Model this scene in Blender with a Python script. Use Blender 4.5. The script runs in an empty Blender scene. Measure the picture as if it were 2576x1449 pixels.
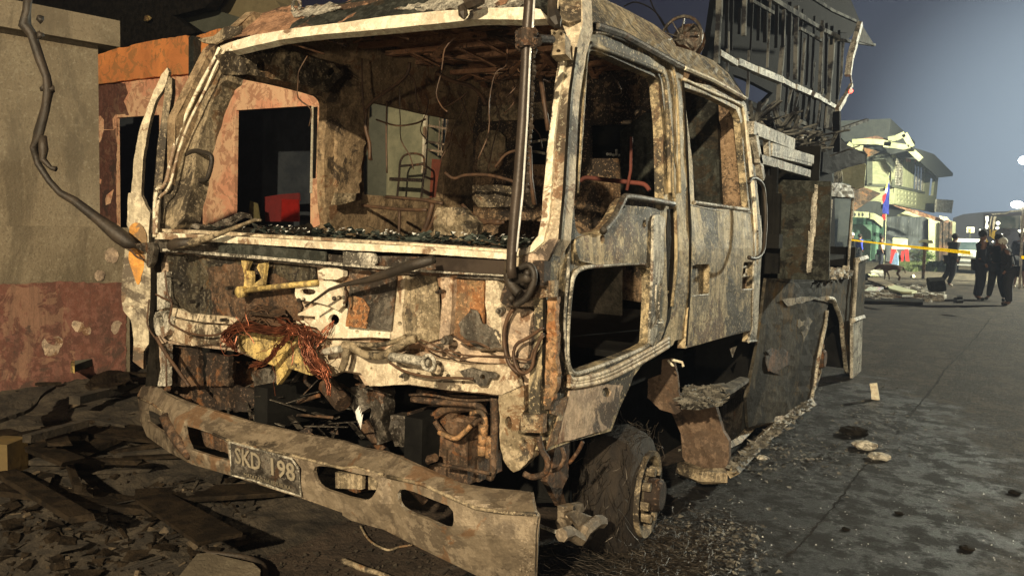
import bpy, math, random
import numpy as np
from mathutils import Vector, Matrix, noise
from mathutils.geometry import delaunay_2d_cdt
random.seed(7)
rnd = random.uniform
SC = bpy.context.scene
COL = SC.collection

# ------------------------------------------------------------------ camera
CX, CY, FOC, HCAM = 1288.0, 724.5, 2000.0, 1.6
def _setup():
    dY = np.array([2560 - CX, -(600 - CY), FOC]); dY /= np.linalg.norm(dY)
    p2 = np.array([-1440 - CX, -(480 - CY), FOC])
    up = np.cross(p2, dY); up /= np.linalg.norm(up)
    if up[1] < 0: up = -up
    dX = np.cross(up, dY)
    if dX[0] < 0: dX = -dX
    return np.array([dX, dY, up])
RW = _setup()
EYE = np.array([0, 0, HCAM])
cam = bpy.data.cameras.new('camera'); camo = bpy.data.objects.new('camera', cam); COL.objects.link(camo)
cam.sensor_width = 36; cam.lens = FOC / 2576 * 36; cam.clip_start = 0.05; cam.clip_end = 900
r_, u_, f_ = RW[:, 0], RW[:, 1], RW[:, 2]
camo.matrix_world = Matrix(((r_[0], u_[0], -f_[0], 0), (r_[1], u_[1], -f_[1], 0), (r_[2], u_[2], -f_[2], HCAM), (0, 0, 0, 1)))
SC.camera = camo

# ------------------------------------------------------------------ night sky
W = bpy.data.worlds.new('World'); SC.world = W; W.use_nodes = True
nt = W.node_tree; nt.nodes.clear()
def wn(t, **k):
    n = nt.nodes.new(t)
    for a, b in k.items(): setattr(n, a, b)
    return n
out = wn('ShaderNodeOutputWorld'); add = wn('ShaderNodeAddShader')
sky = wn('ShaderNodeTexSky', sky_type='NISHITA', sun_disc=False); sky.sun_elevation = math.radians(-6); sky.sun_rotation = math.radians(40)
b1 = wn('ShaderNodeBackground'); b1.inputs[1].default_value = 0.06; nt.links.new(sky.outputs[0], b1.inputs[0])
tc = wn('ShaderNodeTexCoord')
GL = RW @ np.array([2780 - CX, -(430 - CY), FOC]); GL /= np.linalg.norm(GL)
dot = wn('ShaderNodeVectorMath', operation='DOT_PRODUCT'); dot.inputs[1].default_value = tuple(GL)
nt.links.new(tc.outputs['Generated'], dot.inputs[0])
ramp = wn('ShaderNodeValToRGB'); cr = ramp.color_ramp; cr.interpolation = 'EASE'  # flood light's glow in the haze, painted into the sky by direction
cr.elements[0].position = .60; cr.elements[0].color = (.015, .012, .018, 1)
cr.elements[1].position = 1.0; cr.elements[1].color = (.27, .34, .42, 1)
for p_, c_ in ((.80, (.008, .006, .015)), (.90, (.014, .013, .028)), (.965, (.034, .040, .068))):
    e = cr.elements.new(p_); e.color = c_ + (1,)
nt.links.new(dot.outputs['Value'], ramp.inputs[0])
b2 = wn('ShaderNodeBackground'); b2.inputs[1].default_value = 1.0; nt.links.new(ramp.outputs[0], b2.inputs[0])
nt.links.new(b1.outputs[0], add.inputs[0]); nt.links.new(b2.outputs[0], add.inputs[1]); nt.links.new(add.outputs[0], out.inputs[0])

# ------------------------------------------------------------------ lamps outside the frame (street lamp behind the camera, flood light up the street, two added fill lights)
def lamp(name, loc, watt, col, size, target=None, spot=None):
    d = bpy.data.lights.new(name, 'SPOT' if spot else 'POINT'); d.energy = watt; d.color = col; d.shadow_soft_size = size
    if spot: d.spot_size = math.radians(spot); d.spot_blend = .5
    o = bpy.data.objects.new(name, d); COL.objects.link(o); o.location = loc
    if target: o.rotation_euler = (Vector(target) - Vector(loc)).to_track_quat('-Z', 'Y').to_euler()
    return o
LAMP_A = (2.6, -9.6, 6.4)
LAMP_D = (.7, -3.6, 1.2)
LAMP_B = (8.0, 33.0, 8.5)
LAMP_C = (7.5, 38.0, 8.5)
lamp('street_lamp_light', LAMP_A, 13800, (1.0, .80, .52), .12)
lamp('low_fill_light', LAMP_D, 560, (1.0, .79, .52), .12)  # unseen low fill, added to brighten the cab ceiling and bumper
lamp('flood_light', LAMP_B, 24000, (1.0, .98, .76), .30)
lamp('far_fill_light', LAMP_C, 52000, (1.0, .98, .66), .15, target=(-5.5, 45, 1.0), spot=125)  # unseen spot added to brighten the house fronts and far street
SC.view_settings.view_transform = 'Standard'; SC.view_settings.look = 'None'; SC.view_settings.exposure = 0; SC.view_settings.gamma = 1
SC.cycles.use_denoising = True
SC.cycles.max_bounces = 6; SC.cycles.sample_clamp_indirect = 4

# ------------------------------------------------------------------ pixel rays -> points on real planes (measured from the photograph, 2576x1449 px)
CR = {'H': (3300, 480, 731/2522), 'P': (3300, 800, 731/2522), 'N': (3680, 760, 351/2543), 'M': (3680, 900, 351/1589), 'K': (3330, 870, 370/2062),
      'W': (2400, 900, 600/1449), 'B': (2900, 680, 550/1594), 'E': (600, 780, 900/1811), 'I': (1250, 300, 950/2118)}
for _c, _x in enumerate((0, 1350, 2681)):
    for _r, _y in enumerate((0, 760, 1507)): CR['%d%d' % (_c, _r)] = (_x, _y, 1350/2574)
KD = 2576/4031
def T(c, pts):
    x, y, s = CR[c]; return [((x + a*s)*KD, (y + b*s)*KD) for a, b in pts]
def t1(c, a, b): return T(c, [(a, b)])[0]
def ray(u, v): return RW @ np.array([u - CX, -(v - CY), FOC])
class Pl:
    """a plane; called with a pixel it gives the point where that pixel's ray meets it"""
    def __init__(s, p, n):
        s.p = np.array(p, float); s.n = np.array(n, float); s.n /= np.linalg.norm(s.n)
        if s.n @ (EYE - s.p) < 0: s.n = -s.n
    def __call__(s, u, v):
        d = ray(u, v); return EYE + d*(s.n @ (s.p - EYE))/(s.n @ d)
    def up(s, h): return Pl(s.p + s.n*h, s.n)
class Pl2:
    def __init__(s, a, b, z): s.a, s.b, s.z = a, b, z; s.n = (a.n + b.n)/np.linalg.norm(a.n + b.n)
    def __call__(s, u, v):
        P = s.a(u, v); return P if P[2] < s.z else s.b(u, v)
    def up(s, h): return Pl2(s.a.up(h), s.b.up(h), s.z)
ZB = 1.48
def Fp(y): return Pl((0, y, 0), (0, -1, 0))
def Sp(x): return Pl((x, 0, 0), (1, 0, 0))
def Gp(z=0): return Pl((0, 0, z), (0, 0, 1))
WS = Pl((-2.7, 2.64, ZB), (0, -1, .30))
FR = Pl2(Fp(2.64), WS, ZB)
SIDE = Pl2(Sp(-1.48), Pl((-1.48, 0, ZB), (1, 0, .13)), ZB)
LEFT = Pl2(Sp(-3.95), Pl((-3.95, 0, ZB), (1, 0, -.13)), ZB)
def G(u, v, z=0): return Gp(z)(u, v)

# ------------------------------------------------------------------ mesh building
def chaikin(p, n=2):
    for _ in range(n):
        q = []
        for i in range(len(p)):
            a, b = p[i], p[(i+1) % len(p)]
            q += [(a[0]*.75 + b[0]*.25, a[1]*.75 + b[1]*.25), (a[0]*.25 + b[0]*.75, a[1]*.25 + b[1]*.75)]
        p = q
    return p
def ragged(p, amp, step=10, seed=0):
    R = random.Random(seed); q = []
    for i in range(len(p)):
        a, b = p[i], p[(i+1) % len(p)]; L = math.dist(a, b); n = max(1, int(L/step))
        for k in range(n):
            t = k/n; j = amp if k else amp*.3
            q.append((a[0] + (b[0]-a[0])*t + R.uniform(-j, j), a[1] + (b[1]-a[1])*t + R.uniform(-j, j)))
    return q
def circ(c, r, n=12, sq=1.0, a=0):
    return [(c[0] + r*math.cos(2*math.pi*k/n + a), c[1] + r*sq*math.sin(2*math.pi*k/n + a)) for k in range(n)]
def inside(P, poly):
    x, y = P[:, 0], P[:, 1]; r = np.zeros(len(P), bool); n = len(poly)
    for i in range(n):
        x1, y1 = poly[i]; x2, y2 = poly[(i+1) % n]
        if y1 == y2: continue
        c = ((y1 > y) != (y2 > y)) & (x < (x2-x1)*(y-y1)/(y2-y1) + x1); r ^= c
    return r
def fold(poly):
    return [tuple(p) for i, p in enumerate(poly) if math.dist(p, poly[i-1]) > .05]
class MB:
    def __init__(s): s.v = []; s.f = []; s.sm = False; s.g = []
    def addm(s, vs, fs):
        o = len(s.v); s.g.append((o, len(s.f))); s.v += [tuple(map(float, v)) for v in vs]; s.f += [tuple(i + o for i in f) for f in fs]; return s
    def box(s, c, d, R=None, jit=0):
        c = np.array(c, float); d = np.array(d, float)/2
        vs = [np.array((x, y, z))*d for x in (-1, 1) for y in (-1, 1) for z in (-1, 1)]
        if jit: vs = [v*(1 + rnd(-jit, jit)) for v in vs]
        if R is not None: vs = [R @ v for v in vs]
        return s.addm([v + c for v in vs], [(0, 1, 3, 2), (4, 6, 7, 5), (0, 4, 5, 1), (2, 3, 7, 6), (0, 2, 6, 4), (1, 5, 7, 3)])
    def bar(s, a, b, w, h=None, up=(0, 0, 1), jit=0):
        a = np.array(a, float); b = np.array(b, float); d = b - a; L = np.linalg.norm(d); d /= L
        up = np.array(up, float)
        if abs(d @ up) > .95: up = np.array((1., 0, 0))
        x = np.cross(d, up); x /= np.linalg.norm(x); z = np.cross(x, d)
        return s.box((a+b)/2, (w, L, h or w), np.array([x, d, z]).T, jit)
    def tube(s, pts, r, n=8, cap=True, closed=False):
        P = [np.array(p, float) for p in pts]; m = len(P); rr = r if hasattr(r, '__len__') else [r]*m
        ref = np.array((.13, .21, .97)); rings = []
        for i in range(m):
            d = P[(i+1) % m] - P[i-1] if closed else P[min(i+1, m-1)] - P[max(i-1, 0)]
            d = d/(np.linalg.norm(d) + 1e-9)
            x = np.cross(d, ref); x /= (np.linalg.norm(x) + 1e-9); y = np.cross(d, x)
            rings.append([P[i] + rr[i]*(x*math.cos(2*math.pi*k/n) + y*math.sin(2*math.pi*k/n)) for k in range(n)])
        vs = [v for R in rings for v in R]; fs = []
        for i in range(m if closed else m-1):
            j = (i+1) % m
            for k in range(n): fs.append((i*n+k, i*n+(k+1) % n, j*n+(k+1) % n, j*n+k))
        if cap and not closed: fs += [tuple(range(n))[::-1], tuple((m-1)*n + k for k in range(n))]
        return s.addm(vs, fs)
    def plate(s, poly, mp, holes=(), th=.012, grid=22, dent=.004, freq=3.0, rag=0, seed=1, bend=None):
        if rag: poly = ragged(poly, rag, seed=seed); holes = [ragged(h, rag*.6, seed=seed+3) for h in holes]
        poly = fold(poly); holes = [fold(h) for h in holes]
        V = []; E = []
        for pl in [poly] + list(holes):
            o = len(V); n = len(pl); V += pl; E += [(o+i, o+(i+1) % n) for i in range(n)]
        a = np.array(poly); lo, hi = a.min(0), a.max(0)
        if grid:
            gx = np.arange(lo[0] + grid/2, hi[0], grid); gy = np.arange(lo[1] + grid/2, hi[1], grid)
            if len(gx) and len(gy):
                g = np.array([(x + (grid*.25 if j % 2 else -grid*.25), y) for j, y in enumerate(gy) for x in gx])
                k = inside(g, poly)
                for h in holes: k &= ~inside(g, h)
                V += [tuple(p) for p in g[k]]
        r = delaunay_2d_cdt([Vector(p) for p in V], E, [], 0, 1e-4)
        P2 = np.array([tuple(v) for v in r[0]]); F = np.array([f for f in r[2] if len(f) == 3])
        c = P2[F].mean(1); k = inside(c, poly)
        for h in holes: k &= ~inside(c, h)
        F = F[k]; used = np.unique(F); mapi = -np.ones(len(P2), int); mapi[used] = np.arange(len(used)); F = mapi[F]; P2 = P2[used]
        P3 = np.array([mp(*p) for p in P2]); n = mp.n
        if bend: P3 = np.array([bend(p, q) for p, q in zip(P3, P2)])
        if dent:
            dz = np.array([noise.noise(Vector(p)*freq + Vector((seed, 0, 0))) + .5*noise.noise(Vector(p)*freq*3.1) for p in P3])
            P3 = P3 + n*(dz*dent)[:, None]
        m = len(P3); B = P3 - n*th
        d0 = P3[F[0]]; 
        if np.cross(d0[1]-d0[0], d0[2]-d0[0]) @ n < 0: F = F[:, ::-1]
        cnt = {}
        for f in F:
            for i in range(3): cnt[(f[i], f[(i+1) % 3])] = 1
        fs = [tuple(f) for f in F] + [tuple(f[::-1] + m) for f in F]
        for (i, j) in cnt:
            if (j, i) not in cnt: fs.append((j, i, i+m, j+m))
        return s.addm(np.vstack([P3, B]), fs)
    def ball(s, c, r, n=8, m=6, sq=(1, 1, 1), jit=0):
        vs = []; c = np.array(c, float)
        for i in range(m+1):
            t = math.pi*i/m
            for k in range(n):
                a = 2*math.pi*k/n; q = r*(1 + rnd(-jit, jit))
                vs.append(c + np.array((q*sq[0]*math.sin(t)*math.cos(a), q*sq[1]*math.sin(t)*math.sin(a), q*sq[2]*math.cos(t))))
        fs = [(i*n+k, (i+1)*n+k, (i+1)*n+(k+1) % n, i*n+(k+1) % n) for i in range(m) for k in range(n)]
        return s.addm(vs, fs)
    def each(s, name, m, parent, smooth=False):
        """every shape added becomes a part of its own"""
        g = s.g + [(len(s.v), len(s.f))]; r = None
        for (v0, f0), (v1, f1) in zip(g, g[1:]):
            b = MB(); b.addm(s.v[v0:v1], [tuple(i - v0 for i in f) for f in s.f[f0:f1]]); q = b.build(name, m, parent, smooth); r = r or q
        return r
    def build(s, name, m, parent=None, smooth=False, **tagk):
        me = bpy.data.meshes.new(name); o = bpy.data.objects.new(name, me); COL.objects.link(o)
        org = np.zeros(3)
        if parent is not None:
            o.parent = parent; org = np.array(wloc(parent))
        elif s.v:
            a = np.array(s.v); org = np.array([(a[:, 0].min()+a[:, 0].max())/2, (a[:, 1].min()+a[:, 1].max())/2, a[:, 2].min()]); o.location = org
        me.from_pydata([tuple(np.array(v) - org) for v in s.v], [], s.f); me.validate(); me.update()
        me.materials.append(m)
        if smooth or s.sm: me.polygons.foreach_set('use_smooth', [True]*len(me.polygons))
        if tagk: tag(o, **tagk)
        return o
def wloc(o):
    L = Vector((0, 0, 0))
    while o: L = L + o.location; o = o.parent
    return L
def tag(o, label=None, cat=None, group=None, kind=None):
    if label: o['label'] = label
    if cat: o['category'] = cat
    if group: o['group'] = group
    if kind: o['kind'] = kind
    return o
def thing(name, loc, label, cat, group=None):
    o = bpy.data.objects.new(name, None); COL.objects.link(o); o.location = tuple(map(float, loc)); o.empty_display_size = .2
    return tag(o, label, cat, group)

# ------------------------------------------------------------------ materials
def lin(c): return tuple((x/255/12.92 if x/255 <= .04045 else ((x/255+.055)/1.055)**2.4) for x in c)
class Mt:
    def __init__(s, name, rough=.7, metal=0.0):
        s.m = bpy.data.materials.new(name); s.m.use_nodes = True; s.t = s.m.node_tree
        s.b = s.t.nodes['Principled BSDF']; s.b.inputs['Roughness'].default_value = rough; s.b.inputs['Metallic'].default_value = metal
        g = s.t.nodes.new('ShaderNodeNewGeometry'); s.pos = g.outputs['Position']
    def map(s, sc=(1, 1, 1), loc=(0, 0, 0)):
        n = s.t.nodes.new('ShaderNodeMapping'); n.inputs['Scale'].default_value = sc; n.inputs['Location'].default_value = loc
        s.t.links.new(s.pos, n.inputs[0]); return n.outputs[0]
    def noise(s, scale, detail=5, rough=.6, sc=(1, 1, 1), loc=(0, 0, 0), dist=0):
        n = s.t.nodes.new('ShaderNodeTexNoise'); n.inputs['Scale'].default_value = scale; n.inputs['Detail'].default_value = detail
        n.inputs['Roughness'].default_value = rough; n.inputs['Distortion'].default_value = dist
        s.t.links.new(s.map(sc, loc), n.inputs['Vector']); return n.outputs[0]
    def vor(s, scale, feature='F1', sc=(1, 1, 1)):
        n = s.t.nodes.new('ShaderNodeTexVoronoi'); n.inputs['Scale'].default_value = scale; n.feature = feature
        s.t.links.new(s.map(sc), n.inputs['Vector']); return n.outputs['Distance']
    def wave(s, scale, direction='X', prof='SIN', dist=0):
        n = s.t.nodes.new('ShaderNodeTexWave'); n.bands_direction = direction; n.wave_profile = prof; n.inputs['Scale'].default_value = scale; n.inputs['Distortion'].default_value = dist
        s.t.links.new(s.pos, n.inputs['Vector']); return n.outputs['Fac']
    def step(s, fac, a, b, inv=False):
        n = s.t.nodes.new('ShaderNodeMapRange'); n.inputs[1].default_value = a; n.inputs[2].default_value = b; n.interpolation_type = 'SMOOTHSTEP'
        if inv: n.inputs[3].default_value = 1; n.inputs[4].default_value = 0
        s.t.links.new(fac, n.inputs[0]); return n.outputs[0]
    def mul(s, a, b):
        n = s.t.nodes.new('ShaderNodeMath'); n.operation = 'MULTIPLY'
        s.t.links.new(a, n.inputs[0])
        if isinstance(b, float): n.inputs[1].default_value = b
        else: s.t.links.new(b, n.inputs[1])
        return n.outputs[0]
    def mix(s, fac, a, b):
        n = s.t.nodes.new('ShaderNodeMix'); n.data_type = 'RGBA'
        s.t.links.new(fac, n.inputs[0])
        for k, c in ((6, a), (7, b)):
            if isinstance(c, tuple): n.inputs[k].default_value = c + (1,)
            else: s.t.links.new(c, n.inputs[k])
        return n.outputs[2]
    def bump(s, h, st=.4, d=.01):
        n = s.t.nodes.new('ShaderNodeBump'); n.inputs['Strength'].default_value = st; n.inputs['Distance'].default_value = d
        s.t.links.new(h, n.inputs['Height']); s.t.links.new(n.outputs[0], s.b.inputs['Normal'])
    def rough(s, fac, a, b):
        n = s.t.nodes.new('ShaderNodeMapRange'); n.inputs[3].default_value = a; n.inputs[4].default_value = b
        s.t.links.new(fac, n.inputs[0]); s.t.links.new(n.outputs[0], s.b.inputs['Roughness'])
    def col(s, c):
        if isinstance(c, tuple): s.b.inputs['Base Color'].default_value = c + (1,)
        else: s.t.links.new(c, s.b.inputs['Base Color'])
        return s.m
def burnt(name, base, second, soot, rust=(.17, .080, .034), a_rust=.5, a_soot=.5, sc=1.0, rough=.62, metal=.15, speck=.5, seed=0., streak=.5, fine=1.0):
    """scorched paint on steel: two paint tones, rust blooms, soot patches, runs and blisters"""
    M = Mt(name, rough, metal); L = (seed*3.1, seed*1.7, seed)
    c = M.mix(M.step(M.noise(5*sc, 8, .62, loc=L, dist=.5), .455, .545), base, second)
    c = M.mix(M.mul(M.step(M.noise(19*sc, 6, .7, loc=L), .50, .56), .75), c, tuple(min(1, x*1.30 + .02) for x in base))
    def zoned(n, scale, amp, off):
        a = M.t.nodes.new('ShaderNodeMath'); a.operation = 'MULTIPLY_ADD'; M.t.links.new(M.noise(scale*sc, 3, .5, loc=(off, L[1]*.7, L[2])), a.inputs[0]); a.inputs[1].default_value = amp
        k = M.t.nodes.new('ShaderNodeMath'); k.operation = 'ADD'; M.t.links.new(n, k.inputs[0]); M.t.links.new(a.outputs[0], k.inputs[1]); a.inputs[2].default_value = -.5*amp
        return k.outputs[0]
    r0 = .625 - .17*a_rust
    c = M.mix(M.mul(M.step(zoned(M.noise(6.5*sc, 9, .66, loc=(L[0]+5, 2, L[2]), dist=.8), 1.7, .9, 11), r0 + .01, r0 + .06), .85), c, rust)
    c = M.mix(M.mul(M.step(M.noise(30*sc, 4, .7, loc=(1, L[1], 4)), .53, .58), .75*a_rust), c, tuple(x*.6 for x in rust))
    s0 = .645 - .22*a_soot
    c = M.mix(M.mul(M.step(zoned(M.noise(4.2*sc, 10, .66, loc=(9, L[1], L[2]), dist=.7), 1.5, .9, 3), s0 + .01, s0 + .07), .93), c, soot)
    if streak: c = M.mix(M.mul(M.step(M.noise(13*sc, 6, .62, sc=(1.3, 1.3, .14), loc=L), .49, .57), streak), c, soot)
    if speck:
        c = M.mix(M.mul(M.step(zoned(M.noise(42*sc*fine, 5, .66, dist=.3), 2.2, .9, 7), .55, .60), speck*1.2), c, soot)
        c = M.mix(M.mul(M.step(zoned(M.noise(85*sc*fine, 3, .7, loc=(7, 1, 2)), 2.6, .8, 5), .57, .62), speck*.9), c, soot)
        c = M.mix(M.mul(M.step(M.noise(60*sc*fine, 3, .65, loc=(3, 3, 3)), .585, .62), speck*.9), c, tuple(min(1, x*1.7 + .05) for x in base))
    M.bump(M.noise(48*sc, 6, .75), .8, .007)
    M.rough(M.noise(6*sc, 5, .7), rough - .22, rough + .25)
    return M.col(c)
def simple(name, a, b, sc=6, rough=.8, bumpst=.3, bd=.01, metal=0, lo=.4, hi=.6, stretch=(1, 1, 1)):
    M = Mt(name, rough, metal)
    c = M.mix(M.step(M.noise(sc, 6, .65, sc=stretch), lo, hi), a, b)
    c = M.mix(M.mul(M.step(M.noise(sc*6, 4, .7), .5, .7), .4), c, tuple(x*.5 for x in a))
    if bumpst: M.bump(M.noise(sc*5, 6, .7, sc=stretch), bumpst, bd)
    return M.col(c)
def emit(name, c, st):
    M = Mt(name); M.b.inputs['Emission Color'].default_value = c + (1,); M.b.inputs['Emission Strength'].default_value = st
    return M.col((.8, .8, .8))
SOOT = (.014, .011, .009)
m = {}
m['cream'] = burnt('scorched_cream_paint', (.62, .54, .40), (.46, .38, .27), (.055, .040, .026), a_rust=.26, a_soot=.22, speck=.28, streak=.12, seed=1)
m['white'] = burnt('blistered_white_edge', (.82, .76, .60), (.70, .62, .46), (.16, .12, .08), a_rust=.08, a_soot=.02, speck=.14, streak=.10, seed=2)
m['tan'] = burnt('scorched_tan_paint', (.34, .28, .185), (.22, .18, .115), (.035, .028, .02), rust=(.17, .09, .04), a_rust=.30, a_soot=.42, seed=3, speck=.45)
m['pink'] = burnt('ash_pink_primer', (.50, .39, .28), (.36, .28, .21), (.06, .045, .035), a_rust=.20, a_soot=.28, seed=4, speck=.30, streak=.15)
m['grey'] = burnt('bare_grey_steel', (.15, .135, .11), (.095, .085, .07), (.025, .021, .017), rust=(.13, .06, .025), a_rust=.35, a_soot=.45, seed=5, metal=.35, rough=.5)
m['darkpanel'] = burnt('sooty_firewall', (.075, .066, .043), (.048, .042, .030), (.012, .010, .008), rust=(.11, .06, .02), a_rust=.42, a_soot=.5, seed=6, speck=.7, rough=.55)
m['brown'] = burnt('brown_rusted_steel', (.125, .075, .042), (.07, .046, .028), (.016, .011, .008), rust=(.20, .085, .03), a_rust=.6, a_soot=.55, seed=7, rough=.7)
m['door'] = burnt('scorched_door_paint', (.48, .395, .24), (.25, .205, .125), (.038, .034, .026), rust=(.135, .080, .045), a_rust=.24, a_soot=.48, seed=8, speck=.45, streak=.55)
m['bumper'] = burnt('scorched_bumper_steel', (.26, .212, .150), (.155, .125, .090), (.05, .04, .03), rust=(.22, .13, .07), a_rust=.08, a_soot=.28, seed=9, metal=.25, rough=.48, speck=.16, streak=.2, sc=.8)
m['rustorange'] = burnt('orange_rust', (.34, .19, .085), (.26, .165, .085), (.06, .045, .03), rust=(.33, .14, .05), a_rust=.7, a_soot=.42, seed=10, speck=.6)
m['yellow'] = burnt('scorched_yellow_coat', (.60, .45, .16), (.44, .34, .15), (.07, .05, .03), a_rust=.3, a_soot=.3, seed=11, speck=.4)
m['inside'] = burnt('cab_lining_burnt', (.25, .17, .10), (.14, .095, .06), (.015, .011, .008), rust=(.17, .10, .05), a_rust=.4, a_soot=.45, seed=12, speck=.6, rough=.85, metal=0)
m['char'] = simple('black_char', (.009, .008, .006), (.022, .019, .015), 9, .75, .9, .02)
m['soot'] = simple('matt_soot', (.006, .006, .006), (.013, .013, .012), 3, .85, .4, .01)
m['tankgrey'] = burnt('sooty_locker_steel', (.040, .044, .037), (.026, .029, .025), (.010, .010, .009), rust=(.042, .032, .02), a_rust=.35, a_soot=.45, seed=13, speck=.2, rough=.75, streak=.3)
m['fender'] = burnt('sooty_fender_steel', (.062, .055, .040), (.036, .032, .024), (.013, .012, .010), rust=(.12, .078, .03), a_rust=.36, a_soot=.5, seed=14, speck=.2, rough=.75, streak=.35, sc=.8)
m['paleash'] = burnt('pale_ash_metal', (.55, .53, .45), (.38, .36, .30), (.06, .055, .045), a_rust=.12, a_soot=.35, seed=15, sc=1.6)
m['copper'] = simple('bare_copper_wire', (.30, .10, .052), (.13, .048, .028), 14, .38, .2, .004, metal=.7)
m['wire'] = simple('burnt_wire', (.055, .032, .02), (.10, .055, .03), 14, .6, 0)
m['polegrey'] = simple('grey_mirror_pole', (.060, .046, .036), (.038, .029, .023), 8, .42, .3, .004, metal=.2)
m['black'] = simple('black_arm', (.022, .018, .014), (.045, .034, .024), 9, .55, .5, .008)
m['amber'] = burnt('amber_stain', (.62, .29, .05), (.50, .24, .06), (.2, .14, .08), a_rust=.2, a_soot=.1, seed=3, streak=.1, speck=.2)
m['shard'] = simple('melted_glass_shards', (.03, .04, .035), (.09, .11, .095), 20, .12, .3, .01)
m['glint'] = simple('broken_glass', (.55, .57, .55), (.75, .76, .74), 30, .15, 0)
m['ash'] = simple('grey_ash', (.055, .044, .030), (.020, .016, .011), 8, .9, .9, .02)
m['wood'] = simple('charred_wood', (.014, .011, .008), (.034, .025, .016), 10, .75, .9, .015, stretch=(1, 1, 1))
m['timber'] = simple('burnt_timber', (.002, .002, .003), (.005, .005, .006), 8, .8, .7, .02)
m['timberlit'] = simple('lit_burnt_timber', (.20, .205, .19), (.022, .022, .025), 3.2, .8, .6, .02, lo=.42, hi=.58)  # lighter copy of the burnt timber, with lamp light put into its colour


m['ash2'] = simple('mixed_ash', (.05, .048, .042), (.20, .19, .16), 14, .7, .5, .01)

for k in ('timber', 'soot', 'char', 'timberlit', 'wood'): m[k].node_tree.nodes['Principled BSDF'].inputs['Specular IOR Level'].default_value = .08

for k in ('fender', 'tankgrey'): q_ = m[k].node_tree.nodes['Principled BSDF'].inputs; q_['Specular IOR Level'].default_value = .12; q_['Metallic'].default_value = 0
m['leftdoor'] = burnt('cream_door_edge', (.58, .52, .38), (.42, .37, .27), (.09, .07, .05), a_rust=.2, a_soot=.2, seed=51, streak=.35, speck=.15)
m['liningtan'] = burnt('tan_lining', (.30, .22, .13), (.20, .145, .085), (.04, .028, .018), a_rust=.35, a_soot=.3, seed=52, speck=.3, streak=.2, metal=0, rough=.8)

m['letter'] = simple('raised_letter', (.34, .30, .22), (.26, .23, .17), 9, .5, .1, metal=.2)
m['scrap'] = simple('scorched_scrap', (.10, .075, .045), (.045, .034, .022), 9, .8, .6)

m['ceil'] = burnt('burnt_ceiling_lining', (.34, .19, .11), (.20, .11, .065), (.035, .022, .014), rust=(.30, .15, .08), a_rust=.3, a_soot=.35, seed=61, speck=.3, streak=0, metal=0, rough=.85)
m['greygreen'] = simple('grey_green_render', (.13, .14, .11), (.10, .11, .085), 2.5, .9, .3)
m['flap'] = burnt('brown_step_steel', (.15, .098, .062), (.10, .066, .042), (.03, .02, .014), rust=(.18, .09, .045), a_rust=.3, a_soot=.35, seed=41, speck=.2, streak=.2, rough=.75, sc=.8)
m['archpale'] = burnt('pale_arch_edge', (.60, .56, .45), (.42, .39, .31), (.05, .045, .04), a_rust=.2, a_soot=.3, seed=17)

# ================================================================== THE BURNT FIRE TRUCK
TR = thing('fire_truck', (-2.7, 3.0, 0), 'burnt-out double cab fire truck with bare scorched front, empty windows and bent bumper', 'fire truck')
def PL(name, mat, poly, mp, parent=TR, **k):
    b = MB(); b.plate(poly, mp, **k); return b.build(name, m[mat] if isinstance(mat, str) else mat, parent)
def TB(name, mat, pts, r, parent=TR, n=7, **k):
    b = MB(); b.tube(pts, r, n, **k); return b.build(name, m[mat] if isinstance(mat, str) else mat, parent, smooth=True)
def bez(p, n=6):
    """smooth curve through points"""
    P = [np.array(q, float) for q in p]; o = []
    for i in range(len(P)-1):
        a, b, c, d = P[max(i-1, 0)], P[i], P[i+1], P[min(i+2, len(P)-1)]
        for k in range(n):
            t = k/n; o.append(.5*((2*b) + (c-a)*t + (2*a-5*b+4*c-d)*t*t + (3*b-a-3*c+d)*t**3))
    return o + [P[-1]]

# ---- firewall below the windscreen (front plane y = 2.64 and sheets standing a little proud of it)
F0 = Fp(2.66)
low = T('01', [(1150, 300), (2574, 540)]) + T('11', [(1230, 640), (1390, 660), (1480, 860), (1500, 1100), (1480, 1449)]) + T('12', [(1330, 60), (1190, 100), (800, 60), (500, 15)]) + \
    T('11', [(170, 1440), (120, 1360), (0, 1340)]) + T('01', [(2500, 1380), (2400, 1360), (2290, 1310), (2160, 1310), (2110, 1400), (2070, 1430), (2065, 1300), (1900, 1240), (1780, 1190), (1450, 1150), (1270, 1130), (1255, 1440), (1170, 1440), (1150, 900)])
fw_holes = [circ(t1('01', 1297, 1036), 4.5), circ(t1('01', 1428, 1085), 5), circ(t1('01', 1645, 1132), 3.5), circ(t1('01', 2066, 1103), 4), circ(t1('01', 2160, 1128), 5), circ(t1('01', 2508, 950), 14),
            circ(t1('01', 2420, 962), 3), circ(t1('11', 425, 980), 5.5), circ(t1('11', 105, 1040), 4.5), circ(t1('11', 272, 1055), 3.5), circ(t1('11', 565, 1362), 6.5), circ(t1('11', 795, 1368), 5),
            circ(t1('11', 905, 1420), 5), circ(t1('11', 208, 1318), 4, 4), circ(t1('11', 1128, 1436), 4, 4), circ(t1('01', 1585, 937), 3), circ(t1('12', 960, 8), 3)]
PL('firewall', 'pink', low, F0, holes=fw_holes, th=.02, grid=12, dent=.010, freq=5)
PL('firewall_panel', 'darkpanel', T('01', [(1255, 455), (1800, 500), (2370, 560), (2380, 640), (2200, 700), (2215, 840), (2260, 1000), (1850, 1000), (1700, 960), (1500, 925), (1290, 880), (1262, 700)]), Fp(2.645), th=.006, grid=12, dent=.012, freq=6, rag=1.5)
PL('rusty_patch_panel', 'brown', T('01', [(1560, 560), (1850, 520), (2260, 700), (2270, 1010), (1880, 980), (1600, 910)]), Fp(2.637), th=.004, grid=12, dent=.008, freq=6, rag=4)
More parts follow.
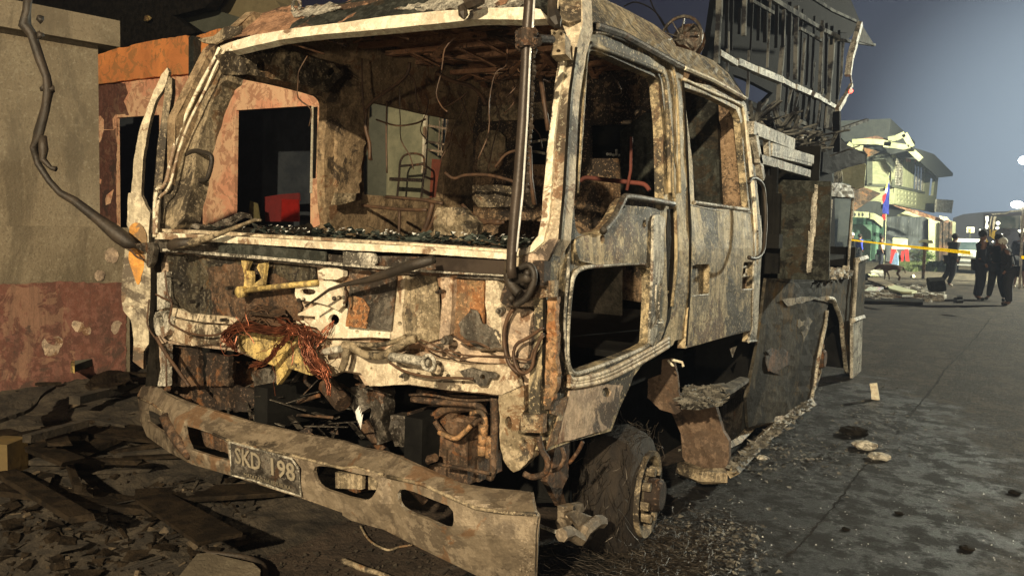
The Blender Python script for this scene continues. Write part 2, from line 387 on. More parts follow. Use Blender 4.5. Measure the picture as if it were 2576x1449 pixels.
b = MB()                                                             # band with bosses under the left firewall panel
b.plate(T('01', [(1250, 950), (1300, 940), (1500, 985), (1760, 1000), (1790, 1080), (1740, 1150), (1560, 1130), (1440, 1148), (1250, 1095)]), Fp(2.622), holes=[circ(t1('01', 1297, 1036), 4.5), circ(t1('01', 1428, 1085), 5), circ(t1('01', 1645, 1132), 3.5)], th=.03, grid=12, dent=.008, freq=7, rag=.6)
b.plate(T('01', [(1285, 862), (1350, 872), (1400, 900), (1700, 925), (1840, 960), (1830, 990), (1500, 965), (1290, 925)]), Fp(2.618), holes=[circ(t1('01', 1585, 937), 3)], th=.02, grid=12, dent=.006, freq=9, rag=.6)
b.each('cross_band', m['cream'], TR)
b = MB()
b.plate(T('01', [(1180, 600), (1255, 590), (1250, 700), (1240, 860), (1180, 880)]), Fp(2.61), th=.03, grid=12, dent=.004)
b.plate(chaikin(T('01', [(1150, 900), (1215, 880), (1262, 930), (1262, 1060), (1210, 1090), (1155, 1050)]), 1), Fp(2.585), holes=[circ(t1('01', 1205, 960), 9, sq=1.7)], th=.05, grid=12, dent=.004)
b.plate(T('01', [(1195, 1130), (1255, 1140), (1255, 1449), (1185, 1449), (1200, 1300)]), Fp(2.60), th=.03, grid=12, dent=.01, rag=1.5)
b.each('corner_bracket', m['paleash'], TR)
# white lower skirt under the wiring
PL('lower_crossmember', 'yellow', T('01', [(1790, 1040), (2000, 1060), (2250, 1060), (2330, 1200), (2340, 1368), (2160, 1315), (2110, 1395), (2080, 1440), (2060, 1300), (1900, 1240), (1800, 1170)]), Fp(2.60), holes=[circ(t1('01', 2066, 1103), 4), circ(t1('01', 2160, 1128), 5), circ(t1('01', 2165, 1215), 3)], th=.03, grid=12, dent=.012, freq=6, rag=.8)
PL('lower_crossmember', 'cream', T('01', [(2385, 1105), (2574, 1110)]) + T('11', [(180, 1130), (380, 1240), (700, 1245), (960, 1290), (1200, 1290), (1300, 1330), (1330, 1449)]) + T('12', [(1190, 90), (800, 50), (500, 8)]) + T('11', [(200, 1449), (130, 1350), (0, 1330)]) + T('01', [(2500, 1370), (2400, 1340)]), Fp(2.602),
   holes=[circ(t1('11', 565, 1362), 6.5), circ(t1('11', 795, 1368), 5), circ(t1('11', 905, 1420), 5), circ(t1('11', 208, 1318), 4, 4), circ(t1('11', 1045, 1385), 9, sq=.9)], th=.03, grid=12, dent=.010, freq=6, rag=.8)
# plates to the right of the wiper linkage
b = MB()
b.plate(chaikin(T('01', [(2375, 565), (2574, 560), (2574, 650), (2400, 650)]), 1), Fp(2.61), th=.03, grid=12, dent=.004)
b.plate(T('01', [(2240, 905), (2400, 830), (2574, 850), (2574, 1085), (2450, 1090), (2380, 1010), (2230, 975), (2225, 960), (2370, 950), (2370, 925), (2240, 918)]), Fp(2.615), holes=[circ(t1('01', 2508, 950), 14)], th=.02, grid=12, dent=.006, rag=.5)
b.plate(T('11', [(0, 860), (40, 870), (20, 1000), (360, 1030), (350, 1090), (200, 1080), (0, 1090)]), Fp(2.612), holes=[circ(t1('11', 105, 1040), 4.5), circ(t1('11', 272, 1055), 3.5)], th=.02, grid=12, dent=.006, rag=.5)
b.each('white_bracket_plate', m['white'], TR)
wb = PL('wiper_bracket', 'white', chaikin(T('01', [(2220, 690), (2440, 650), (2574, 690), (2574, 900), (2440, 830), (2230, 800), (2210, 760)]), 1), Fp(2.575), holes=[chaikin(T('01', [(2255, 715), (2350, 720), (2375, 740), (2350, 765), (2255, 760)]), 1), circ(t1('01', 2280, 800), 5), circ(t1('01', 2545, 787), 6)], th=.015, grid=12, dent=.003)
PL('mounting_plate', 'grey', T('11', [(52, 690), (395, 610), (400, 640), (358, 1032), (25, 1002)]), Fp(2.585), th=.008, grid=12, dent=.004)
PL('rust_stained_sheet', 'rustorange', T('11', [(50, 770), (150, 790), (195, 860), (175, 1018), (25, 1003)]), Fp(2.578), th=.003, grid=10, dent=.004, rag=3)
b = MB(); b.plate(T('11', [(400, 625), (470, 620), (455, 800), (440, 920), (455, 1060), (400, 1110), (355, 1100), (385, 860)]), Fp(2.60), holes=[circ(t1('11', 425, 980), 5.5)], th=.05, grid=12, dent=.006, rag=.5)
b.plate(T('11', [(1070, 655), (1150, 660), (1190, 740), (1195, 900), (1200, 1165), (1110, 990), (1085, 930), (1066, 820)]), Fp(2.60), th=.05, grid=12, dent=.008, rag=.8)
b.each('pressed_rib', m['cream'], TR)
PL('firewall_panel', 'tan', T('11', [(462, 615), (705, 625), (735, 1090), (600, 1130), (440, 1050), (455, 800)]), Fp(2.625), th=.01, grid=11, dent=.014, freq=6)
PL('pressed_rib', 'pink', T('11', [(708, 630), (825, 635), (812, 900), (800, 1060), (720, 1100), (745, 800), (770, 780), (778, 735), (720, 700)]), Fp(2.597), holes=[circ(t1('11', 752, 652), 3)], th=.05, grid=12, dent=.004)
PL('firewall_panel', 'rustorange', T('11', [(832, 640), (1068, 660), (1060, 1130), (960, 1160), (830, 1070), (815, 800)]), Fp(2.628), th=.01, grid=11, dent=.012, freq=6)
PL('sooty_patch', 'grey', T('11', [(865, 980), (960, 870), (1000, 880), (1050, 980), (1190, 1040), (1200, 1160), (1010, 1165), (880, 1060)]), Fp(2.60), th=.004, grid=10, dent=.008, rag=2.5)
PL('corner_panel', 'pink', chaikin(T('11', [(1180, 850), (1280, 868), (1440, 870), (1400, 960), (1390, 1250), (1330, 1330), (1240, 1240), (1205, 1100)]), 1), Fp(2.585), th=.05, grid=12, dent=.010, freq=5)
b = MB(); b.plate(T('11', [(1400, 870), (1500, 880), (1510, 1300), (1420, 1400), (1385, 1250), (1395, 950)]), Fp(2.60), th=.02, grid=10, dent=.02, freq=12, rag=3); b.build('torn_edge', m['brown'], TR)
PL('corner_strip', 'rustorange', T('11', [(1540, 790), (1600, 780), (1605, 1100), (1600, 1449)]) + T('12', [(1550, 200), (1480, 200)]) + T('11', [(1510, 1449), (1525, 1100)]), Fp(2.60), th=.03, grid=9, dent=.014, freq=16, rag=1.2)
for hb in ([(1420, 660), (1590, 655), (1585, 780), (1410, 790)], ):
    PL('hinge_plate', 'tan', T('11', hb), Fp(2.56), holes=[circ(t1('11', 1450, 722), 3), circ(t1('11', 1525, 725), 3)], th=.03, grid=0, dent=0)
PL('hinge_plate', 'tan', T('12', [(1335, 235), (1500, 240), (1500, 375), (1335, 370)]), Fp(2.56), holes=[circ(t1('12', 1360, 325), 2.5), circ(t1('12', 1475, 325), 2.5)], th=.03, grid=0, dent=0)
b = MB()
for (x, y, r) in ((800, 1100, 14), (1205, 880, 9), (750, 740, 5), (870, 1210, 8), (1410, 1290, 6), (740, 1150, 8), (480, 1365, 6)):
    c = Fp(2.585)(*t1('11', x, y)); b.tube([c, c - np.array((0, .03, 0))], r*.0011 + .004, 12)
    b.tube([c - np.array((0, .03, 0)), c - np.array((0, .045, 0))], r*.0006 + .003, 8)
for (x, y, r) in ((1745, 712, 7), (1700, 950, 6), (2545, 787, 7), (2280, 800, 6), (1620, 395, 9), (1290, 625, 4), (1460, 815, 7), (1485, 690, 5), (1330, 655, 4)):
    c = Fp(2.60)(*t1('01', x, y)); b.tube([c, c - np.array((0, .035, 0))], r*.0010 + .003, 10)
b.each('bolt_boss', m['grey'], TR, smooth=False)

# ---- belt rail and the channel under it
def front_strip(name, mat, up, lo, y, th, **k): return PL(name, mat, up + lo[::-1], Fp(y), th=th, **k)
front_strip('belt_channel', 'grey', T('01', [(1160, 330), (2574, 470)]) + T('11', [(700, 475), (1235, 500)]), T('01', [(1160, 440), (1850, 500), (2574, 565)]) + T('11', [(460, 610), (1225, 655)]), 2.60, .03, grid=14, dent=.004)
front_strip('channel_lip', 'paleash', T('01', [(1220, 418), (1900, 468), (2574, 528)]) + T('11', [(240, 548), (700, 585), (1215, 612)]), T('01', [(1220, 436), (1900, 492), (2574, 548)]) + T('11', [(240, 566), (700, 600), (1215, 624)]), 2.575, .03, grid=14, dent=.004, rag=.6)
front_strip('channel_plate', 'polegrey', T('11', [(690, 482), (1212, 508)]), T('11', [(700, 580), (1205, 612)]), 2.57, .015, grid=0, dent=0)
front_strip('channel_plate', 'paleash', T('11', [(0, 440), (235, 455), (255, 490)]), T('11', [(0, 530), (230, 545), (250, 530)]), 2.572, .01, grid=12, dent=.004, rag=1)
front_strip('channel_plate', 'tankgrey', T('01', [(1640, 365), (2440, 440)]), T('01', [(1635, 450), (2440, 515)]), 2.575, .01, grid=12, dent=.006)
br = front_strip('belt_rail', 'white', T('01', [(1165, 296), (1500, 312), (2574, 372)]) + T('11', [(600, 405), (1235, 450)]), T('01', [(1165, 345), (1900, 385), (2574, 428)]) + T('11', [(600, 455), (1230, 498)]), 2.56, .05, grid=16, dent=.004, rag=.4)
front_strip('rail_lip', 'cream', T('01', [(1168, 268), (1500, 282), (2574, 345)]) + T('11', [(600, 380), (1240, 425), (1330, 415)]), T('01', [(1168, 292), (1500, 306), (2574, 366)]) + T('11', [(600, 400), (1238, 446), (1350, 440)]), 2.60, .07, grid=16, dent=.004, rag=.8, parent=br)

# ---- windscreen pillars and header (raked plane)
WSp = WS
pr = T('10', [(1622, 425), (1570, 800), (1530, 1150), (1500, 1449)]) + T('11', [(1490, 180), (1465, 320), (1400, 398), (1330, 420), (1235, 430), (1235, 640), (1390, 660), (1520, 640), (1520, 520), (1625, 340), (1655, 0)]) + T('10', [(1700, 700), (1750, 360), (1800, 170), (1790, -60), (1600, -60), (1615, 200)])
PL('windscreen_pillar', 'cream', pr, Pl2(Fp(2.60), Pl((-2.7, 2.60, ZB), (0, -1, .30)), ZB), th=.09, grid=14, dent=.006, rag=.3)
ledge = T('10', [(1640, 430), (1672, 430), (1590, 1000), (1560, 1449)]) + T('11', [(1545, 200), (1500, 370), (1420, 440), (1340, 470), (1240, 480), (1235, 436), (1340, 425), (1405, 402), (1470, 320), (1495, 180), (1505, 0)]) + T('10', [(1530, 1150), (1575, 800)])
PL('pillar_flange', 'white', ledge, Pl2(Fp(2.585), Pl((-2.7, 2.585, ZB), (0, -1, .30)), ZB), th=.02, grid=14, dent=.003, rag=.7)
b = MB(); b.plate(T('11', [(1440, 440), (1560, 340), (1610, 350), (1530, 520), (1520, 600), (1440, 560), (1350, 530), (1350, 480)]), Fp(2.575), th=.02, grid=11, dent=.008, rag=.5); b.build('pillar_foot', m['pink'], TR)
# left pillar
lp = T('00', [(1665, 345), (1590, 480), (1500, 640), (1400, 850), (1330, 1080), (1230, 1449)]) + T('01', [(1200, 0), (1165, 300), (1165, 420), (1260, 300), (1385, 200), (1420, 60), (1440, -20)]) + T('00', [(1480, 1140), (1560, 860), (1650, 640), (1700, 600), (1712, 560), (1700, 380)])
PL('windscreen_pillar', 'tan', lp, Pl2(Fp(2.62), Pl((-2.7, 2.62, ZB), (0, -1, .30)), ZB), th=.10, grid=13, dent=.012, freq=6, rag=.5)
b = MB()
e1 = T('00', [(1650, 360), (1590, 480), (1500, 650), (1390, 880), (1310, 1100), (1240, 1380)]) + T('01', [(1170, 0), (1160, 330)])
b.tube(bez([Pl((-2.7, 2.55, ZB), (0, -1, .30))(*p) for p in e1]), .011, 6)
e2 = T('00', [(1690, 372), (1620, 500), (1540, 680), (1420, 920), (1340, 1140), (1270, 1400)]) + T('01', [(1190, 60), (1175, 300)])
b.tube(bez([Pl((-2.7, 2.545, ZB), (0, -1, .30))(*p) for p in e2]), .008, 6)
b.each('pillar_edge', m['white'], TR, smooth=True)
HD = Pl((-2.7, 2.62, ZB), (0, -1, .30))
lip = T('00', [(1655, 345), (1900, 265), (2200, 215), (2574, 172)]) + T('10', [(300, 125), (700, 85), (1000, 65), (1375, 55), (1480, 70)]) + T('10', [(1520, 140), (1380, 150), (1000, 148), (700, 178), (300, 218), (0, 248)]) + T('00', [(2400, 262), (2100, 298), (1900, 345), (1720, 390), (1690, 392), (1660, 372)])
hl = PL('windscreen_header', 'white', lip, HD.up(.03), th=.05, grid=14, dent=.004, rag=.3)
hb = T('00', [(1790, 185), (2000, 130), (2200, 75), (2574, 15)]) + T('10', [(0, 15), (300, -60), (1500, -90), (1640, 0), (1600, 60), (1480, 66), (1375, 52), (1000, 62), (700, 82), (300, 122)]) + T('00', [(2574, 168), (2200, 212), (1900, 262), (1680, 330), (1700, 290)])
PL('roof_front', 'tankgrey', hb, Pl((-2.7, 2.92, 2.50), (0, -1, 1.1)), th=.03, grid=12, dent=.014, freq=5)
b = MB(); b.plate(T('10', [(380, 60), (880, -40), (1400, -60), (1380, 40), (900, 60), (600, 75)]), Pl((-2.7, 2.905, 2.50), (0, -1, 1.1)), th=.004, grid=12, dent=.012, rag=4); b.plate(T('00', [(2180, 75), (2500, 25), (2570, 60), (2400, 110), (2200, 130)]), Pl((-2.7, 2.905, 2.50), (0, -1, 1.1)), th=.004, grid=12, dent=.010, rag=4); b.each('blistered_paint', m['paleash'], TR)
# peeling flap at the left end of the header, eye bolt and melted lamps on the roof edge
PL('peeled_flap', 'tan', T('00', [(1495, 300), (1600, 270), (1700, 215), (1810, 190), (1800, 240), (1720, 290), (1640, 320), (1520, 322)]), Pl((-2.7, 2.85, 2.50), (0, -1, .5)), th=.01, grid=9, dent=.02, freq=9, rag=1)
c = Pl((-2.7, 2.9, 2.5), (0, -1, 1))(*t1('00', 2225, 40)); b = MB(); b.tube([c + np.array((.032*math.cos(a), 0, .032*math.sin(a))) for a in np.linspace(-1.2, 4.2, 12)], .010, 6); b.build('roof_hook', m['paleash'], TR, smooth=True)
b = MB(); q = Pl((-2.7, 2.8, 2.5), (0, -1, .4)); b.tube([q(*p) for p in T('10', [(1040, -20), (980, 10), (925, 30), (895, 60), (905, 110), (910, 145)])], [.03, .032, .03, .02, .022, .004], 7); b.build('melted_lamp', m['black'], TR)
b = MB(); b.tube([q(*p) for p in T('10', [(1575, -20), (1570, 60), (1590, 160), (1610, 200)])], [.02, .02, .03, .012], 7); b.build('melted_lamp', m['black'], TR)

# ---- right side shell (plane x = -1.48 leaning in above the belt)
win = T('10', [(1838, 410), (1862, 378), (1900, 388), (2320, 562), (2365, 600), (2378, 680), (2400, 1000), (2408, 1449)]) + T('11', [(2408, 55), (2180, 22), (2095, 45), (2035, 180), (1950, 282), (1800, 315), (1758, 300), (1737, 240), (1732, 0)])
lowo = T('11', [(1722, 700), (1738, 630), (1785, 575), (1900, 560), (2240, 535), (2288, 560), (2308, 640), (2300, 1100), (2288, 1135), (2000, 1260), (1760, 1340), (1725, 1330), (1692, 1250), (1700, 950)])
shell = T('10', [(1760, 340), (1790, 240), (1850, 195), (1920, 200), (2100, 258), (2570, 520)]) + [(1717, 200), (1724, 330), (1730, 480), (1735, 575), (1733, 734), (1724, 850), (1698, 857)] + \
    T('11', [(2480, 1140), (2350, 1210), (2240, 1290), (2170, 1380), (2150, 1449)]) + T('12', [(2150, 20), (2085, 180), (2012, 360), (1700, 440), (1520, 512), (1560, 400), (1530, 250), (1480, 240), (1480, 0)]) + T('11', [(1525, 1100), (1520, 640), (1530, 530), (1630, 340), (1660, 0)]) + T('10', [(1700, 700)])
sh = PL('cab_side', 'door', shell, SIDE, holes=[chaikin(win, 1), chaikin(lowo, 1)], th=.05, grid=13, dent=.009, freq=3.5)
def SU(h): return SIDE.up(h)
PL('skirt_panel', 'pink', T('12', [(1700, 60), (1930, 10), (2110, 20), (2070, 170), (2005, 340), (1800, 400), (1690, 430), (1600, 460), (1640, 300)]), SU(.008), holes=[circ(t1('12', 1980, 70), 11, 8, 1.2)], th=.008, grid=12, dent=.008, rag=2, parent=sh)
PL('skirt_panel', 'tan', T('12', [(1560, 150), (1690, 100), (1640, 300), (1600, 450), (1530, 500), (1565, 400), (1620, 250), (1560, 230)]), SU(.012), th=.008, grid=12, dent=.006, rag=1, parent=sh)
# frame flanges round the window: stacked ridges
b = MB()
ridge = T('10', [(1650+100, 1449), (1790, 900), (1822, 420), (1850, 345), (1900, 350), (2340, 520), (2400, 570), (2425, 680), (2440, 1000), (2455, 1449)])
b.tube(bez([SU(.012)(*p) for p in ridge], 5), .012, 6); b.tube(bez([SU(.010)(*p) for p in T('10', [(1880, 250), (1960, 250), (2100, 300), (2400, 430), (2470, 500), (2500, 640), (2520, 1000), (2530, 1449)])], 5), .008, 6)
b.tube(bez([SU(.012)(*p) for p in T('10', [(2420, 640), (2460, 1000), (2480, 1449)]) + T('11', [(2490, 60), (2500, 500), (2470, 850)])], 5), .010, 6)
b.each('window_ridge', m['door'], sh, smooth=True)
b = MB()
b.tube(bez([SU(.005)(*p) for p in T('10', [(1832, 380), (1870, 320)])], 4), .006, 6)
b.tube([SU(.006)(*p) for p in chaikin(T('11', [(1712, 700), (1730, 615), (1785, 562), (1900, 547), (2245, 522), (2300, 550), (2320, 640), (2312, 1100), (2296, 1148), (2000, 1275), (1760, 1362), (1712, 1345), (1680, 1250), (1688, 950)]), 2)], .010, 7, closed=True)
b.tube(bez([SU(.008)(*p) for p in T('10', [(1790, 700), (1740, 1200), (1712, 1449)]) + T('11', [(1700, 250), (1690, 600), (1665, 900), (1670, 1200), (1720, 1380)])], 5), .007, 6)
b.build('window_trim', m['paleash'], sh, smooth=True)
# sill ridges under the lower opening and down to the arch
b = MB()
for o, r in ((0, .012), (28, .010), (60, .012)):
    b.tube(bez([SU(.01)(*p) for p in T('11', [(1690, 1380+o), (1760, 1400+o*.8), (2000, 1330+o), (2290, 1180+o), (2440, 1090+o)])], 5), r, 6)
b.each('sill_ridge', m['cream'], sh, smooth=True)
# raised door pressing with its stepped upper edge
dp = T('11', [(1960, 300), (2040, 215), (2110, 105), (2150, 95), (2330, 110), (2380, 140), (2420, 220), (2425, 420), (2430, 640), (2440, 900), (2400, 1080), (2330, 1160), (2310, 1130), (2330, 1000), (2325, 640), (2300, 540), (2240, 520), (1800, 545), (1740, 400), (1760, 330)])
PL('door_pressing', 'door', chaikin(dp, 1), SU(.018), holes=[circ(t1('11', 2262, 232), 4.5, sq=2.4), circ(t1('11', 2352, 205), 5, sq=1.6), chaikin(T('11', [(1930, 318), (1965, 312), (1962, 380), (1935, 378)]), 1), circ(t1('11', 2320, 1090), 5, sq=2)], th=.02, grid=11, dent=.007, parent=sh)
PL('lock_strip', 'paleash', chaikin(T('11', [(2330, 170), (2380, 160), (2425, 200), (2405, 280), (2410, 620), (2350, 700), (2340, 960), (2370, 1000), (2330, 1150), (2300, 1120), (2325, 640), (2330, 330)]), 1), SU(.032), th=.012, grid=11, dent=.003, parent=sh)
b = MB(); b.tube(bez([SU(.05)(*p) for p in T('11', [(2352, 690), (2345, 800), (2360, 930), (2350, 960)])]), .006, 6); b.tube(bez([SU(.055)(*p) for p in T('11', [(2390, 680), (2372, 820), (2375, 930), (2400, 970), (2345, 975)])]), .007, 6); b.each('lock_rod', m['paleash'], sh, smooth=True)
b = MB(); b.tube(bez([SU(.03)(*p) for p in T('11', [(1950, 290), (2040, 180), (2100, 60), (2160, 30), (2480, 85)])], 5), .016, 7); b.build('window_sill', m['grey'], sh, smooth=True)
# dark gap behind the door pressing
PL('door_gap', 'char', T('11', [(2440, 120), (2485, 120), (2500, 400), (2490, 700), (2455, 950), (2390, 1120), (2370, 1100), (2432, 900), (2428, 600), (2430, 300)]), SU(.004), th=.003, grid=0, dent=0, parent=sh)
b = MB()
seam = T('12', [(1475, 240), (1480, 0)]) + T('11', [(1495, 1449), (1510, 1100), (1515, 640), (1530, 525), (1625, 345), (1658, 0)]) + T('10', [(1703, 700), (1752, 360), (1775, 250), (1830, 190), (1910, 185), (2100, 245), (2560, 500)])
b.tube([Pl2(Fp(2.58), Pl((-2.7, 2.58, ZB), (0, -1, .30)), ZB)(*p) for p in seam[:10]], .006, 5)
b.tube([SU(.010)(*p) for p in seam[10:]], .010, 5)
b.tube([SU(.004)(*p) for p in [(1717, 204), (1725, 330), (1731, 480), (1736, 575), (1734, 734), (1725, 870)]], .009, 5)
b.build('door_seam', m['char'], sh)
# rear door
rw = [(1718, 219), (1790, 244), (1852, 276), (1862, 300), (1873, 400), (1884, 523), (1800, 514), (1747, 507), (1744, 420), (1734, 330)]
rd = [(1716, 202), (1797, 218), (1868, 252), (1876, 262), (1890, 335), (1908, 486), (1917, 586), (1914, 653), (1904, 824), (1901, 858), (1883, 860), (1888, 832)] + T('21', [(300, 1090), (30, 1165)]) + [(1727, 800), (1735, 734), (1738, 575), (1732, 450), (1724, 320)]
rec1 = T('21', [(82, 545), (110, 537), (205, 532), (215, 560), (210, 740), (200, 760), (78, 775), (72, 640)])
rec2 = T('21', [(470, 520), (545, 515), (545, 600), (538, 722), (452, 730), (458, 600)])
slot = chaikin(T('21', [(563, 290), (575, 275), (583, 300), (580, 530), (570, 545), (560, 520)]), 1)
rdo = PL('rear_door', 'door', rd, SU(.004), holes=[rw, rec1, rec2, slot], th=.045, grid=13, dent=.006, freq=3)
PL('handle_recess', 'door', T('21', [(60, 525), (225, 520), (225, 775), (60, 790)]), SU(-.028), th=.01, grid=14, dent=.004, parent=rdo)
PL('handle_recess', 'grey', T('21', [(440, 505), (550, 505), (545, 735), (440, 740)]), SU(-.06), th=.01, grid=14, dent=.004, parent=rdo)
b = MB(); b.tube([SU(-.02)(*p) for p in T('21', [(462, 560), (490, 550), (490, 600), (462, 625), (545, 620)])], .008, 5); b.tube([SU(.004)(*p) for p in T('21', [(452, 728), (540, 722)])], .007, 5); b.tube([SU(.004)(*p) for p in T('21', [(78, 775), (200, 762)])], .006, 5)
b.tube([SU(.008)(*p) for p in T('21', [(100, 72), (300, 100), (505, 130)])], .012, 6); b.tube([SU(.012)(*p) for p in T('21', [(505, 1115), (565, 1108)])], .01, 5); b.tube([SU(.002)(*p) for p in T('21', [(65, 90), (240, 130), (545, 152)])], .005, 5)
b.each('door_trim', m['paleash'], rdo)
b = MB(); b.tube(bez([SU(.012)(*p) for p in [(1720, 200), (1790, 232), (1858, 262), (1872, 285), (1882, 380), (1893, 486), (1900, 586)]]), .009, 6); b.tube(bez([SU(.012)(*p) for p in [(1868, 268), (1880, 330), (1898, 486), (1904, 580)]]), .007, 6); b.each('window_ridge', m['white'], rdo, smooth=True)
PL('rear_door_edge', 'paleash', T('21', [(600, 170), (610, 300), (600, 500), (575, 1000), (562, 1115), (520, 1120), (505, 1115), (540, 1010), (545, 600), (550, 400), (555, 150)]), SU(.012), holes=[slot], th=.01, grid=12, dent=.004, parent=rdo)
b = MB(); g = [(1747, 507), (1800, 514), (1884, 523), (1873, 400), (1862, 300)]
# roof side cap and drip rail
RS = Pl((-1.60, 0, 2.44), (1, 0, .9))
cap = [(1440, -60), (1516, -4), (1577, 26), (1644, 62), (1690, 98), (1702, 116), (1740, 128), (1797, 152), (1833, 182), (1850, 208), (1863, 232), (1876, 248)] + T('20', [(250, 600), (0, 490)]) + T('10', [(2560, 505), (2090, 255), (1905, 192), (1840, 195), (1780, 250), (1770, 120), (1760, 0), (1750, -100)])
PL('roof_side', 'door', cap, RS, th=.02, grid=12, dent=.016, freq=3.5)
b = MB(); b.tube([SU(.02)(*p) for p in T('10', [(1905, 198), (2100, 262), (2570, 522)]) + [(1797, 206), (1876, 250)]], .016, 6); b.build('drip_rail', m['grey'], TR)
b = MB(); b.tube([SU(.03)(*p) for p in [(1722, 172), (1797, 204), (1874, 248)]], .012, 6); b.build('drip_rail', m['white'], TR)
PL('corner_cap', 'tan', T('10', [(1625, -80), (1790, -80), (1785, 150), (1720, 165), (1690, 170), (1610, 130)]), Pl((-1.6, 2.86, 2.45), (.35, -1, .5)), th=.03, grid=11, dent=.006)
b = MB()
b.box((-2.75, 4.3, 2.84), (1.2, 1.7, .03)); b.plate([(1450, -60), (1500, -60), (1450, 0)], RS, th=.01, grid=0, dent=0)
b.build('roof_panel', m['tankgrey'], TR)

# ceiling with hanging burnt ribs
b = MB()
for i in range(26):
    y0 = 2.85 + i*.1
    n0 = 24
    o = len(b.v)
for (ya, yb) in ((2.95, 5.38),):
    nx, ny = 40, 40; vs = []; fs = []
    for j in range(ny+1):
        for i in range(nx+1):
            x = -3.80 + i/nx*1.86; y = ya + (yb-ya)*j/ny
            z = 2.54 + .25*min(1, (y-2.95)/.30) - .02*math.cos((x+2.7)*2.2) + .035*noise.noise(Vector((x*5, y*9, 0))) + .025*noise.noise(Vector((x*17, y*23, 4)))
            vs.append((x, y, z))
    fs = [(j*(nx+1)+i, j*(nx+1)+i+1, (j+1)*(nx+1)+i+1, (j+1)*(nx+1)+i) for j in range(ny) for i in range(nx)]
    b.addm(vs, fs)
b.build('ceiling_lining', m['ceil'], TR)
b = MB(); R = random.Random(4)
for k in range(7):
    y = 3.22 + k*.33; z = 2.72
    b.bar((-3.7, y + R.uniform(-.05, .05), z), (-1.98, y + R.uniform(-.1, .1), z - R.uniform(0, .05)), .05, .03)
for k in range(60):
    x, y = R.uniform(-3.6, -2.25), R.uniform(2.95, 5.1); a = R.uniform(0, 3.1)
    zz = 2.48 + .22*min(1, (y-2.95)/.30); b.bar((x, y, zz + R.uniform(-.05, .03)), (x + .28*math.cos(a), y + .25*math.sin(a), zz - .02 + R.uniform(-.07, .03)), R.uniform(.01, .05), .008)
b.each('ceiling_rib', m['ceil'], TR)
b = MB()
for k in range(16):
    x, y = R.uniform(-3.5, -1.9), R.uniform(3.0, 4.6); p = [np.array((x, y, 2.46))]
    for j in range(5): p.append(p[-1] + np.array((R.uniform(-.06, .06), R.uniform(-.05, .05), -R.uniform(.03, .14)*(1 if k % 3 else .5))))
    b.tube(bez(p, 3), .004, 4)
for pts in ([(170, 820), (250, 740), (380, 650), (480, 560), (500, 470)], [(500, 560), (540, 620), (550, 740), (575, 830)], [(175, 830), (170, 960), (200, 1080), (200, 1200)], [(700, 550), (820, 610), (960, 650), (1040, 720), (1070, 790)], [(720, 830), (850, 760), (940, 690)], [(250, 900), (400, 945), (540, 930), (620, 895)], [(1010, 610), (1200, 600), (1330, 520)], [(140, 440), (150, 740), (180, 1000)], [(330, 760), (325, 1000), (330, 1300)]):
    b.tube(bez([Fp(3.9)(*p) for p in T('10', pts)], 4), .012 if pts[0][0] in (170, 175, 700) else .006, 5)
b.each('hanging_cable', m['wire'], TR, smooth=True)

# ---- left inner side with door opening and rear window
LD = LEFT
dooro = T('00', [(1480, 1449), (1500, 1100), (1560, 860), (1650, 650), (1690, 605), (1760, 590), (1850, 590), (2100, 640), (2390, 715), (2440, 745), (2460, 800), (2430, 1100), (2440, 1449)]) + [(818, 500), (825, 590), (560, 640), (490, 620)]
rwin = T('I', [(460, 260), (520, 235), (960, 335), (1210, 385), (1120, 900), (1100, 1070), (900, 1080), (600, 1055), (415, 1040), (395, 800), (450, 600)])
ls = [(440, 640), (440, 300), (530, 125), (640, 30), (1000, 100), (1212, 175), (1212, 700), (480, 760)]
PL('left_side_lining', 'liningtan', ls, LD, holes=[chaikin(dooro, 1), rwin], th=.07, grid=12, dent=.012, freq=5)
b = MB(); b.plate(T('10', [(0, 850), (80, 830), (170, 870), (180, 950), (150, 1200), (120, 1449), (-40, 1449), (-50, 1000)]), Sp(-3.84), th=.03, grid=10, dent=.010, freq=9, rag=3)
b.each('pillar_lining', m['liningtan'], TR)
b = MB(); b.plate(T('11', [(-40, 0), (90, 0), (70, 60), (20, 80), (-60, 90)]), Sp(-3.84), th=.03, grid=10, dent=.03, freq=9, rag=2)
b.plate(T('00', [(1640, 420), (1750, 380), (2100, 360), (2500, 480), (2570, 560), (2450, 700), (2300, 640), (1850, 560), (1700, 560)]), Pl((-3.80, 0, ZB), (1, 0, -.13)), holes=[circ(t1('00', 1965, 500), 17, sq=.95), circ(t1('00', 2320, 485), 9, 4), circ(t1('00', 2490, 540), 12, 6)], th=.03, grid=10, dent=.025, freq=8, rag=1.5)
b.each('header_lining', m['tan'], TR)
# back wall of the cab
bw = [(1190, 165), (1700, 165), (1850, 228), (1868, 300), (1884, 520), (1888, 800), (1190, 700)]
PL('cab_back_wall', 'inside', bw, Fp(5.40), holes=[T('I', [(1870, 375), (2050, 375), (2050, 780), (1855, 775)]), T('10', [(1850, 940), (2395, 930), (2395, 1190), (1855, 1190)]), T('10', [(1700, 560), (1760, 560), (1760, 900), (1700, 900)])], th=.04, grid=14, dent=.02, freq=5)
PL('ribbed_back_panel', 'tan', chaikin(T('I', [(1420, 480), (1640, 480), (1650, 700), (1560, 860), (1400, 870), (1410, 600)]), 1), Fp(5.33), th=.02, grid=12, dent=.02, freq=9, rag=2)
b = MB(); b.plate(T('I', [(1440, 270), (1800, 240), (2060, 220), (2050, 370), (1760, 385), (1440, 400)]), Fp(5.30), th=.05, grid=12, dent=.01); b.build('upper_rail', m['tan'], TR)
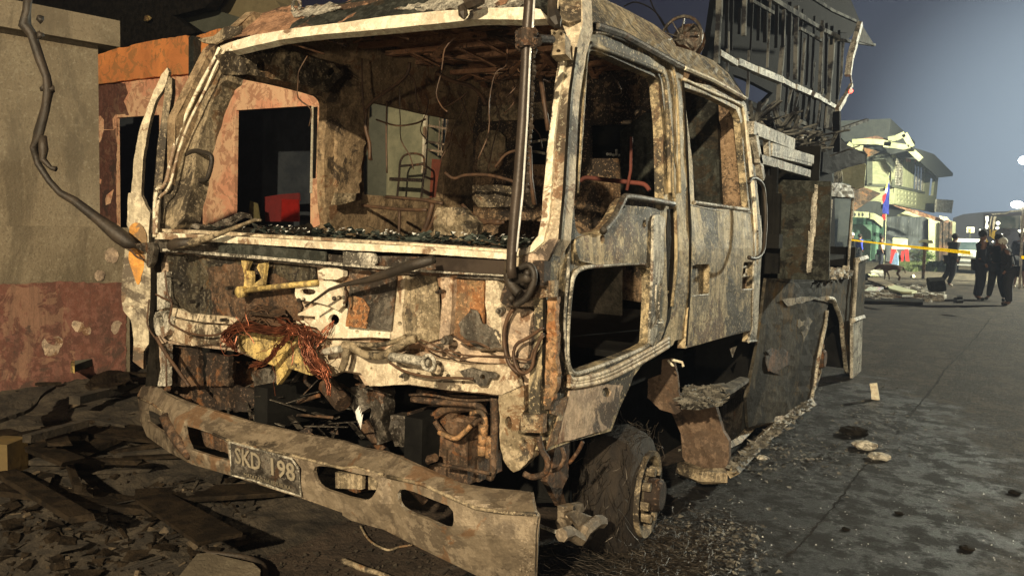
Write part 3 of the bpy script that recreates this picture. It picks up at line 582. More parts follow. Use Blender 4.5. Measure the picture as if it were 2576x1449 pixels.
PL('back_wall_shade_plate', 'tankgrey', [(1560, 330), (1700, 225), (1800, 250), (1815, 560), (1560, 600)], Fp(5.2), th=.05, grid=14, dent=.02)  # dark plate added to shade the back wall behind the rear window
PL('pump_bay_wall', 'soot', [(1290, 260), (1760, 260), (1780, 640), (1290, 640)], Fp(6.35), th=.03, grid=0, dent=0)
PL('deck_tray', 'glint', T('10', [(1985, 1035), (2050, 1030), (2122, 1040), (2092, 1056), (2010, 1053)]), Fp(6.2), th=.02, grid=0, dent=0)
PL('deck_tray_post', 'glint', T('10', [(2042, 1056), (2058, 1056), (2056, 1155), (2044, 1155)]), Fp(6.2), th=.02, grid=0, dent=0)
PL('deck_box', 'cream', T('10', [(2322, 1102), (2390, 1092), (2390, 1188), (2316, 1188)]), Fp(6.2), th=.05, grid=0, dent=0)
PL('deck_panel', 'greygreen', T('10', [(1760, 980), (1840, 980), (1845, 1160), (1750, 1170)]), Fp(6.25), th=.02, grid=0, dent=0)
PL('deck_panel', 'greygreen', T('10', [(1990, 1090), (2130, 1085), (2280, 1090), (2285, 1165), (1985, 1170)]), Fp(6.28), th=.02, grid=0, dent=0)
b = MB(); R = random.Random(91)
for k in range(7): b.ball(Fp(6.15)(*t1('10', 1985 + k*22, 1163 + R.uniform(-6, 6))), .014, 6, 5)
b.each('deck_fitting', m['glint'], TR)
# seats: frames and burnt seat boxes
b = MB(); b.plate(T('I', [(1050, 1150), (1270, 1155), (1420, 1290), (1400, 1449), (1000, 1449), (1020, 1260)]), Fp(3.9), th=.05, grid=10, dent=.02, freq=12, rag=1.5)
b.plate(T('I', [(1350, 960), (1640, 960), (1760, 1010), (1760, 1150), (1400, 1150), (1340, 1060)]), Fp(4.5), th=.2, grid=10, dent=.03, freq=12, rag=2)
b.each('seat_remains', m['darkash'] if 'darkash' in m else m['tan'], TR)
b = MB()
for pts, r in (([(1120, 850), (1200, 900), (1300, 870), (1500, 870), (1700, 920), (1800, 960)], .018), ([(1270, 1130), (1400, 1250), (1560, 1290), (1640, 1280)], .022), ([(1060, 1449), (1250, 1370), (1450, 1290), (1600, 1280)], .025), ([(1560, 800), (1650, 690), (1760, 650)], .016), ([(890, 1449), (960, 1300), (1010, 1120)], .03), ([(920, 1449), (1000, 1300), (1040, 1180)], .02), ([(600, 1060), (900, 1085), (1100, 1120)], .02), ([(330, 1130), (720, 1170), (960, 1175)], .02), ([(720, 1180), (715, 1400)], .016), ([(440, 560), (470, 740)], .02)):
    b.tube(bez([Fp(4.2)(*p) for p in T('I', pts)], 4), r*.62, 6)
for pts in ([(1955, 0), (2000, 300), (2025, 480)], [(1860, 620), (1870, 900), (1905, 1130)]):
    b.tube([Fp(3.4)(*p) for p in T('I', pts)], .012, 5)
b.each('seat_frame', m['wire'], TR, smooth=True)
b = MB()
for pts in ([(1860, 585), (2005, 560)], [(1835, 652), (1995, 680)]): b.bar(Fp(5.8)(*t1('I', *pts[0])), Fp(5.8)(*t1('I', *pts[1])), .02)
b.each('rear_bracket', m['white'], TR)
b = MB(); b.tube(bez([Fp(4.3)(*p) for p in T('10', [(1780, 1360), (1830, 1335), (1960, 1350), (2150, 1370), (2260, 1385), (2300, 1430)])], 4), .014, 6); b.tube([Fp(4.28)(*p) for p in T('10', [(2165, 1030), (2160, 1280), (2130, 1430)])], .010, 5); b.each('red_seat_rail', simple('faded_red_paint', (.17, .045, .03), (.10, .03, .022)), TR, smooth=True)

# dashboard char
b = MB(); nx, ny = 110, 26; vs = []
for j in range(ny+1):
    for i in range(nx+1):
        x = -3.9 + i/nx*2.42; y = 2.66 + j/ny*.62
        z = 1.46 + .05*noise.noise(Vector((x*4, y*5, 0))) + .05*abs(noise.noise(Vector((x*16, y*22, 2)))) + (.07*math.exp(-((x+3.45)/.22)**2))
        vs.append((x, y, z if j not in (0, ny) else 1.2))
b.addm(vs, [(j*(nx+1)+i, j*(nx+1)+i+1, (j+1)*(nx+1)+i+1, (j+1)*(nx+1)+i) for j in range(ny) for i in range(nx)]); b.build('burnt_dashboard', m['char'], TR)
b = MB(); R = random.Random(9)
for k in range(520):
    x = R.uniform(-3.8, -1.55); y = R.uniform(2.68, 3.2); z = 1.50 + .03*R.random(); a = R.uniform(0, 6.3); L = R.uniform(.02, .10)
    d = np.array((math.cos(a), math.sin(a)*.6, R.uniform(-.3, .5))); w = np.array((-math.sin(a), math.cos(a), R.uniform(-.4, .4)))*R.uniform(.005, .022); p = np.array((x, y, z))
    b.addm([p, p + d*L + w, p + d*L*.9 - w, p + w*1.5], [(0, 1, 2), (0, 3, 1)])
b.build('melted_glass', m['shard'], TR, kind='stuff')
b = MB()
for k in range(130):
    x = R.uniform(-3.4, -1.6); y = R.uniform(2.66, 2.95); p = np.array((x, y, 1.52 + .03*R.random())); 
    b.addm([p, p + (R.uniform(-.015, .015), .008, R.uniform(0, .012)), p + (.012, R.uniform(-.01, .01), .008)], [(0, 1, 2)])
b.build('glass_crumb', m['glint'], TR, kind='stuff')
b = MB()                                                             # long twisted strips lying on the dash at the left
q = Fp(2.72)
for pts, w in (([(1240, 290), (1400, 250), (1560, 270), (1700, 215), (1800, 165), (1880, 185)], 15), ([(1500, 270), (1640, 240), (1740, 235), (1830, 170)], 10), ([(1240, 260), (1340, 215), (1440, 240), (1530, 255)], 12), ([(1400, 250), (1430, 265), (1500, 290)], 7)):
    c = T('01', pts); up = [(x, y - w*.5) for x, y in c]; dn = [(x, y + w*.3) for x, y in c]
    b.plate(up + dn[::-1], q, th=.006, grid=8, dent=.02, freq=11, rag=.6)
b.each('buckled_strip', m['grey'], TR)

# ---- wipers
b = MB(); q = Fp(2.50)
b.tube([q(*p) for p in T('01', [(1300, 395), (1440, 375), (1560, 340), (1740, 270), (1920, 200), (1960, 205)])], [.030, .024, .016, .010, .008, .006], 7)
b.build('wiper_arm', m['tan'], TR, smooth=True)
b = MB(); b.tube([q(*p) for p in T('01', [(1285, 400), (1330, 385), (1440, 370)])], [.028, .034, .024], 8); b.build('wiper_hub', m['black'], TR, smooth=True)
b = MB(); q = Fp(2.46)
b.tube([q(*p) for p in T('11', [(680, 500), (520, 540), (380, 590), (200, 650), (0, 690)]) + T('01', [(2470, 725), (2380, 790), (2290, 850)])], [.018, .024, .022, .016, .009, .007, .006, .004], 7)
b.build('wiper_arm', m['black'], TR, smooth=True)
b = MB(); b.tube([Fp(2.56)(*p) for p in T('01', [(1830, 735), (2100, 700), (2380, 672)])], .014, 7); c = Fp(2.56)(*t1('01', 1815, 742)); b.tube([c + (0, .02, 0), c - (0, .02, 0)], .028, 12); b.build('wiper_linkage', m['yellow'], TR, smooth=True)
b = MB(); q = Fp(2.58)
b.plate(T('01', [(1812, 505), (1870, 515), (1850, 580), (1900, 590), (1895, 700), (1960, 640), (1930, 560), (1945, 530), (1990, 525), (1985, 620), (1960, 720), (1870, 740), (1840, 700), (1830, 600)]), q, th=.02, grid=8, dent=.015, freq=14, rag=1)
b.build('motor_bracket', m['yellow'], TR)
b = MB(); b.addm([Fp(y)(*t1('01', x, v)) for x, v, y in ((1880, 850, 2.60), (1880, 910, 2.48), (2080, 935, 2.48), (2145, 905, 2.56), (2140, 870, 2.62), (1950, 835, 2.62))], [(0, 1, 2, 3, 4, 5)]); b.build('heater_duct', m['brown'], TR)

# ---- wiring
R = random.Random(21)
def bundle(name, mat, pts, yy, n, spread, r, cr='E', loose=.3, taper=None):
    b = MB(); base = bez([Fp(yy)(*p) for p in T(cr, pts)], 5)
    for k in range(n):
        off = np.array((R.gauss(0, spread), R.gauss(0, spread*.6), R.gauss(0, spread))); ph = R.uniform(0, 6.3)
        P = [p + off*(1 + .5*math.sin(i*.5 + ph)) + np.array((R.gauss(0, spread*.28), R.gauss(0, spread*.2), R.gauss(0, spread*.28))) for i, p in enumerate(base)]
        b.tube(P, r*R.uniform(.7, 1.3), 4, cap=False)
    return b.build(name, m[mat], TR, smooth=True)
bundle('wire_loom', 'copper', [(650, 1180), (590, 1130), (600, 1060), (680, 1020), (820, 1035), (980, 1050), (1120, 1040)], 2.50, 34, .009, .0034)
bundle('wire_loom', 'copper', [(1100, 1030), (1180, 1050), (1220, 1110), (1215, 1200), (1250, 1300), (1330, 1370), (1375, 1400)], 2.49, 44, .011, .0034)
bundle('wire_loom', 'copper', [(1110, 1050), (1060, 1120), (980, 1200), (930, 1280), (860, 1310), (790, 1330)], 2.50, 18, .008, .003)
bundle('wire_loom', 'copper', [(1000, 960), (1080, 1000), (1140, 1040), (1250, 1060), (1330, 1085)], 2.50, 12, .009, .003)
bundle('wire_loom', 'wire', [(600, 1150), (640, 1080), (700, 1000), (800, 950), (900, 940), (980, 990), (1060, 1010)], 2.53, 22, .012, .004)
bundle('wire_loom', 'copper', [(1180, 1100), (1240, 1180), (1290, 1280), (1360, 1360), (1380, 1449), (1400, 1560)], 2.48, 14, .007, .003)
b = MB()
for k in range(16):
    u, v = R.uniform(640, 1330), R.uniform(1010, 1330); a = R.uniform(0, 6.3); P = [np.array(Fp(2.49)(*t1('E', u, v)))]
    for j in range(7): a += R.uniform(-.7, .7); P.append(P[-1] + np.array((math.cos(a)*.022, R.uniform(-.008, .006), math.sin(a)*.022)))
    b.tube(P, .0018, 3, cap=False)
for k in range(12):
    P = [np.array(Fp(2.6)(*t1('E', 1440, 970)))]
    for j in range(6): P.append(P[-1] + np.array((R.uniform(-.02, .006) , -.012, -.018*R.random()-.008)))
    b.tube(P, .0016, 3, cap=False)
b.build('frayed_wire', m['copper'], TR, kind='stuff')
b = MB()
for c, y, pts, r in (('01', 2.57, [(1170, 760), (1230, 790), (1290, 830), (1270, 960), (1330, 1010), (1420, 1050), (1540, 1070), (1640, 1060), (1730, 1020)], .006), ('01', 2.58, [(1240, 580), (1250, 700), (1260, 760), (1290, 810)], .005), ('01', 2.56, [(1170, 1080), (1230, 1180), (1300, 1280), (1420, 1449)], .010), ('01', 2.57, [(1120, 800), (1110, 900), (1110, 1000), (1180, 1110), (1240, 1200), (1250, 1449)], .005),
        ('11', 2.54, [(1275, 870), (1240, 930), (1215, 1010), (1210, 1130), (1240, 1260), (1290, 1330), (1350, 1355), (1400, 1330)], .008), ('11', 2.53, [(1500, 1010), (1400, 1080), (1310, 1130), (1280, 1210), (1310, 1320), (1370, 1350), (1420, 1300), (1440, 1200), (1500, 1050)], .007), ('11', 2.53, [(1510, 1070), (1430, 1180), (1400, 1250), (1290, 1240), (1180, 1225), (1000, 1225), (860, 1235), (700, 1150), (580, 1100)], .004), ('11', 2.55, [(580, 1130), (700, 1190), (800, 1180), (900, 1215), (1210, 1235)], .004),
        ('11', 2.54, [(350, 1270), (450, 1330), (560, 1365), (700, 1385), (860, 1388), (980, 1395)], .006), ('11', 2.55, [(830, 1070), (900, 1110), (1000, 1120), (1100, 1165)], .005), ('11', 2.50, [(20, 700), (20, 800), (5, 830)], .005)):
    b.tube(bez([Fp(y)(*p) for p in T(c, pts)], 5), r, 5)
b.each('loose_cable', m['wire'], TR, smooth=True)
b = MB(); b.tube(bez([Fp(2.54)(*p) for p in T('11', [(0, 1150), (80, 1165), (180, 1215), (300, 1215), (400, 1160), (480, 1110), (540, 1095)])], 5), .018, 8); b.tube(bez([Fp(2.52)(*p) for p in T('11', [(30, 1165), (20, 1240), (-10, 1330)])], 4), .016, 8); b.tube(bez([Fp(2.55)(*p) for p in T('11', [(0, 1130), (200, 1140), (330, 1130), (470, 1080)])], 4), .011, 8)
b.each('coolant_pipe', m['tan'], TR, smooth=True)
b = MB(); b.tube([Fp(2.52)(*p) for p in T('11', [(360, 1230), (500, 1245), (650, 1270)])], .020, 9); c = Fp(2.50)(*t1('11', 655, 1270)); b.tube([c + (.03*math.cos(a), -.01, .03*math.sin(a)) for a in np.linspace(0, 6.28, 14)[:-1]], .009, 6, closed=True); b.tube([Fp(2.53)(*t1('01', 2420, 1195)), Fp(2.53)(*t1('01', 2574, 1165))], .016, 8); b.each('tube_end', m['paleash'], TR, smooth=True)
PL('hooked_bracket', 'grey', T('11', [(870, 1335), (960, 1310), (1030, 1335), (1130, 1345), (1160, 1365), (1150, 1390), (1100, 1390), (1070, 1449), (1020, 1449), (960, 1400), (900, 1375)]), Fp(2.57), holes=[circ(t1('11', 1045, 1380), 7, 10)], th=.015, grid=9, dent=.006)

# ---- mirror arm base, pole and brackets (right front corner)
b = MB(); q = Fp(2.42)
b.tube([q(*p) for p in T('10', [(1400, -60), (1398, 40), (1380, 270), (1372, 520), (1350, 900), (1320, 1300), (1305, 1449)]) + T('11', [(1290, 150), (1270, 400), (1262, 560), (1275, 640)])], .019, 12)
mp_ = b.build('mirror_pole', m['polegrey'], TR, smooth=True)
b = MB(); b.tube([Fp(2.415)(*p) for p in T('10', [(1440, -60), (1425, 200), (1405, 420), (1385, 900), (1350, 1449)]) + T('11', [(1318, 300), (1305, 440)])], .004, 6); b.build('pole_trim', m['glint'], mp_, smooth=True)
b = MB(); R = random.Random(2)
for i in range(28):
    p = Fp(2.44)(*t1('10', 1416 - i*2.2, 350 + i*40)) ; b.ball(p + (.012, 0, 0), R.uniform(.006, .014), 5, 4, jit=.3)
b.build('melted_drip', m['black'], mp_, kind='stuff')
b = MB()
b.tube([Fp(2.42)(*t1('10', 1375, 285)), Fp(2.47)(*t1('10', 1470, 292)), Fp(2.56)(*t1('10', 1570, 298))], .015, 8)
c = Fp(2.42)(*t1('10', 1380, 290)); b.tube([c - (0, 0, .03), c + (0, 0, .03)], .034, 9)
for x, y in ((1320, 262), (1330, 305), (1325, 350), (1440, 245), (1460, 320), (1430, 330)): b.ball(Fp(2.42)(*t1('10', x, y)), .016, 6, 5, jit=.3)
b.tube([Fp(2.40)(*t1('10', 1340, 290)), Fp(2.40)(*t1('10', 1350, 360))], .012, 6)
b.build('mirror_clamp', m['brown'], mp_)
PL('clamp_bracket', 'tan', T('10', [(1560, 225), (1640, 225), (1665, 260), (1670, 370), (1675, 410), (1560, 420), (1565, 370), (1580, 340), (1565, 290)]), Pl((-2.7, 2.50, ZB), (0, -1, .30)), holes=[circ(t1('10', 1585, 252), 4), circ(t1('10', 1635, 255), 4), circ(t1('10', 1618, 385), 6, sq=.7)], th=.05, grid=8, dent=.006)
PL('mirror_base', 'brown', chaikin(T('11', [(1240, 560), (1400, 540), (1440, 600), (1430, 700), (1370, 800), (1260, 860), (1180, 820), (1190, 760), (1230, 640)]), 1), Fp(2.50), holes=[circ(t1('11', 1300, 735), 9), circ(t1('11', 1262, 790), 4), chaikin(T('11', [(1330, 575), (1400, 565), (1415, 600), (1350, 620)]), 1)], th=.04, grid=10, dent=.008)
b = MB(); b.tube(bez([Fp(2.47)(*p) for p in T('11', [(1330, 560), (1400, 545), (1435, 610), (1420, 700), (1370, 790), (1290, 845)])], 5), .013, 7); b.tube(bez([Fp(2.45)(*p) for p in T('11', [(1240, 600), (1260, 680), (1300, 730), (1320, 750)])], 5), .02, 7)
b.tube([Fp(2.46)(*p) for p in T('11', [(1300, 650), (1380, 640), (1400, 620)])], .022, 7)
for x, y in ((1262, 790), (1312, 742), (1350, 670), (1385, 600)): b.ball(Fp(2.46)(*t1('11', x, y)), .014, 7, 5)
b.build('mirror_hinge', m['black'], TR, smooth=True)
b = MB(); b.box(Fp(2.55)(*t1('11', 1490, 600)), (.05, .05, .09)); b.box(Fp(2.55)(*t1('11', 1460, 640)), (.06, .04, .03)); b.each('mirror_stop', m['brown'], TR)

# ---- open left door seen edge on, and the drooping left mirror arm
ldm = Pl((-4.08, 2.70, 0), (.55, -1, 0))
dl = T('00', [(1250, 510), (1265, 540), (1262, 620), (1200, 700), (1150, 720), (1100, 900), (1060, 1200), (1030, 1449)]) + T('01', [(960, 0), (955, 240), (1000, 330), (940, 400), (920, 600), (915, 790), (925, 880), (985, 950), (1000, 1100), (1000, 1260), (1080, 1320), (1080, 1190), (1120, 1130), (1115, 1000), (1130, 560), (1100, 460), (1110, 150), (1080, 90)]) + T('00', [(1090, 1449), (1140, 1100), (1190, 860), (1275, 600)])
outer = T('00', [(1255, 510), (1210, 560), (1150, 680), (1100, 840), (1040, 1000), (1000, 1200), (985, 1449)]) + T('01', [(965, 0), (955, 240), (990, 330), (940, 400), (920, 600), (915, 790), (925, 880), (985, 950), (1000, 1100), (1000, 1260), (1080, 1320), (1080, 1190), (1120, 1130), (1115, 1000), (1132, 560), (1110, 300), (1120, 150), (1090, 90), (1060, 20)]) + T('00', [(1060, 1449), (1075, 1200), (1110, 980), (1170, 760), (1235, 650), (1265, 540)])
ldo = PL('open_door', 'leftdoor', outer, ldm, th=.03, grid=11, dent=.012, freq=6, rag=.4)
PL('door_inner_frame', 'tan', T('00', [(1268, 575), (1290, 590), (1290, 700), (1260, 900), (1230, 1200), (1210, 1449)]) + T('01', [(1190, 0), (1160, 300), (1135, 300), (1150, 0)]) + T('00', [(1150, 1449), (1180, 1100), (1215, 860), (1240, 650)]), ldm.up(.03), th=.04, grid=10, dent=.008, parent=ldo)
PL('stained_patch', 'amber', chaikin(T('01', [(975, 240), (1030, 215), (1080, 260), (1100, 330), (1095, 440), (1060, 640), (1035, 700), (1010, 650), (965, 520), (960, 440), (1000, 370), (965, 300)]), 1), ldm.up(.008), th=.004, grid=9, dent=.006, parent=ldo, rag=1.5)
b = MB(); q = ldm.up(.10)
b.tube([q(*p) for p in T('00', [(215, -60), (200, 80), (185, 190), (240, 260), (300, 450), (350, 580), (365, 680), (340, 820), (290, 1000), (255, 1110), (285, 1230), (370, 1360), (450, 1449)]) + T('01', [(560, 60), (740, 200), (880, 310), (960, 370), (1030, 400)])], [.024, .022, .034, .026, .026, .022, .026, .024, .026, .022, .019, .018, .019, .024, .030, .044, .040, .014], 8)
b.tube([q(*p) for p in T('00', [(320, 1020), (325, 1120), (320, 1200), (380, 1260), (420, 1270)])], [.02, .026, .02, .012, .016], 7)
for x, y in ((300, 270), (390, 670), (330, 660), (300, 150)): b.ball(q(*t1('00', x, y)), .02, 5, 4, jit=.5)
b.build('drooping_mirror_arm', m['black'], TR, smooth=True)
b = MB(); b.tube(bez([q(*p) for p in T('01', [(960, 400), (1000, 450), (1030, 480), (1080, 500)])]), .006, 5); b.build('arm_cable', m['wire'], TR)
PL('arm_joint', 'grey', T('01', [(1010, 380), (1140, 370), (1160, 420), (1140, 520), (1110, 560), (1095, 540), (1100, 450), (1030, 420)]), Fp(2.56), th=.03, grid=9, dent=.01)
PL('dark_corner_post', 'char', T('01', [(1130, 300), (1165, 300), (1172, 700), (1150, 1000), (1180, 1449), (1090, 1449), (1120, 1100), (1140, 560)]), Fp(2.63), th=.06, grid=12, dent=.01)
b = MB(); b.tube(bez([Fp(2.75)(*p) for p in T('00', [(1400, 1165), (1450, 1135), (1500, 1140), (1570, 1160), (1590, 1200), (1570, 1300), (1540, 1355), (1460, 1345)])], 4), .013, 8); b.build('grab_handle', m['black'], TR, smooth=True)
b = MB(); b.tube(bez([SU(.13)(*p) for p in [(1884, 460), (1890, 450), (1906, 452), (1921, 475), (1926, 540), (1924, 600), (1918, 635), (1902, 650), (1884, 648)]], 5), .012, 8); b.build('grab_handle', m['black'], TR, smooth=True)

# ---- bumper (own bent shape)
def bum(u, v, off=0):
    y = 2.36 + .02*math.sin(u*.01)
    cre = np.interp(u, [345, 420, 570, 863, 975, 1010, 1270, 1350], [1010, 1045, 1106, 1178, 1200, 1200, 1285, 1291])
    if v < cre: y += (cre - v)*.0022
    y += max(0, v - cre - 70)*.0009
    if u < 480: y += ((480-u)/135)**2*.42
    if 960 < u < 1010: y += .03*(1 - abs(u-985)/25)
    return Fp(y - off)(u, v)
class BumMap:
    n = np.array((0, -1., 0.0))
    def __init__(s, o=0): s.o = o
    def __call__(s, u, v): return bum(u, v, s.o)
bo = T('02', [(1030, 90), (1060, 30), (1100, 5), (1160, 15), (1240, 80), (1450, 160), (1900, 300), (2250, 375), (2574, 440)]) + T('12', [(140, 490), (320, 515), (430, 560), (620, 650), (870, 760), (1100, 800), (1300, 815), (1410, 830), (1440, 960), (1465, 1000), (1440, 1449), (1430, 1620), (1100, 1520), (1000, 1449), (600, 1250), (300, 1100), (60, 1030), (0, 990)]) + T('02', [(2574, 970), (2250, 860), (2000, 780), (1730, 690), (1440, 610), (1280, 520), (1100, 400), (1050, 280)])
bh = [T('02', [(1090, 200), (1150, 215), (1235, 260), (1290, 400), (1180, 345), (1110, 290)]), T('02', [(1370, 320), (1480, 345), (1640, 400), (1700, 450), (1720, 580), (1620, 560), (1430, 500), (1390, 420)]),
      chaikin(T('02', [(2350, 630), (2420, 620), (2574, 650)]) + T('12', [(60, 670), (230, 700), (275, 750), (240, 840), (180, 885), (60, 860), (-40, 830)]) + T('02', [(2430, 800), (2370, 750)]), 1),
      chaikin(T('12', [(405, 800), (480, 800), (700, 880), (830, 930), (840, 1050), (800, 1100), (640, 1020), (500, 970), (420, 920)]), 1)]
bmp = PL('bumper', 'bumper', bo, BumMap(), holes=bh, th=.018, grid=11, dent=.010, freq=5)
PL('bumper_back', 'brown', T('02', [(1360, 300), (1740, 400), (1740, 540), (1560, 480), (1360, 440)]), Fp(2.50), th=.02, grid=10, dent=.01, rag=2, parent=bmp)
PL('bumper_back', 'tan', T('12', [(-60, 670), (140, 690), (140, 800), (-60, 790)]), Fp(2.44), th=.02, grid=10, dent=.01, parent=bmp)
PL('bumper_back', 'tan', T('12', [(190, 700), (260, 720), (250, 800), (190, 800)]), Fp(2.43), th=.02, grid=0, dent=.0, parent=bmp)
b = MB()
b.tube([BumMap(.004)(*p) for p in T('02', [(1240, 260), (1290, 350), (1350, 450), (1420, 560)])], [.03, .034, .030, .016], 7); b.build('bumper_strut', m['brown'], bmp, smooth=True)
b = MB(); b.tube([BumMap(.002)(*p) for p in T('02', [(1600, 380), (1700, 425), (1900, 480), (2200, 545), (2574, 640)]) + T('12', [(100, 690-60), (300, 690)])], .007, 5); b.tube([BumMap(.004)(*p) for p in T('12', [(330, 700), (600, 760), (860, 880), (1000, 940), (1200, 970), (1450, 985)])], .008, 5); b.tube([BumMap(.004)(*p) for p in T('02', [(1040, 110), (1150, 160), (1240, 235)])], .007, 5); b.build('bumper_crease', m['tan'], bmp, smooth=True)
R = random.Random(3)
# rust froth on the bumper's right part
b = MB()
for k in range(90):
    v = R.uniform(990, 1449); u = 1390 + R.gauss(0, 22) - (v-990)*.02; p = BumMap(.0)(*t1('12', u, v)); b.ball(p, R.uniform(.003, .008), 5, 4, jit=.4)
b.build('rust_blister', m['bumper'], bmp, kind='stuff')
# registration plate with raised characters
pq = T('02', [(1722, 440), (1860, 480), (2190, 570), (2240, 640), (2258, 848), (2100, 800), (1900, 730), (1738, 690)])
lpz = PL('number_plate', 'grey', pq, BumMap(.014), th=.006, grid=14, dent=.003, parent=bmp)
b = MB(); b.tube([BumMap(.020)(*p) for p in pq], .005, 5, closed=True); b.build('plate_rim', m['paleash'], bmp)
def text_mesh(txt, size=1.0, ext=.02, bold=0):
    cu = bpy.data.curves.new('lettering', 'FONT'); cu.body = txt; cu.size = size; cu.extrude = 0; cu.resolution_u = 2
    cu.offset = bold
    o = bpy.data.objects.new('lettering', cu); COL.objects.link(o)
    dg = bpy.context.evaluated_depsgraph_get(); me = bpy.data.meshes.new_from_object(o.evaluated_get(dg))
    vs = np.array([tuple(v.co) for v in me.vertices]); fs = [tuple(p.vertices) for p in me.polygons]
    bpy.data.objects.remove(o); bpy.data.meshes.remove(me); bpy.data.curves.remove(cu)
    lo, hi = vs.min(0), vs.max(0); vs[:, :2] = (vs[:, :2] - lo[:2])/(hi - lo)[:2]
    return vs, fs
def lettering(name, txt, quad, fn, mat, parent, bold=.0, th=.004, nrm=(0, -1, 0)):
    """quad: pixel corners bottom-left, bottom-right, top-right, top-left"""
    vs, fs = text_mesh(txt, bold=bold); bl, br_, tr, tl = [np.array(q) for q in quad]; P = []
    for x, y, _ in vs: P.append(fn(*((bl*(1-x) + br_*x)*(1-y) + (tl*(1-x) + tr*x)*y)))
    n = len(P); P2 = [np.array(p) - np.array(nrm)*th for p in P]
    cnt = set((f[i], f[(i+1) % len(f)]) for f in fs for i in range(len(f)))
    ff = list(fs) + [tuple(i + n for i in f[::-1]) for f in fs] + [(j, i, i+n, j+n) for (i, j) in cnt if (j, i) not in cnt]
    b = MB(); b.addm([tuple(p) for p in P] + [tuple(p) for p in P2], ff); return b.build(name, mat, parent)
lettering('plate_lettering', 'SKD', T('02', [(1765, 600), (1955, 665), (1950, 535), (1760, 480)]), BumMap(.024), m['letter'], bmp, bold=.012)
lettering('plate_lettering', '198', T('02', [(2035, 690), (2215, 745), (2205, 605), (2030, 560)]), BumMap(.024), m['letter'], bmp, bold=.012)
lettering('plate_lettering', 'MATATAG NA REPUBLIKA', T('02', [(1830, 700), (2180, 805), (2180, 775), (1830, 672)]), BumMap(.022), m['letter'], bmp, th=.002)

# ---- under the front: engine bay wreckage
PL('engine_bay_back', 'soot', T('01', [(1150, 1050), (2574, 1100)]) + T('11', [(1500, 1300)]) + T('12', [(1700, 300), (1700, 900), (400, 900)]) + [(400, 1150)], Fp(3.6), th=.02, grid=20, dent=.03)
b = MB(); R = random.Random(31)
for k in range(46):
    u, v = R.uniform(420, 1270), R.uniform(940, 1170); y = R.uniform(2.75, 3.4); p = np.array(Fp(y)(u, v + (u-420)*.06)); a = R.uniform(-1.5, 1.5)
    if R.random() < .5: b.box(p, (R.uniform(.03, .14), R.uniform(.03, .14), R.uniform(.04, .22)), np.array(Matrix.Rotation(a, 3, Vector((R.random(), R.random(), R.random())).normalized())), .1)
    else: b.tube([p, p + np.array((math.cos(a)*.15, R.uniform(-.08, .08), math.sin(a)*.2))], R.uniform(.012, .05), 8)
b.each('engine_block', m['brown'], TR)
b = MB()
for c, y, pts, r in (('12', 2.74, [(520, 120), (700, 140), (900, 150), (1010, 170), (1060, 230), (1070, 330)], .016), ('12', 2.78, [(690, 290), (760, 380), (860, 415), (920, 370), (1000, 290), (1040, 260)], .013), ('12', 2.80, [(640, 290), (760, 200), (900, 180), (1020, 190)], .02), ('12', 2.82, [(600, 300), (700, 230), (860, 200), (960, 195)], .014), ('12', 2.76, [(560, 60), (800, 100), (1000, 110), (1130, 125)], .010), ('12', 2.72, [(500, 90), (650, 90), (900, 130), (1180, 120)], .006),
        ('12', 2.70, [(1135, 110), (1140, 300), (1130, 500), (1130, 640), (1100, 720)], .018), ('12', 2.66, [(720, 610), (900, 640), (1100, 680)], .008), ('12', 2.55, [(1470, 400), (1490, 500), (1535, 580), (1520, 670), (1430, 705), (1360, 680)], .012), ('12', 2.7, [(1640, 480), (1660, 560), (1620, 640), (1560, 660)], .009), ('12', 2.7, [(1700, 600), (1760, 520), (1800, 440)], .008),
        ('01', 2.8, [(2300, 1350), (2290, 1410), (2330, 1449)], .01), ('11', 2.75, [(100, 1360), (160, 1400), (150, 1449)], .02), ('02', 2.9, [(1880, 260), (2050, 200), (2250, 140), (2400, 90)], .012), ('02', 2.9, [(2000, 270), (2200, 240), (2500, 260)], .008)):
    b.tube(bez([Fp(y)(*p) for p in T(c, pts)], 5), r, 7)
b.each('engine_hose', m['brown'], TR, smooth=True)
b = MB(); b.tube(bez([Fp(2.71)(*p) for p in T('12', [(960, 230), (1030, 215), (1065, 260), (1070, 330), (1060, 430), (1045, 530)])], 5), .012, 7); 
for x, y in ((1055, 350), (1050, 430), (1045, 500), (1108, 440), (1105, 520)): c = Fp(2.70)(*t1('12', x, y)); b.tube([c - (0, 0, .022), c + (0, 0, .022)], .022, 7)
b.tube(bez([Fp(2.74)(*p) for p in T('12', [(720, 370), (840, 415), (900, 380), (960, 320)])], 5), .012, 7)
b.each('brake_pipe', m['rustorange'], TR, smooth=True)
b = MB(); c = Fp(2.95)(*t1('12', 820, 440)); b.box(c, (.36, .25, .28), None, .04); c = Fp(3.0)(*t1('12', 850, 560)); b.box(c, (.40, .2, .10), None, .06); b.each('battery_box', m['brown'], TR)
b = MB()
for pts, w in (([(230, 60), (300, 60), (330, 200), (300, 300), (330, 440), (250, 470), (220, 300), (180, 180)], 0), ([(360, 240), (480, 260), (520, 400), (500, 480), (380, 480), (350, 350)], 0), ([(60, 30), (180, 30), (200, 180), (120, 240), (50, 160)], 0)):
    b.plate(T('12', pts), Fp(2.80), th=.08, grid=9, dent=.03, freq=10, rag=1.5)
b.plate(T('01', [(1880, 1340), (2060, 1290), (2060, 1430), (1950, 1449), (1850, 1449)]), Fp(3.0), th=.05, grid=10, dent=.02); 
b.each('steering_bracket', m['grey'], TR)
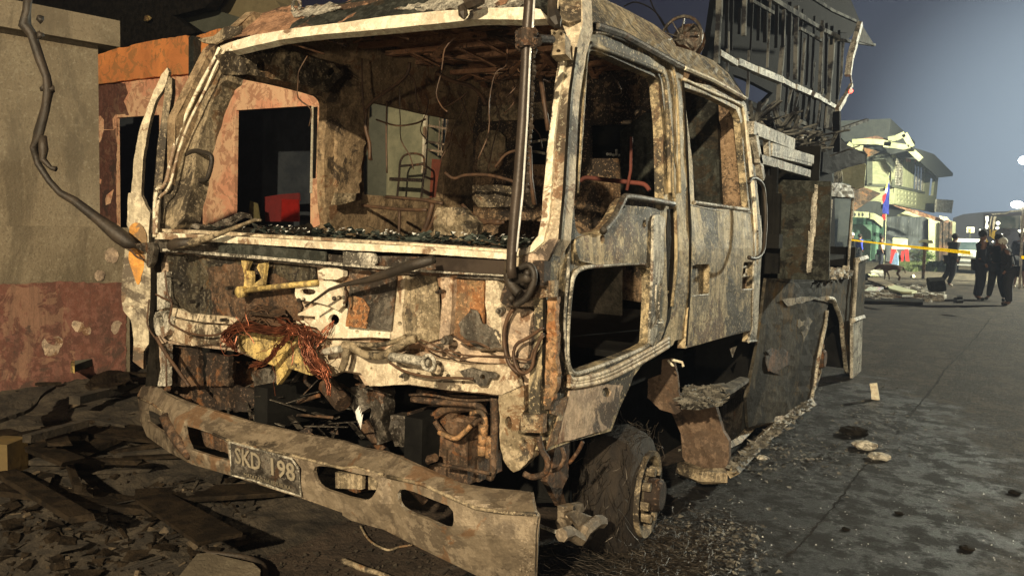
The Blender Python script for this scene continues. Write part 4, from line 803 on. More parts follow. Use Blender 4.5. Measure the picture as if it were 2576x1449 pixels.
b = MB(); b.plate(T('12', [(1185, 60), (1360, 20), (1365, 200), (1330, 260), (1320, 380), (1440, 410), (1420, 560), (1330, 650), (1280, 670), (1220, 600), (1180, 480), (1175, 200)]), Fp(2.62), holes=[circ(t1('12', 1245, 300), 8, sq=2.2), circ(t1('12', 1360, 440), 4)], th=.05, grid=10, dent=.018, freq=8, rag=1)
b.build('cab_mount', m['tan'], TR)
b = MB(); b.plate(T('01', [(1270, 1130), (1480, 1160), (1500, 1449), (1290, 1449)]) , Fp(2.70), th=.03, grid=11, dent=.02, rag=2); b.plate(T('01', [(1540, 1200), (1700, 1230), (1720, 1449), (1560, 1449)]), Fp(2.75), th=.03, grid=11, dent=.03, rag=3)
b.plate(T('02', [(1180, 0), (1260, 0), (1310, 80), (1440, 120), (1600, 200), (1900, 220), (2100, 250), (1900, 60), (1700, 0)]), Fp(2.80), th=.03, grid=11, dent=.05, rag=3); b.each('inner_wing', m['brown'], TR)
b = MB()
for k in range(60):
    u, v = R.uniform(560, 900), R.uniform(960, 1075); p = np.array(Fp(R.uniform(2.7, 3.1))(u, v)); a = R.uniform(-1.2, 1.2); L = R.uniform(.05, .22)
    b.bar(p, p + np.array((math.cos(a)*L, R.uniform(-.1, .1), math.sin(a)*L*.6)), R.uniform(.01, .03), .004)
b.build('shredded_metal', m['grey'], TR, kind='stuff')
b = MB()
for k in range(4):
    p = np.array(Fp(2.62)(*t1('12', 100 + k*9, 200 + k*22))); b.addm([p, p + (.006, 0, -.05), p + (-.006, 0, -.01), p + (.01, .01, .02)], [(0, 1, 2), (0, 3, 1)])
b.build('white_plastic_shred', m['glint'], TR)

# ---- lower front corner: step bracket by the wheel
b = MB(); q = Sp(-1.50)
b.plate(T('12', [(1590, 490), (1700, 450), (1700, 700), (1650, 800), (1680, 900), (1640, 930), (1530, 740), (1570, 640)]), Sp(-1.62), th=.03, grid=10, dent=.01, rag=1)
b.build('wheel_bracket', m['brown'], TR)
b = MB(); b.tube([Sp(-1.42)(*p) for p in T('12', [(1640, 1140), (1700, 1120), (1780, 1170), (1810, 1110), (1900, 1040), (1945, 1040)])], .028, 7); b.tube([Sp(-1.5)(*p) for p in T('12', [(1680, 930), (1690, 1020), (1640, 1060)])], .03, 6); b.plate(T('12', [(1700, 990), (1760, 960), (1920, 1020), (1850, 1080), (1790, 1120)]), Sp(-1.46), th=.02, grid=9, dent=.01)
b.plate(T('12', [(1655, 930), (1800, 900), (1805, 960), (1760, 975), (1700, 1000), (1660, 1080)]), Sp(-1.5), th=.03, grid=9, dent=.01)
b.each('front_step', m['bumper'], TR)
b = MB(); b.tube([Fp(2.7)(*t1('12', 1465, 1065)), Sp(-1.43)(*t1('12', 1640, 1130))], .008, 5); b.build('step_rod', m['paleash'], TR)
# ---- front wheel
def wheel(c, yaw, name='front_wheel', rr=.22, tr_=.40, wd=.27):
    ax = np.array((math.cos(yaw), math.sin(yaw), 0)); e1 = np.array((-math.sin(yaw), math.cos(yaw), 0)); e2 = np.array((0, 0, 1.)); c = np.array(c, float)
    def ring(b, prof, n=40, jit=0):
        vs = []
        for (x, r) in prof:
            for k in range(n):
                a = 2*math.pi*k/n; q = r*(1 + (jit*noise.noise(Vector((x*9, math.cos(a)*3, math.sin(a)*3))) if jit else 0)); vs.append(c + ax*x + e1*q*math.cos(a) + e2*q*math.sin(a))
        L = len(prof); b.addm(vs, [(i*n+k, i*n+(k+1) % n, (i+1)*n+(k+1) % n, (i+1)*n+k) for i in range(L-1) for k in range(n)])
    b = MB(); ring(b, [(-wd, rr), (-wd, tr_*.8), (-wd*.85, tr_*.96), (-wd*.5, tr_), (-wd*.2, tr_*.98), (-.01, tr_*.84), (.0, rr)], jit=.10)
    w = b.build(name, m['wheelcord'], TR, smooth=True)
    b = MB(); ring(b, [(-.10, rr*.95), (.01, rr*1.06), (.025, rr*1.06), (.02, rr*.94), (-.06, rr*.86), (-.05, rr*.62), (.0, rr*.5), (.02, rr*.36)]); 
    b.build('rim', m['tan'], w)
    b = MB(); ring(b, [(.0, rr*.42), (.07, rr*.40), (.085, rr*.34), (.085, rr*.01)], 20); b.build('hub', m['brown'], w)
    b = MB()
    for k in range(8):
        a = 2*math.pi*k/8 + .2; p = c + (e1*math.cos(a) + e2*math.sin(a))*rr*.60; b.tube([p - ax*.02, p + ax*.05], .022, 6)
    b.each('wheel_nut', m['tan'], w)
    b = MB(); R = random.Random(5)
    for k in range(240):                                            # steel cords of the burnt tyre hanging round the rim
        a = R.uniform(0, 6.28); x = R.uniform(-wd, .0); q = tr_*R.uniform(.85, 1.0); P = [c + ax*x + e1*q*math.cos(a) + e2*q*math.sin(a)]
        for j in range(6):
            a += R.uniform(.02, .16); q += R.uniform(-.02, .03); x += R.uniform(-.03, .03); pp = c + ax*x + e1*q*math.cos(a) + e2*q*math.sin(a); pp[2] = max(pp[2], .008); P.append(pp)
        b.tube(P, .0016, 3, cap=False)
    b.build('tyre_cord', m['cord'], w, kind='stuff')
    return w
m['wheelcord'] = simple('burnt_tyre_carcass', (.012, .009, .007), (.026, .019, .013), 22, .8, .9, .012, stretch=(1, 1, .15))
m['cord'] = simple('steel_cord', (.055, .045, .034), (.03, .024, .018), 20, .5, 0, metal=.4)
wc = Sp(-1.47)(1625, 1240)
wheel((-1.47, wc[1], wc[2]), .12, rr=.20, tr_=.315, wd=.27)
wheel((-3.9, wc[1], .36), math.pi - .30, rr=.20, tr_=.37)
b = MB(); R = random.Random(8)
for k in range(700):
    p = np.array((-1.35 + R.gauss(0, .16), 3.75 + R.gauss(-.25, .35), .01)); P = [p]; a = R.uniform(0, 6.3)
    for j in range(7): a += R.uniform(-.8, .8); P.append(P[-1] + np.array((math.cos(a)*.03, math.sin(a)*.03, R.uniform(-.01, .018)))); P[-1][2] = max(.005, P[-1][2])
    b.tube(P, .0013, 3, cap=False)
tag(b.build('cord_tangle', m['cord'], None), 'tangle of thin steel tyre cords on the road beside the front wheel', 'burnt tyre cords', kind='stuff')

# ---- chassis, sooty underside
b = MB()
b.box((-2.2, 6.2, .62), (.10, 7.0, .22)); b.box((-3.2, 6.2, .62), (.10, 7.0, .22)); b.box((-2.7, 4.1, .80), (2.0, 1.2, .10)); b.box((-2.7, 3.75, .40), (2.1, .12, .12))
b.box((-2.7, 4.4, .99), (2.3, 1.9, .03)); b.box((-2.7, 8.2, .7), (2.2, 2.6, .2))
b.each('chassis', m['soot'], TR)
b = MB(); b.plate([(1560, 900), (1900, 860), (1900, 1200), (1560, 1200)], Sp(-2.0), th=.03, grid=25, dent=.03); b.build('inner_wheel_well', m['soot'], TR)
# steps and tank under the rear door
q = Sp(-1.50)
P0 = 0
def flat(b, pts, z, th):
    n = len(pts); b.addm([Gp(z)(*p) for p in pts] + [np.array(Gp(z)(*p)) - (0, 0, th) for p in pts], [tuple(range(n)), tuple(range(n, 2*n))[::-1]] + [(i, i+n, (i+1) % n + n, (i+1) % n) for i in range(n)])
b = MB(); flat(b, [(1710, 1002), (1740, 985), (1780, 968), (1822, 962), (1832, 980), (1806, 1008), (1760, 1018), (1714, 1016)], .60, .03); flat(b, [(1806, 974), (1862, 947), (1885, 951), (1846, 978), (1826, 988)], .605, .025)
b.each('step_tread', m['ash2'], TR)
b = MB(); b.plate([(1628, 1000), (1632, 930), (1660, 905), (1695, 900), (1704, 940), (1712, 1035), (1700, 1042), (1660, 1030)], Fp(4.35), th=.02, grid=10, dent=.01, rag=1); b.build('mud_flap', m['flap'], TR)
b = MB(); b.plate([(1690, 1040), (1712, 1015), (1800, 1018), (1818, 1085), (1832, 1110), (1834, 1150), (1825, 1185), (1735, 1180), (1715, 1150), (1712, 1090)], Fp(4.78), th=.04, grid=12, dent=.02, freq=5)
b.each('step_box', m['flap'], TR)
PL('step_box_side', 'grey', [(1818, 1020), (1846, 1005), (1880, 965), (1880, 1100), (1835, 1180), (1815, 1150)], Sp(-1.62), th=.02, grid=14, dent=.01)
b = MB(); b.tube([Gp(.10)(*p) for p in T('22', [(380, 660), (510, 520), (700, 340), (870, 220), (975, 150)])], .05, 4); b.tube([Gp(.12)(*p) for p in T('22', [(330, 700), (160, 700), (0, 640)])], .05, 5); b.tube([Gp(.14)(*p) for p in T('22', [(260, 520), (420, 440), (550, 310), (760, 270)])], .03, 4)
b.each('side_step', m['tan'], TR)
b = MB(); R = random.Random(17)
for k in range(260):
    t = R.random(); u, v = 380 + t*600 + R.gauss(0, 18), 640 - t*490 + R.gauss(0, 22); p = np.array(Gp(.14)(*t1('22', u, v))); b.addm([p, p + (R.uniform(-.05, .05), R.uniform(-.05, .05), R.uniform(0, .04)), p + (R.uniform(-.03, .03), .02, .02)], [(0, 1, 2)])
for k in range(260):
    u, v = R.uniform(0, 320), R.uniform(40, 180); p = np.array(Gp(.62)(*t1('22', u, v))); b.addm([p, p + (R.uniform(-.06, .06), R.uniform(-.06, .06), R.uniform(0, .03)), p + (R.uniform(-.03, .03), .02, .02)], [(0, 1, 2)])
b.build('ash_flake', m['ash2'], TR, kind='stuff')
b = MB(); b.tube([Fp(4.1)(*p) for p in T('W', [(555, 1250), (600, 1300), (610, 1300)])], .006, 5); b.tube([Fp(4.1)(*p) for p in T('W', [(590, 1245), (690, 1270), (700, 1310)])], .007, 5); b.each('bent_hook', m['white'], TR)
b = MB(); b.addm([Sp(-1.55)(*t1('W', x, y)) for x, y in ((1140, 1140), (1210, 1115), (1168, 1225))], [(0, 1, 2)]); b.build('torn_tab', m['paleash'], TR)

# ---- equipment body behind the cab
Y1 = 6.45
PL('locker_front', 'tankgrey', [(1946, 452), (2091, 457), (2091, 480), (2084, 705), (1955, 702)], Fp(Y1), th=.03, grid=16, dent=.02, freq=3)
PL('locker_side', 'tankgrey', [(2088, 457), (2147, 474), (2146, 490), (2134, 694), (2084, 706)], Sp(-1.50), holes=[T('B', [(1090, 290), (1325, 300), (1270, 1110), (1022, 1140)])], th=.02, grid=12, dent=.008)
b = MB(); b.box((-1.9, 7.0, 1.75), (.06, 1.1, 1.2)); b.box((-1.75, 7.35, 1.75), (.5, .03, 1.2)); b.box((-1.75, 6.9, 1.55), (.5, .8, .02)); b.box((-2.7, 7.4, 1.9), (1.7, 1.9, 1.0)); b.each('locker_inside', m['soot'], TR)
b = MB(); b.tube([Sp(-1.47)(*p) for p in T('B', [(1080, 310), (1045, 730), (1010, 1150)])], .014, 5); b.tube([Sp(-1.47)(*p) for p in T('B', [(1335, 200), (1300, 700), (1268, 1140)])], .014, 5); b.each('locker_post', m['paleash'], TR)
PL('shutter_roll', 'paleash', T('B', [(1085, 125), (1200, 120), (1345, 175), (1340, 290), (1190, 280), (1085, 270)]), Sp(-1.46), th=.05, grid=8, dent=.03, freq=12, rag=1.5)
b = MB(); R = random.Random(12)
for k in range(90):
    u, v = R.uniform(1015, 1280), R.uniform(1090, 1200) - 0; p = np.array(Sp(-1.5 + R.uniform(-.05, .08))(*t1('B', u, v - (u-1015)*.08 + 20))); b.box(p, (R.uniform(.01, .09), R.uniform(.01, .09), R.uniform(.01, .05)), None, .4)
for k in range(26):
    v = R.uniform(150, 1050); u = 905 - (v-150)*.085 + R.gauss(0, 5); p = np.array(Fp(Y1-.02)(*t1('B', u, v))); b.box(p, (.03, .01, R.uniform(.04, .12)), None, .4)
b.build('peeled_edge', m['paleash'], TR, kind='stuff')
b = MB()
for x, y0, y1, r in ((430, 0, 800, .03), (380, 100, 1150, .04), (345, 840, 1130, .03), (410, 840, 1130, .025), (465, 300, 1150, .03), (330, 0, 800, .03)):
    b.tube([Fp(5.9)(*t1('B', x, y0 - 60)), Fp(5.9)(*t1('B', x - (y1-y0)*.03, y1))], r, 8)
c = Fp(5.8)(*t1('B', 390, 780)); b.box(c, (.14, .1, .10)); b.box((-2.15, 5.95, 1.1), (1.1, .3, 2.1)); b.each('pump_pipe', m['soot'], TR, smooth=False)
PL('rear_fender', 'fender', [(1905, 860), (1925, 700), (2084, 704), (2137, 692), (2150, 800), (2150, 945), (2130, 940)] + T('21', [(1235, 1340), (1228, 1260), (1215, 1100), (1205, 980), (1170, 870), (1130, 815), (1110, 840), (1085, 920), (1078, 1020), (1050, 1150), (1020, 1300), (1000, 1449)]) + [(2046, 985), (2037, 1028), (1990, 1050), (1885, 1075), (1880, 1000)], Sp(-1.49), th=.02, grid=13, dent=.02, freq=2.5)
b = MB(); b.tube(bez([Sp(-1.47)(*p) for p in T('21', [(1090, 790), (1140, 800), (1165, 860), (1200, 960), (1210, 1080), (1228, 1240), (1240, 1340)])], 4), .024, 6); b.tube(bez([Sp(-1.47)(*p) for p in T('21', [(1095, 880), (1085, 980), (1055, 1120), (1025, 1280), (1002, 1449)]) + [(2045, 985), (2037, 1028)]], 4), .017, 6); b.each('arch_edge', m['archpale'], TR, smooth=True)
b = MB(); b.plate(T('21', [(880, 950), (960, 930), (985, 960), (960, 1020), (920, 1120), (905, 1040), (875, 1000)]), Sp(-1.48), th=.004, grid=9, dent=.01, rag=2); b.plate(T('21', [(760, 800), (900, 780), (1100, 780), (1150, 830), (1000, 800), (800, 850)]), Sp(-1.47), th=.004, grid=9, dent=.01, rag=2); b.each('bare_patch', m['tan'], TR)
PL('mudguard_rust', 'brown', (T('21', [(640, 1180), (760, 1160), (820, 1260), (740, 1360), (650, 1340)])), Sp(-1.482), th=.003, grid=9, dent=.01, rag=9)
wheel((-1.55, 7.95, .40), 0, 'rear_wheel', rr=.22, tr_=.42)
wheel((-3.85, 7.95, .40), math.pi, 'rear_wheel', rr=.22, tr_=.42)
PL('rear_corner_panel', 'fender', T('21', [(1320, 490), (1388, 482), (1368, 925), (1292, 935)]), Sp(-1.46), th=.03, grid=12, dent=.01)
b = MB(); b.plate(T('21', [(1292, 940), (1366, 925), (1356, 1335), (1290, 1390)]), Sp(-1.42), holes=[circ(t1('21', 1340, 1280), 2.5)], th=.03, grid=10, dent=.01); b.tube([Sp(-1.44)(*p) for p in T('21', [(1322, 490), (1310, 700), (1295, 930)])], .02, 5); b.tube([Sp(-1.44)(*p) for p in T('21', [(1325, 505), (1388, 485)])], .035, 5); b.tube([Sp(-1.42)(*p) for p in T('21', [(1290, 955), (1366, 930)])], .03, 5); b.each('rear_corner_plate', m['paleash'], TR)
b = MB(); b.box((-2.15, 7.6, .9), (.05, 4.2, 1.5)); b.box((-1.85, 7.9, 1.36), (.7, 1.9, .04)); b.build('wheel_arch_lining', m['soot'], TR)
b = MB(); b.box((-2.7, 9.4, .78), (2.42, .08, 1.34)); b.build('rear_bulkhead', m['soot'], TR)
# top rails over the pump bay and the collapsed rubble on them
b = MB(); q = Sp(-1.55)
for pts, w in (([(520, 960), (830, 1085)], .085), ([(660, 1112), (975, 1200)], .07), ([(565, 1190), (950, 1305)], .06), ([(655, 1160), (960, 1240)], .02)):
    a_, b_ = q(*t1('20', *pts[0])), q(*t1('20', *pts[1])); b.bar(a_, b_, .05, w)
b.bar(q(*t1('20', 540, 1010)), q(*t1('20', 600, 1340)), .05); b.bar(q(*t1('20', 640, 1060)), q(*t1('20', 650, 1180)), .04)
b.each('top_rail', m['paleash'], TR)
b = MB(); b.box((-2.6, 7.0, 2.30), (1.8, 2.2, .10)); b.box((-2.6, 6.3, 2.1), (1.6, .06, .4)); b.build('top_deck', m['soot'], TR)
b = MB()
b.tube([Fp(5.7)(*p) for p in T('20', [(0, 180), (60, 190)])], .02)
b = MB(); c = np.array(Fp(5.55)(1714, 96)); 
for k in range(9):
    a = k*math.pi/4.5; b.bar(c, c + np.array((math.cos(a)*.13, -.02, math.sin(a)*.13)), .02, .008)
b.tube([c + np.array((.15*math.cos(a), 0, .15*math.sin(a))) for a in np.linspace(0, 6.28, 22)[:-1]], .012, 6, closed=True); b.ball(c, .035, 8, 6); b.ball(c + (.03, .06, -.02), .13, 12, 8, (1, .6, 1)); b.bar(c - (0, 0, .15), c - (0, 0, .32), .05); b.build('roof_siren', m['grey'], TR)
m['brickm'] = simple('dull_yellow_brick', (.16, .105, .03), (.10, .07, .025), 6)

# ================================================================== THE PLACE
m['road'] = (lambda: None)
def road_mat():
    M = Mt('concrete_road', .6)
    c = M.mix(M.step(M.noise(2.2, 8, .65, sc=(1, .8, 1), dist=.4), .45, .56), (.036, .027, .018), (.090, .070, .046))
    c = M.mix(M.mul(M.step(M.noise(9, 7, .7, sc=(1, .6, 1)), .49, .56), .75), c, (.022, .018, .013))
    c = M.mix(M.mul(M.step(M.noise(26, 5, .7), .53, .58), .6), c, (.13, .11, .08))
    c = M.mix(M.mul(M.step(M.noise(55, 3, .7), .54, .60), .8), c, (.035, .030, .025))
    c = M.mix(M.mul(M.step(M.noise(2.6, 6, .65, sc=(1.3, .10, 1)), .50, .58), .55), c, (.026, .021, .015))
    # soot washed out from under the truck and round the fire site
    g = M.t.nodes.new('ShaderNodeVectorMath'); g.operation = 'DISTANCE'; M.t.links.new(M.map((1, .42, 1)), g.inputs[0]); g.inputs[1].default_value = (-1.7, 5.2*.42, 0)
    n = M.t.nodes.new('ShaderNodeMath'); n.operation = 'MULTIPLY_ADD'; M.t.links.new(M.noise(1.6, 6, .65), n.inputs[0]); n.inputs[1].default_value = -1.5; M.t.links.new(g.outputs['Value'], n.inputs[2])
    wet = M.step(n.outputs[0], .75, 1.30, True); c = M.mix(M.mul(wet, .95), c, (.008, .008, .007))
    M.bump(M.noise(14, 10, .82, sc=(1, .7, 1)), 1.0, .09)
    M.b.inputs['Specular IOR Level'].default_value = .3
    rr = M.t.nodes.new('ShaderNodeMapRange'); rr.inputs[3].default_value = .80; rr.inputs[4].default_value = .36; M.t.links.new(M.mul(wet, M.step(M.noise(5, 6, .7), .42, .56)), rr.inputs[0]); M.t.links.new(rr.outputs[0], M.b.inputs['Roughness'])
    return M.col(c)
m['road'] = road_mat()
b = MB(); b.addm([(-300, -60, 0), (300, -60, 0), (300, 600, 0), (-300, 600, 0)], [(0, 1, 2, 3)]); b.build('road', m['road'], kind='structure')
m['dirt'] = simple('brown_dirt', (.032, .021, .013), (.058, .040, .026), 3, .85, 1, .04)
b = MB(); nx, ny = 60, 90; vs = []
for j in range(ny+1):
    for i in range(nx+1):
        x = -6.5 + i/nx*4.6; y = .6 + j/ny*6.4; x2 = x + .25*noise.noise(Vector((0, y*1.2, 3)))*(i/nx)
        z = .004 + .03*max(0, noise.noise(Vector((x*3, y*3, 0)))) + .015*abs(noise.noise(Vector((x*14, y*14, 1))))
        e = min(i, nx-i, j, ny-j)/4; vs.append((x2, y, .004 + (z-.004)*min(1, e)))
b.addm(vs, [(j*(nx+1)+i, j*(nx+1)+i+1, (j+1)*(nx+1)+i+1, (j+1)*(nx+1)+i) for j in range(ny) for i in range(nx)]); b.build('dirt_verge', m['dirt'], kind='structure')
def ground_strip(pts, w, seed):
    R = random.Random(seed); P = bez([np.array(G(*p)) for p in pts], 14); L = []; Rr = []
    for i, p in enumerate(P):
        d = P[min(i+1, len(P)-1)] - P[max(i-1, 0)]; d /= np.linalg.norm(d); n = np.array((-d[1], d[0], 0)); k = w*R.uniform(.4, 1.3); o = n*R.gauss(0, w*.5)
        L.append(p + n*k + o + (0, 0, .004)); Rr.append(p - n*k + o + (0, 0, .004))
    n = len(P); return L + Rr, [(i, i+1, n+i+1, n+i) for i in range(n-1)]
b = MB(); b.addm(*ground_strip(T('22', [(790, 1310), (880, 1230), (1020, 1070), (1200, 860), (1330, 680), (1420, 590)]) , .007, 1)); b.addm(*ground_strip(T('22', [(1700, 260), (1800, 150), (1920, 0)]) + T('21', [(2000, 1310), (2200, 1100), (2330, 930)]) , .010, 2))
b.addm(*ground_strip(T('22', [(1650, 400), (1900, 440), (2200, 495), (2560, 550), (2700, 580)]), .006, 3)); b.build('road_joint', m['char'], kind='structure')
# glass crumbs, flakes of ash and pebbles on the road: sheets of tiny bits nobody could count
b = MB(); R = random.Random(44)
for k in range(900):
    v = 900 + 549*R.random()**.6; u = R.uniform(1700, 2576)
    p = np.array(G(u, v)); s = R.uniform(.0018, .0065)
    if R.random() > .55 + .45*noise.noise(Vector(p*1.5)): continue
    b.addm([p + (R.uniform(-s, s), R.uniform(-s, s), .003) for _ in range(3)] + [p + (0, 0, s*1.6)], [(0, 1, 3), (1, 2, 3), (2, 0, 3)])
tag(b.build('glass_crumbs', m['glint']), 'crumbs of broken glass sprinkled over the road beside the truck', 'broken glass', kind='stuff')
b = MB()
for k in range(900):
    t = R.random()
    if t < .4: u, v = R.gauss(1960, 110), R.gauss(1150, 28)
    elif t < .6: u, v = R.gauss(2200, 60), R.gauss(1065, 45)
    else: u, v = R.gauss(1800, 60), R.gauss(1390, 50)
    p = np.array(G(u, v)); s = R.uniform(.005, .020); n = R.randint(3, 5)
    pts = [p + (s*math.cos(6.28*i/n + k), s*math.sin(6.28*i/n + k), R.uniform(.002, .02)) for i in range(n)]; b.addm(pts, [tuple(range(n))])
tag(b.build('ash_flakes', m['ash2']), 'pale flakes of ash and paint lying in the soot beside the truck', 'ash flakes', kind='stuff')

# ---- grey plaster garden wall at the left
dW = ray(3150, 618); dW = np.array((dW[0], dW[1], 0)); dW /= np.linalg.norm(dW); nW = np.array((dW[1], -dW[0], 0))
P0 = np.array(G(258, 1084)); PW = Pl(P0, nW)
def wall_box(b, s0, s1, z0, z1, out_, th):
    c = P0 - dW*(s0+s1)/2 + nW*(out_ - th/2); c = np.array((c[0], c[1], (z0+z1)/2)); return b.box(c, (th, s1-s0, z1-z0), np.array([nW, dW, (0, 0, 1)]).T)
zt = PW(262, 118)[2]; zc = PW(262, 52)[2]; zl = PW(200, 571)[2]; zr = PW(200, 713)[2]
def plaster():
    M = Mt('grey_cement_plaster', .9)
    c = M.mix(M.step(M.noise(1.6, 7, .6), .35, .65), (.21, .175, .12), (.155, .128, .086))
    c = M.mix(M.mul(M.step(M.noise(7, 7, .7), .5, .7), .5), c, (.27, .24, .17))
    c = M.mix(M.mul(M.step(M.noise(40, 3, .6), .58, .64), .4), c, (.30, .27, .20))
    c = M.mix(M.mul(M.step(M.noise(3.0, 8, .66, sc=(1, 1, .35), dist=.6), .50, .60), .55), c, (.085, .070, .048))
    c = M.mix(M.mul(M.step(M.noise(70, 4, .7), .56, .60), .6), c, (.11, .09, .06))
    M.bump(M.noise(35, 6, .7), .7, .012); return M.col(c)
m['plaster'] = plaster()
m['redpaint'] = burnt('flaking_red_wall_paint', (.15, .060, .042), (.11, .046, .034), (.07, .042, .032), rust=(.26, .15, .10), a_rust=.35, a_soot=.40, seed=22, speck=.12, streak=.3, rough=.9, metal=0)
gw = thing('garden_wall', P0, 'grey plastered garden wall with coping and red painted foot, left of the truck', 'wall')
b = MB(); wall_box(b, 0, 9, zr, zt, 0, .2); b.build('wall_face', m['plaster'], gw)
b = MB(); wall_box(b, -.12, 9.1, zt, zc, .08, .36); b.build('coping', m['plaster'], gw)
sE = float((PW(318, 700) - P0) @ dW)
b = MB(); wall_box(b, -sE, 9, zr + .021, zl, .05, .05); b.build('lower_ledge', m['plaster'], gw)
b = MB(); wall_box(b, -sE, 9, -.05, zr + .02, .050, .25); b.build('wall_foot', m['plaster'], gw)
b = MB(); b.plate([(-200, 716), (60, 714), (160, 708), (250, 712), (318, 709), (318, 1062), (262, 1084), (-200, 1300)], PW.up(.056), th=.004, grid=30, dent=.002, rag=2.2); b.build('painted_foot', m['redpaint'], gw)
R = random.Random(6)
b = MB()
for x, y, s in ((840, 470, 60), (750, 620, 45), (590, 990, 55), (380, 1150, 80), (880, 1010, 55), (430, 1120, 50), (650, 1030, 40)):
    b.plate(ragged(circ(t1('01', x, y), s*.30, 9, 1.1), 3, 6, x), PW.up(.056), th=.004, grid=8, dent=.004)
b.build('flaked_patch', m['redpaint2'] if 'redpaint2' in m else m['pink'], gw)

# ---- orange building behind the truck
def orange(name, a, b_, c_, seed):
    M = Mt(name, .9); L = (seed, seed*2, 0)
    c = M.mix(M.step(M.noise(1.8, 7, .65, loc=L, dist=.5), .42, .52), a, b_)
    c = M.mix(M.mul(M.step(M.noise(5, 8, .7, loc=L, dist=.8), .50, .56), .85), c, c_)
    c = M.mix(M.mul(M.step(M.noise(3.5, 6, .6, sc=(1, 1, .3)), .56, .66), .6), c, tuple(x*.45 for x in c_))
    M.bump(M.noise(18, 6, .7), .4, .02); return M.col(c)
m['orange'] = orange('orange_wall_paint', (.95, .36, .11), (.80, .30, .10), (.52, .25, .09), 1)
m['salmon'] = orange('peeling_salmon_wall', (.95, .47, .29), (.98, .64, .40), (.58, .29, .18), 4)
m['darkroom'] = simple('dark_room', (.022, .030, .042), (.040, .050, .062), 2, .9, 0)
YB = 7.2; FB = Fp(YB)
ob = thing('orange_building', FB(500, 600), 'scorched orange and salmon building with dark window and doorway behind the cab', 'building')
w1 = T('00', [(878, 886), (1195, 864), (1195, 1449)]) + [(400, 700), (294, 700), (294, 560)]
w2 = T('00', [(1772, 830), (2340, 795), (2335, 1449)]) + [(782, 640), (588, 640), (590, 500)]
PLo = lambda name, mat, poly, pl, par=ob, **k: PL(name, mat, poly, pl, parent=par, **k)
PLo('wall', 'salmon', [(180, 230), (262, 209), (480, 186), (600, 176), (812, 165), (814, 760), (180, 900)], FB, holes=[w1, w2], th=.05, grid=25, dent=.015)
PLo('parapet', 'orange', T('00', [(640, 440), (780, 395), (860, 360), (960, 355), (1020, 330), (1160, 305), (1280, 285), (1400, 268), (1420, 300), (1500, 260), (1640, 220), (1900, 200), (2420, 160), (2420, 470), (1500, 545), (1410, 556), (1100, 585), (780, 628), (640, 640)]), Fp(YB-.06), th=.2, grid=20, dent=.03, rag=1.2)
PLo('red_corner', 'redpaint', T('00', [(780, 630), (930, 612), (960, 700), (925, 760), (970, 865), (878, 884), (870, 1449)]) + [(294, 700), (200, 800), (200, 220)], Fp(YB-.004), th=.004, grid=20, dent=.0, rag=1)
b = MB(); b.bar(Fp(YB-.14)(*t1('00', 1460, 280)), Fp(YB-.14)(489, 700), .11); b.build('downpipe', m['tankgrey'], ob)
PLo('door_jamb', 'salmon', T('00', [(2340, 790), (2415, 780), (2418, 1449)]) + [(812, 640), (781, 640), (781, 500)], Fp(YB-.05), th=.1, grid=12, dent=.008)
PLo('jamb_slot', 'char', T('00', [(2352, 805), (2382, 803), (2368, 1340), (2345, 1340)]), Fp(YB-.06), th=.01, grid=0, dent=0)
PLo('jamb_edge', 'white', T('00', [(2338, 800), (2350, 800), (2340, 1449), (2325, 1449)]), Fp(YB-.07), th=.02, grid=0, dent=0)
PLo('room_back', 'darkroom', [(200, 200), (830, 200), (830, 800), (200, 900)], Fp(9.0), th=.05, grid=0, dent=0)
chm = simple('red_plastic', (.34, .014, .010), (.26, .012, .01), 3, .5, 0)
ch = thing('plastic_chair', (Fp(8.1)(720, 560)[0], 8.1, 0), 'red plastic chair in the dark doorway of the orange building', 'chair')
P_ = Fp(8.1); b = MB(); b.plate(T('01', [(2115, 45), (2235, 50), (2240, 215), (2110, 215)]), P_, th=.03, grid=15, dent=0, ); b.build('backrest', chm, ch)
b = MB(); b.plate(T('01', [(1985, 30), (2110, 10), (2240, 0), (2245, 60), (2110, 60), (2110, 215), (1990, 215)]), Fp(8.4), th=.03, grid=15, dent=0); b.build('seat', simple('dull_red_plastic', (.20, .02, .02), (.16, .02, .02)), ch)
c = np.array(P_(716, 575)); b = MB()
for dx, dy in ((-.2, 0), (.2, 0), (-.2, .4), (.2, .4)): b.bar((c[0]+dx, 8.1+dy, 0), (c[0]+dx*.9, 8.1+dy, .75), .04)
b.build('leg', chm, ch)
ag = thing('curtain', Fp(7.9)(640, 560), 'olive cloth hanging in the dark doorway beside the red chair', 'cloth'); b = MB(); b.plate(T('01', [(1880, 60), (1930, 80), (1950, 215), (1860, 215)]), Fp(7.9), th=.02, grid=15, dent=.02); b.build('cloth', simple('olive_cloth', (.16, .14, .06), (.10, .09, .04)), ag)
# white-green column, grille and red gate seen through the rear cab window
cb = thing('column_house', Fp(9.3)(1020, 600), 'house with pale green column, window grille and rust red gate beyond the cab', 'building')
m['palegreen'] = simple('pale_green_render', (.30, .30, .20), (.20, .21, .14), 2.5, .9, .3)
PLo('side_wall', 'greygreen', T('I', [(300, 100), (620, 150), (620, 1100), (300, 1100)]), Fp(9.3), cb, th=.1, grid=20, dent=0)
PLo('column', 'palegreen', T('I', [(625, 150), (955, 200), (930, 700), (905, 1100), (600, 1100)]), Fp(9.2), cb, th=.4, grid=20, dent=.01)
PLo('column_edge', 'white', T('I', [(935, 250), (955, 250), (925, 850), (908, 850)]), Fp(9.15), cb, th=.05, grid=20, dent=0)
PLo('upper_wall', 'darkroom', T('I', [(930, 150), (1300, 200), (1300, 740), (930, 740)]), Fp(9.6), cb, th=.05, grid=20, dent=0)
b = MB(); q = Fp(9.3)
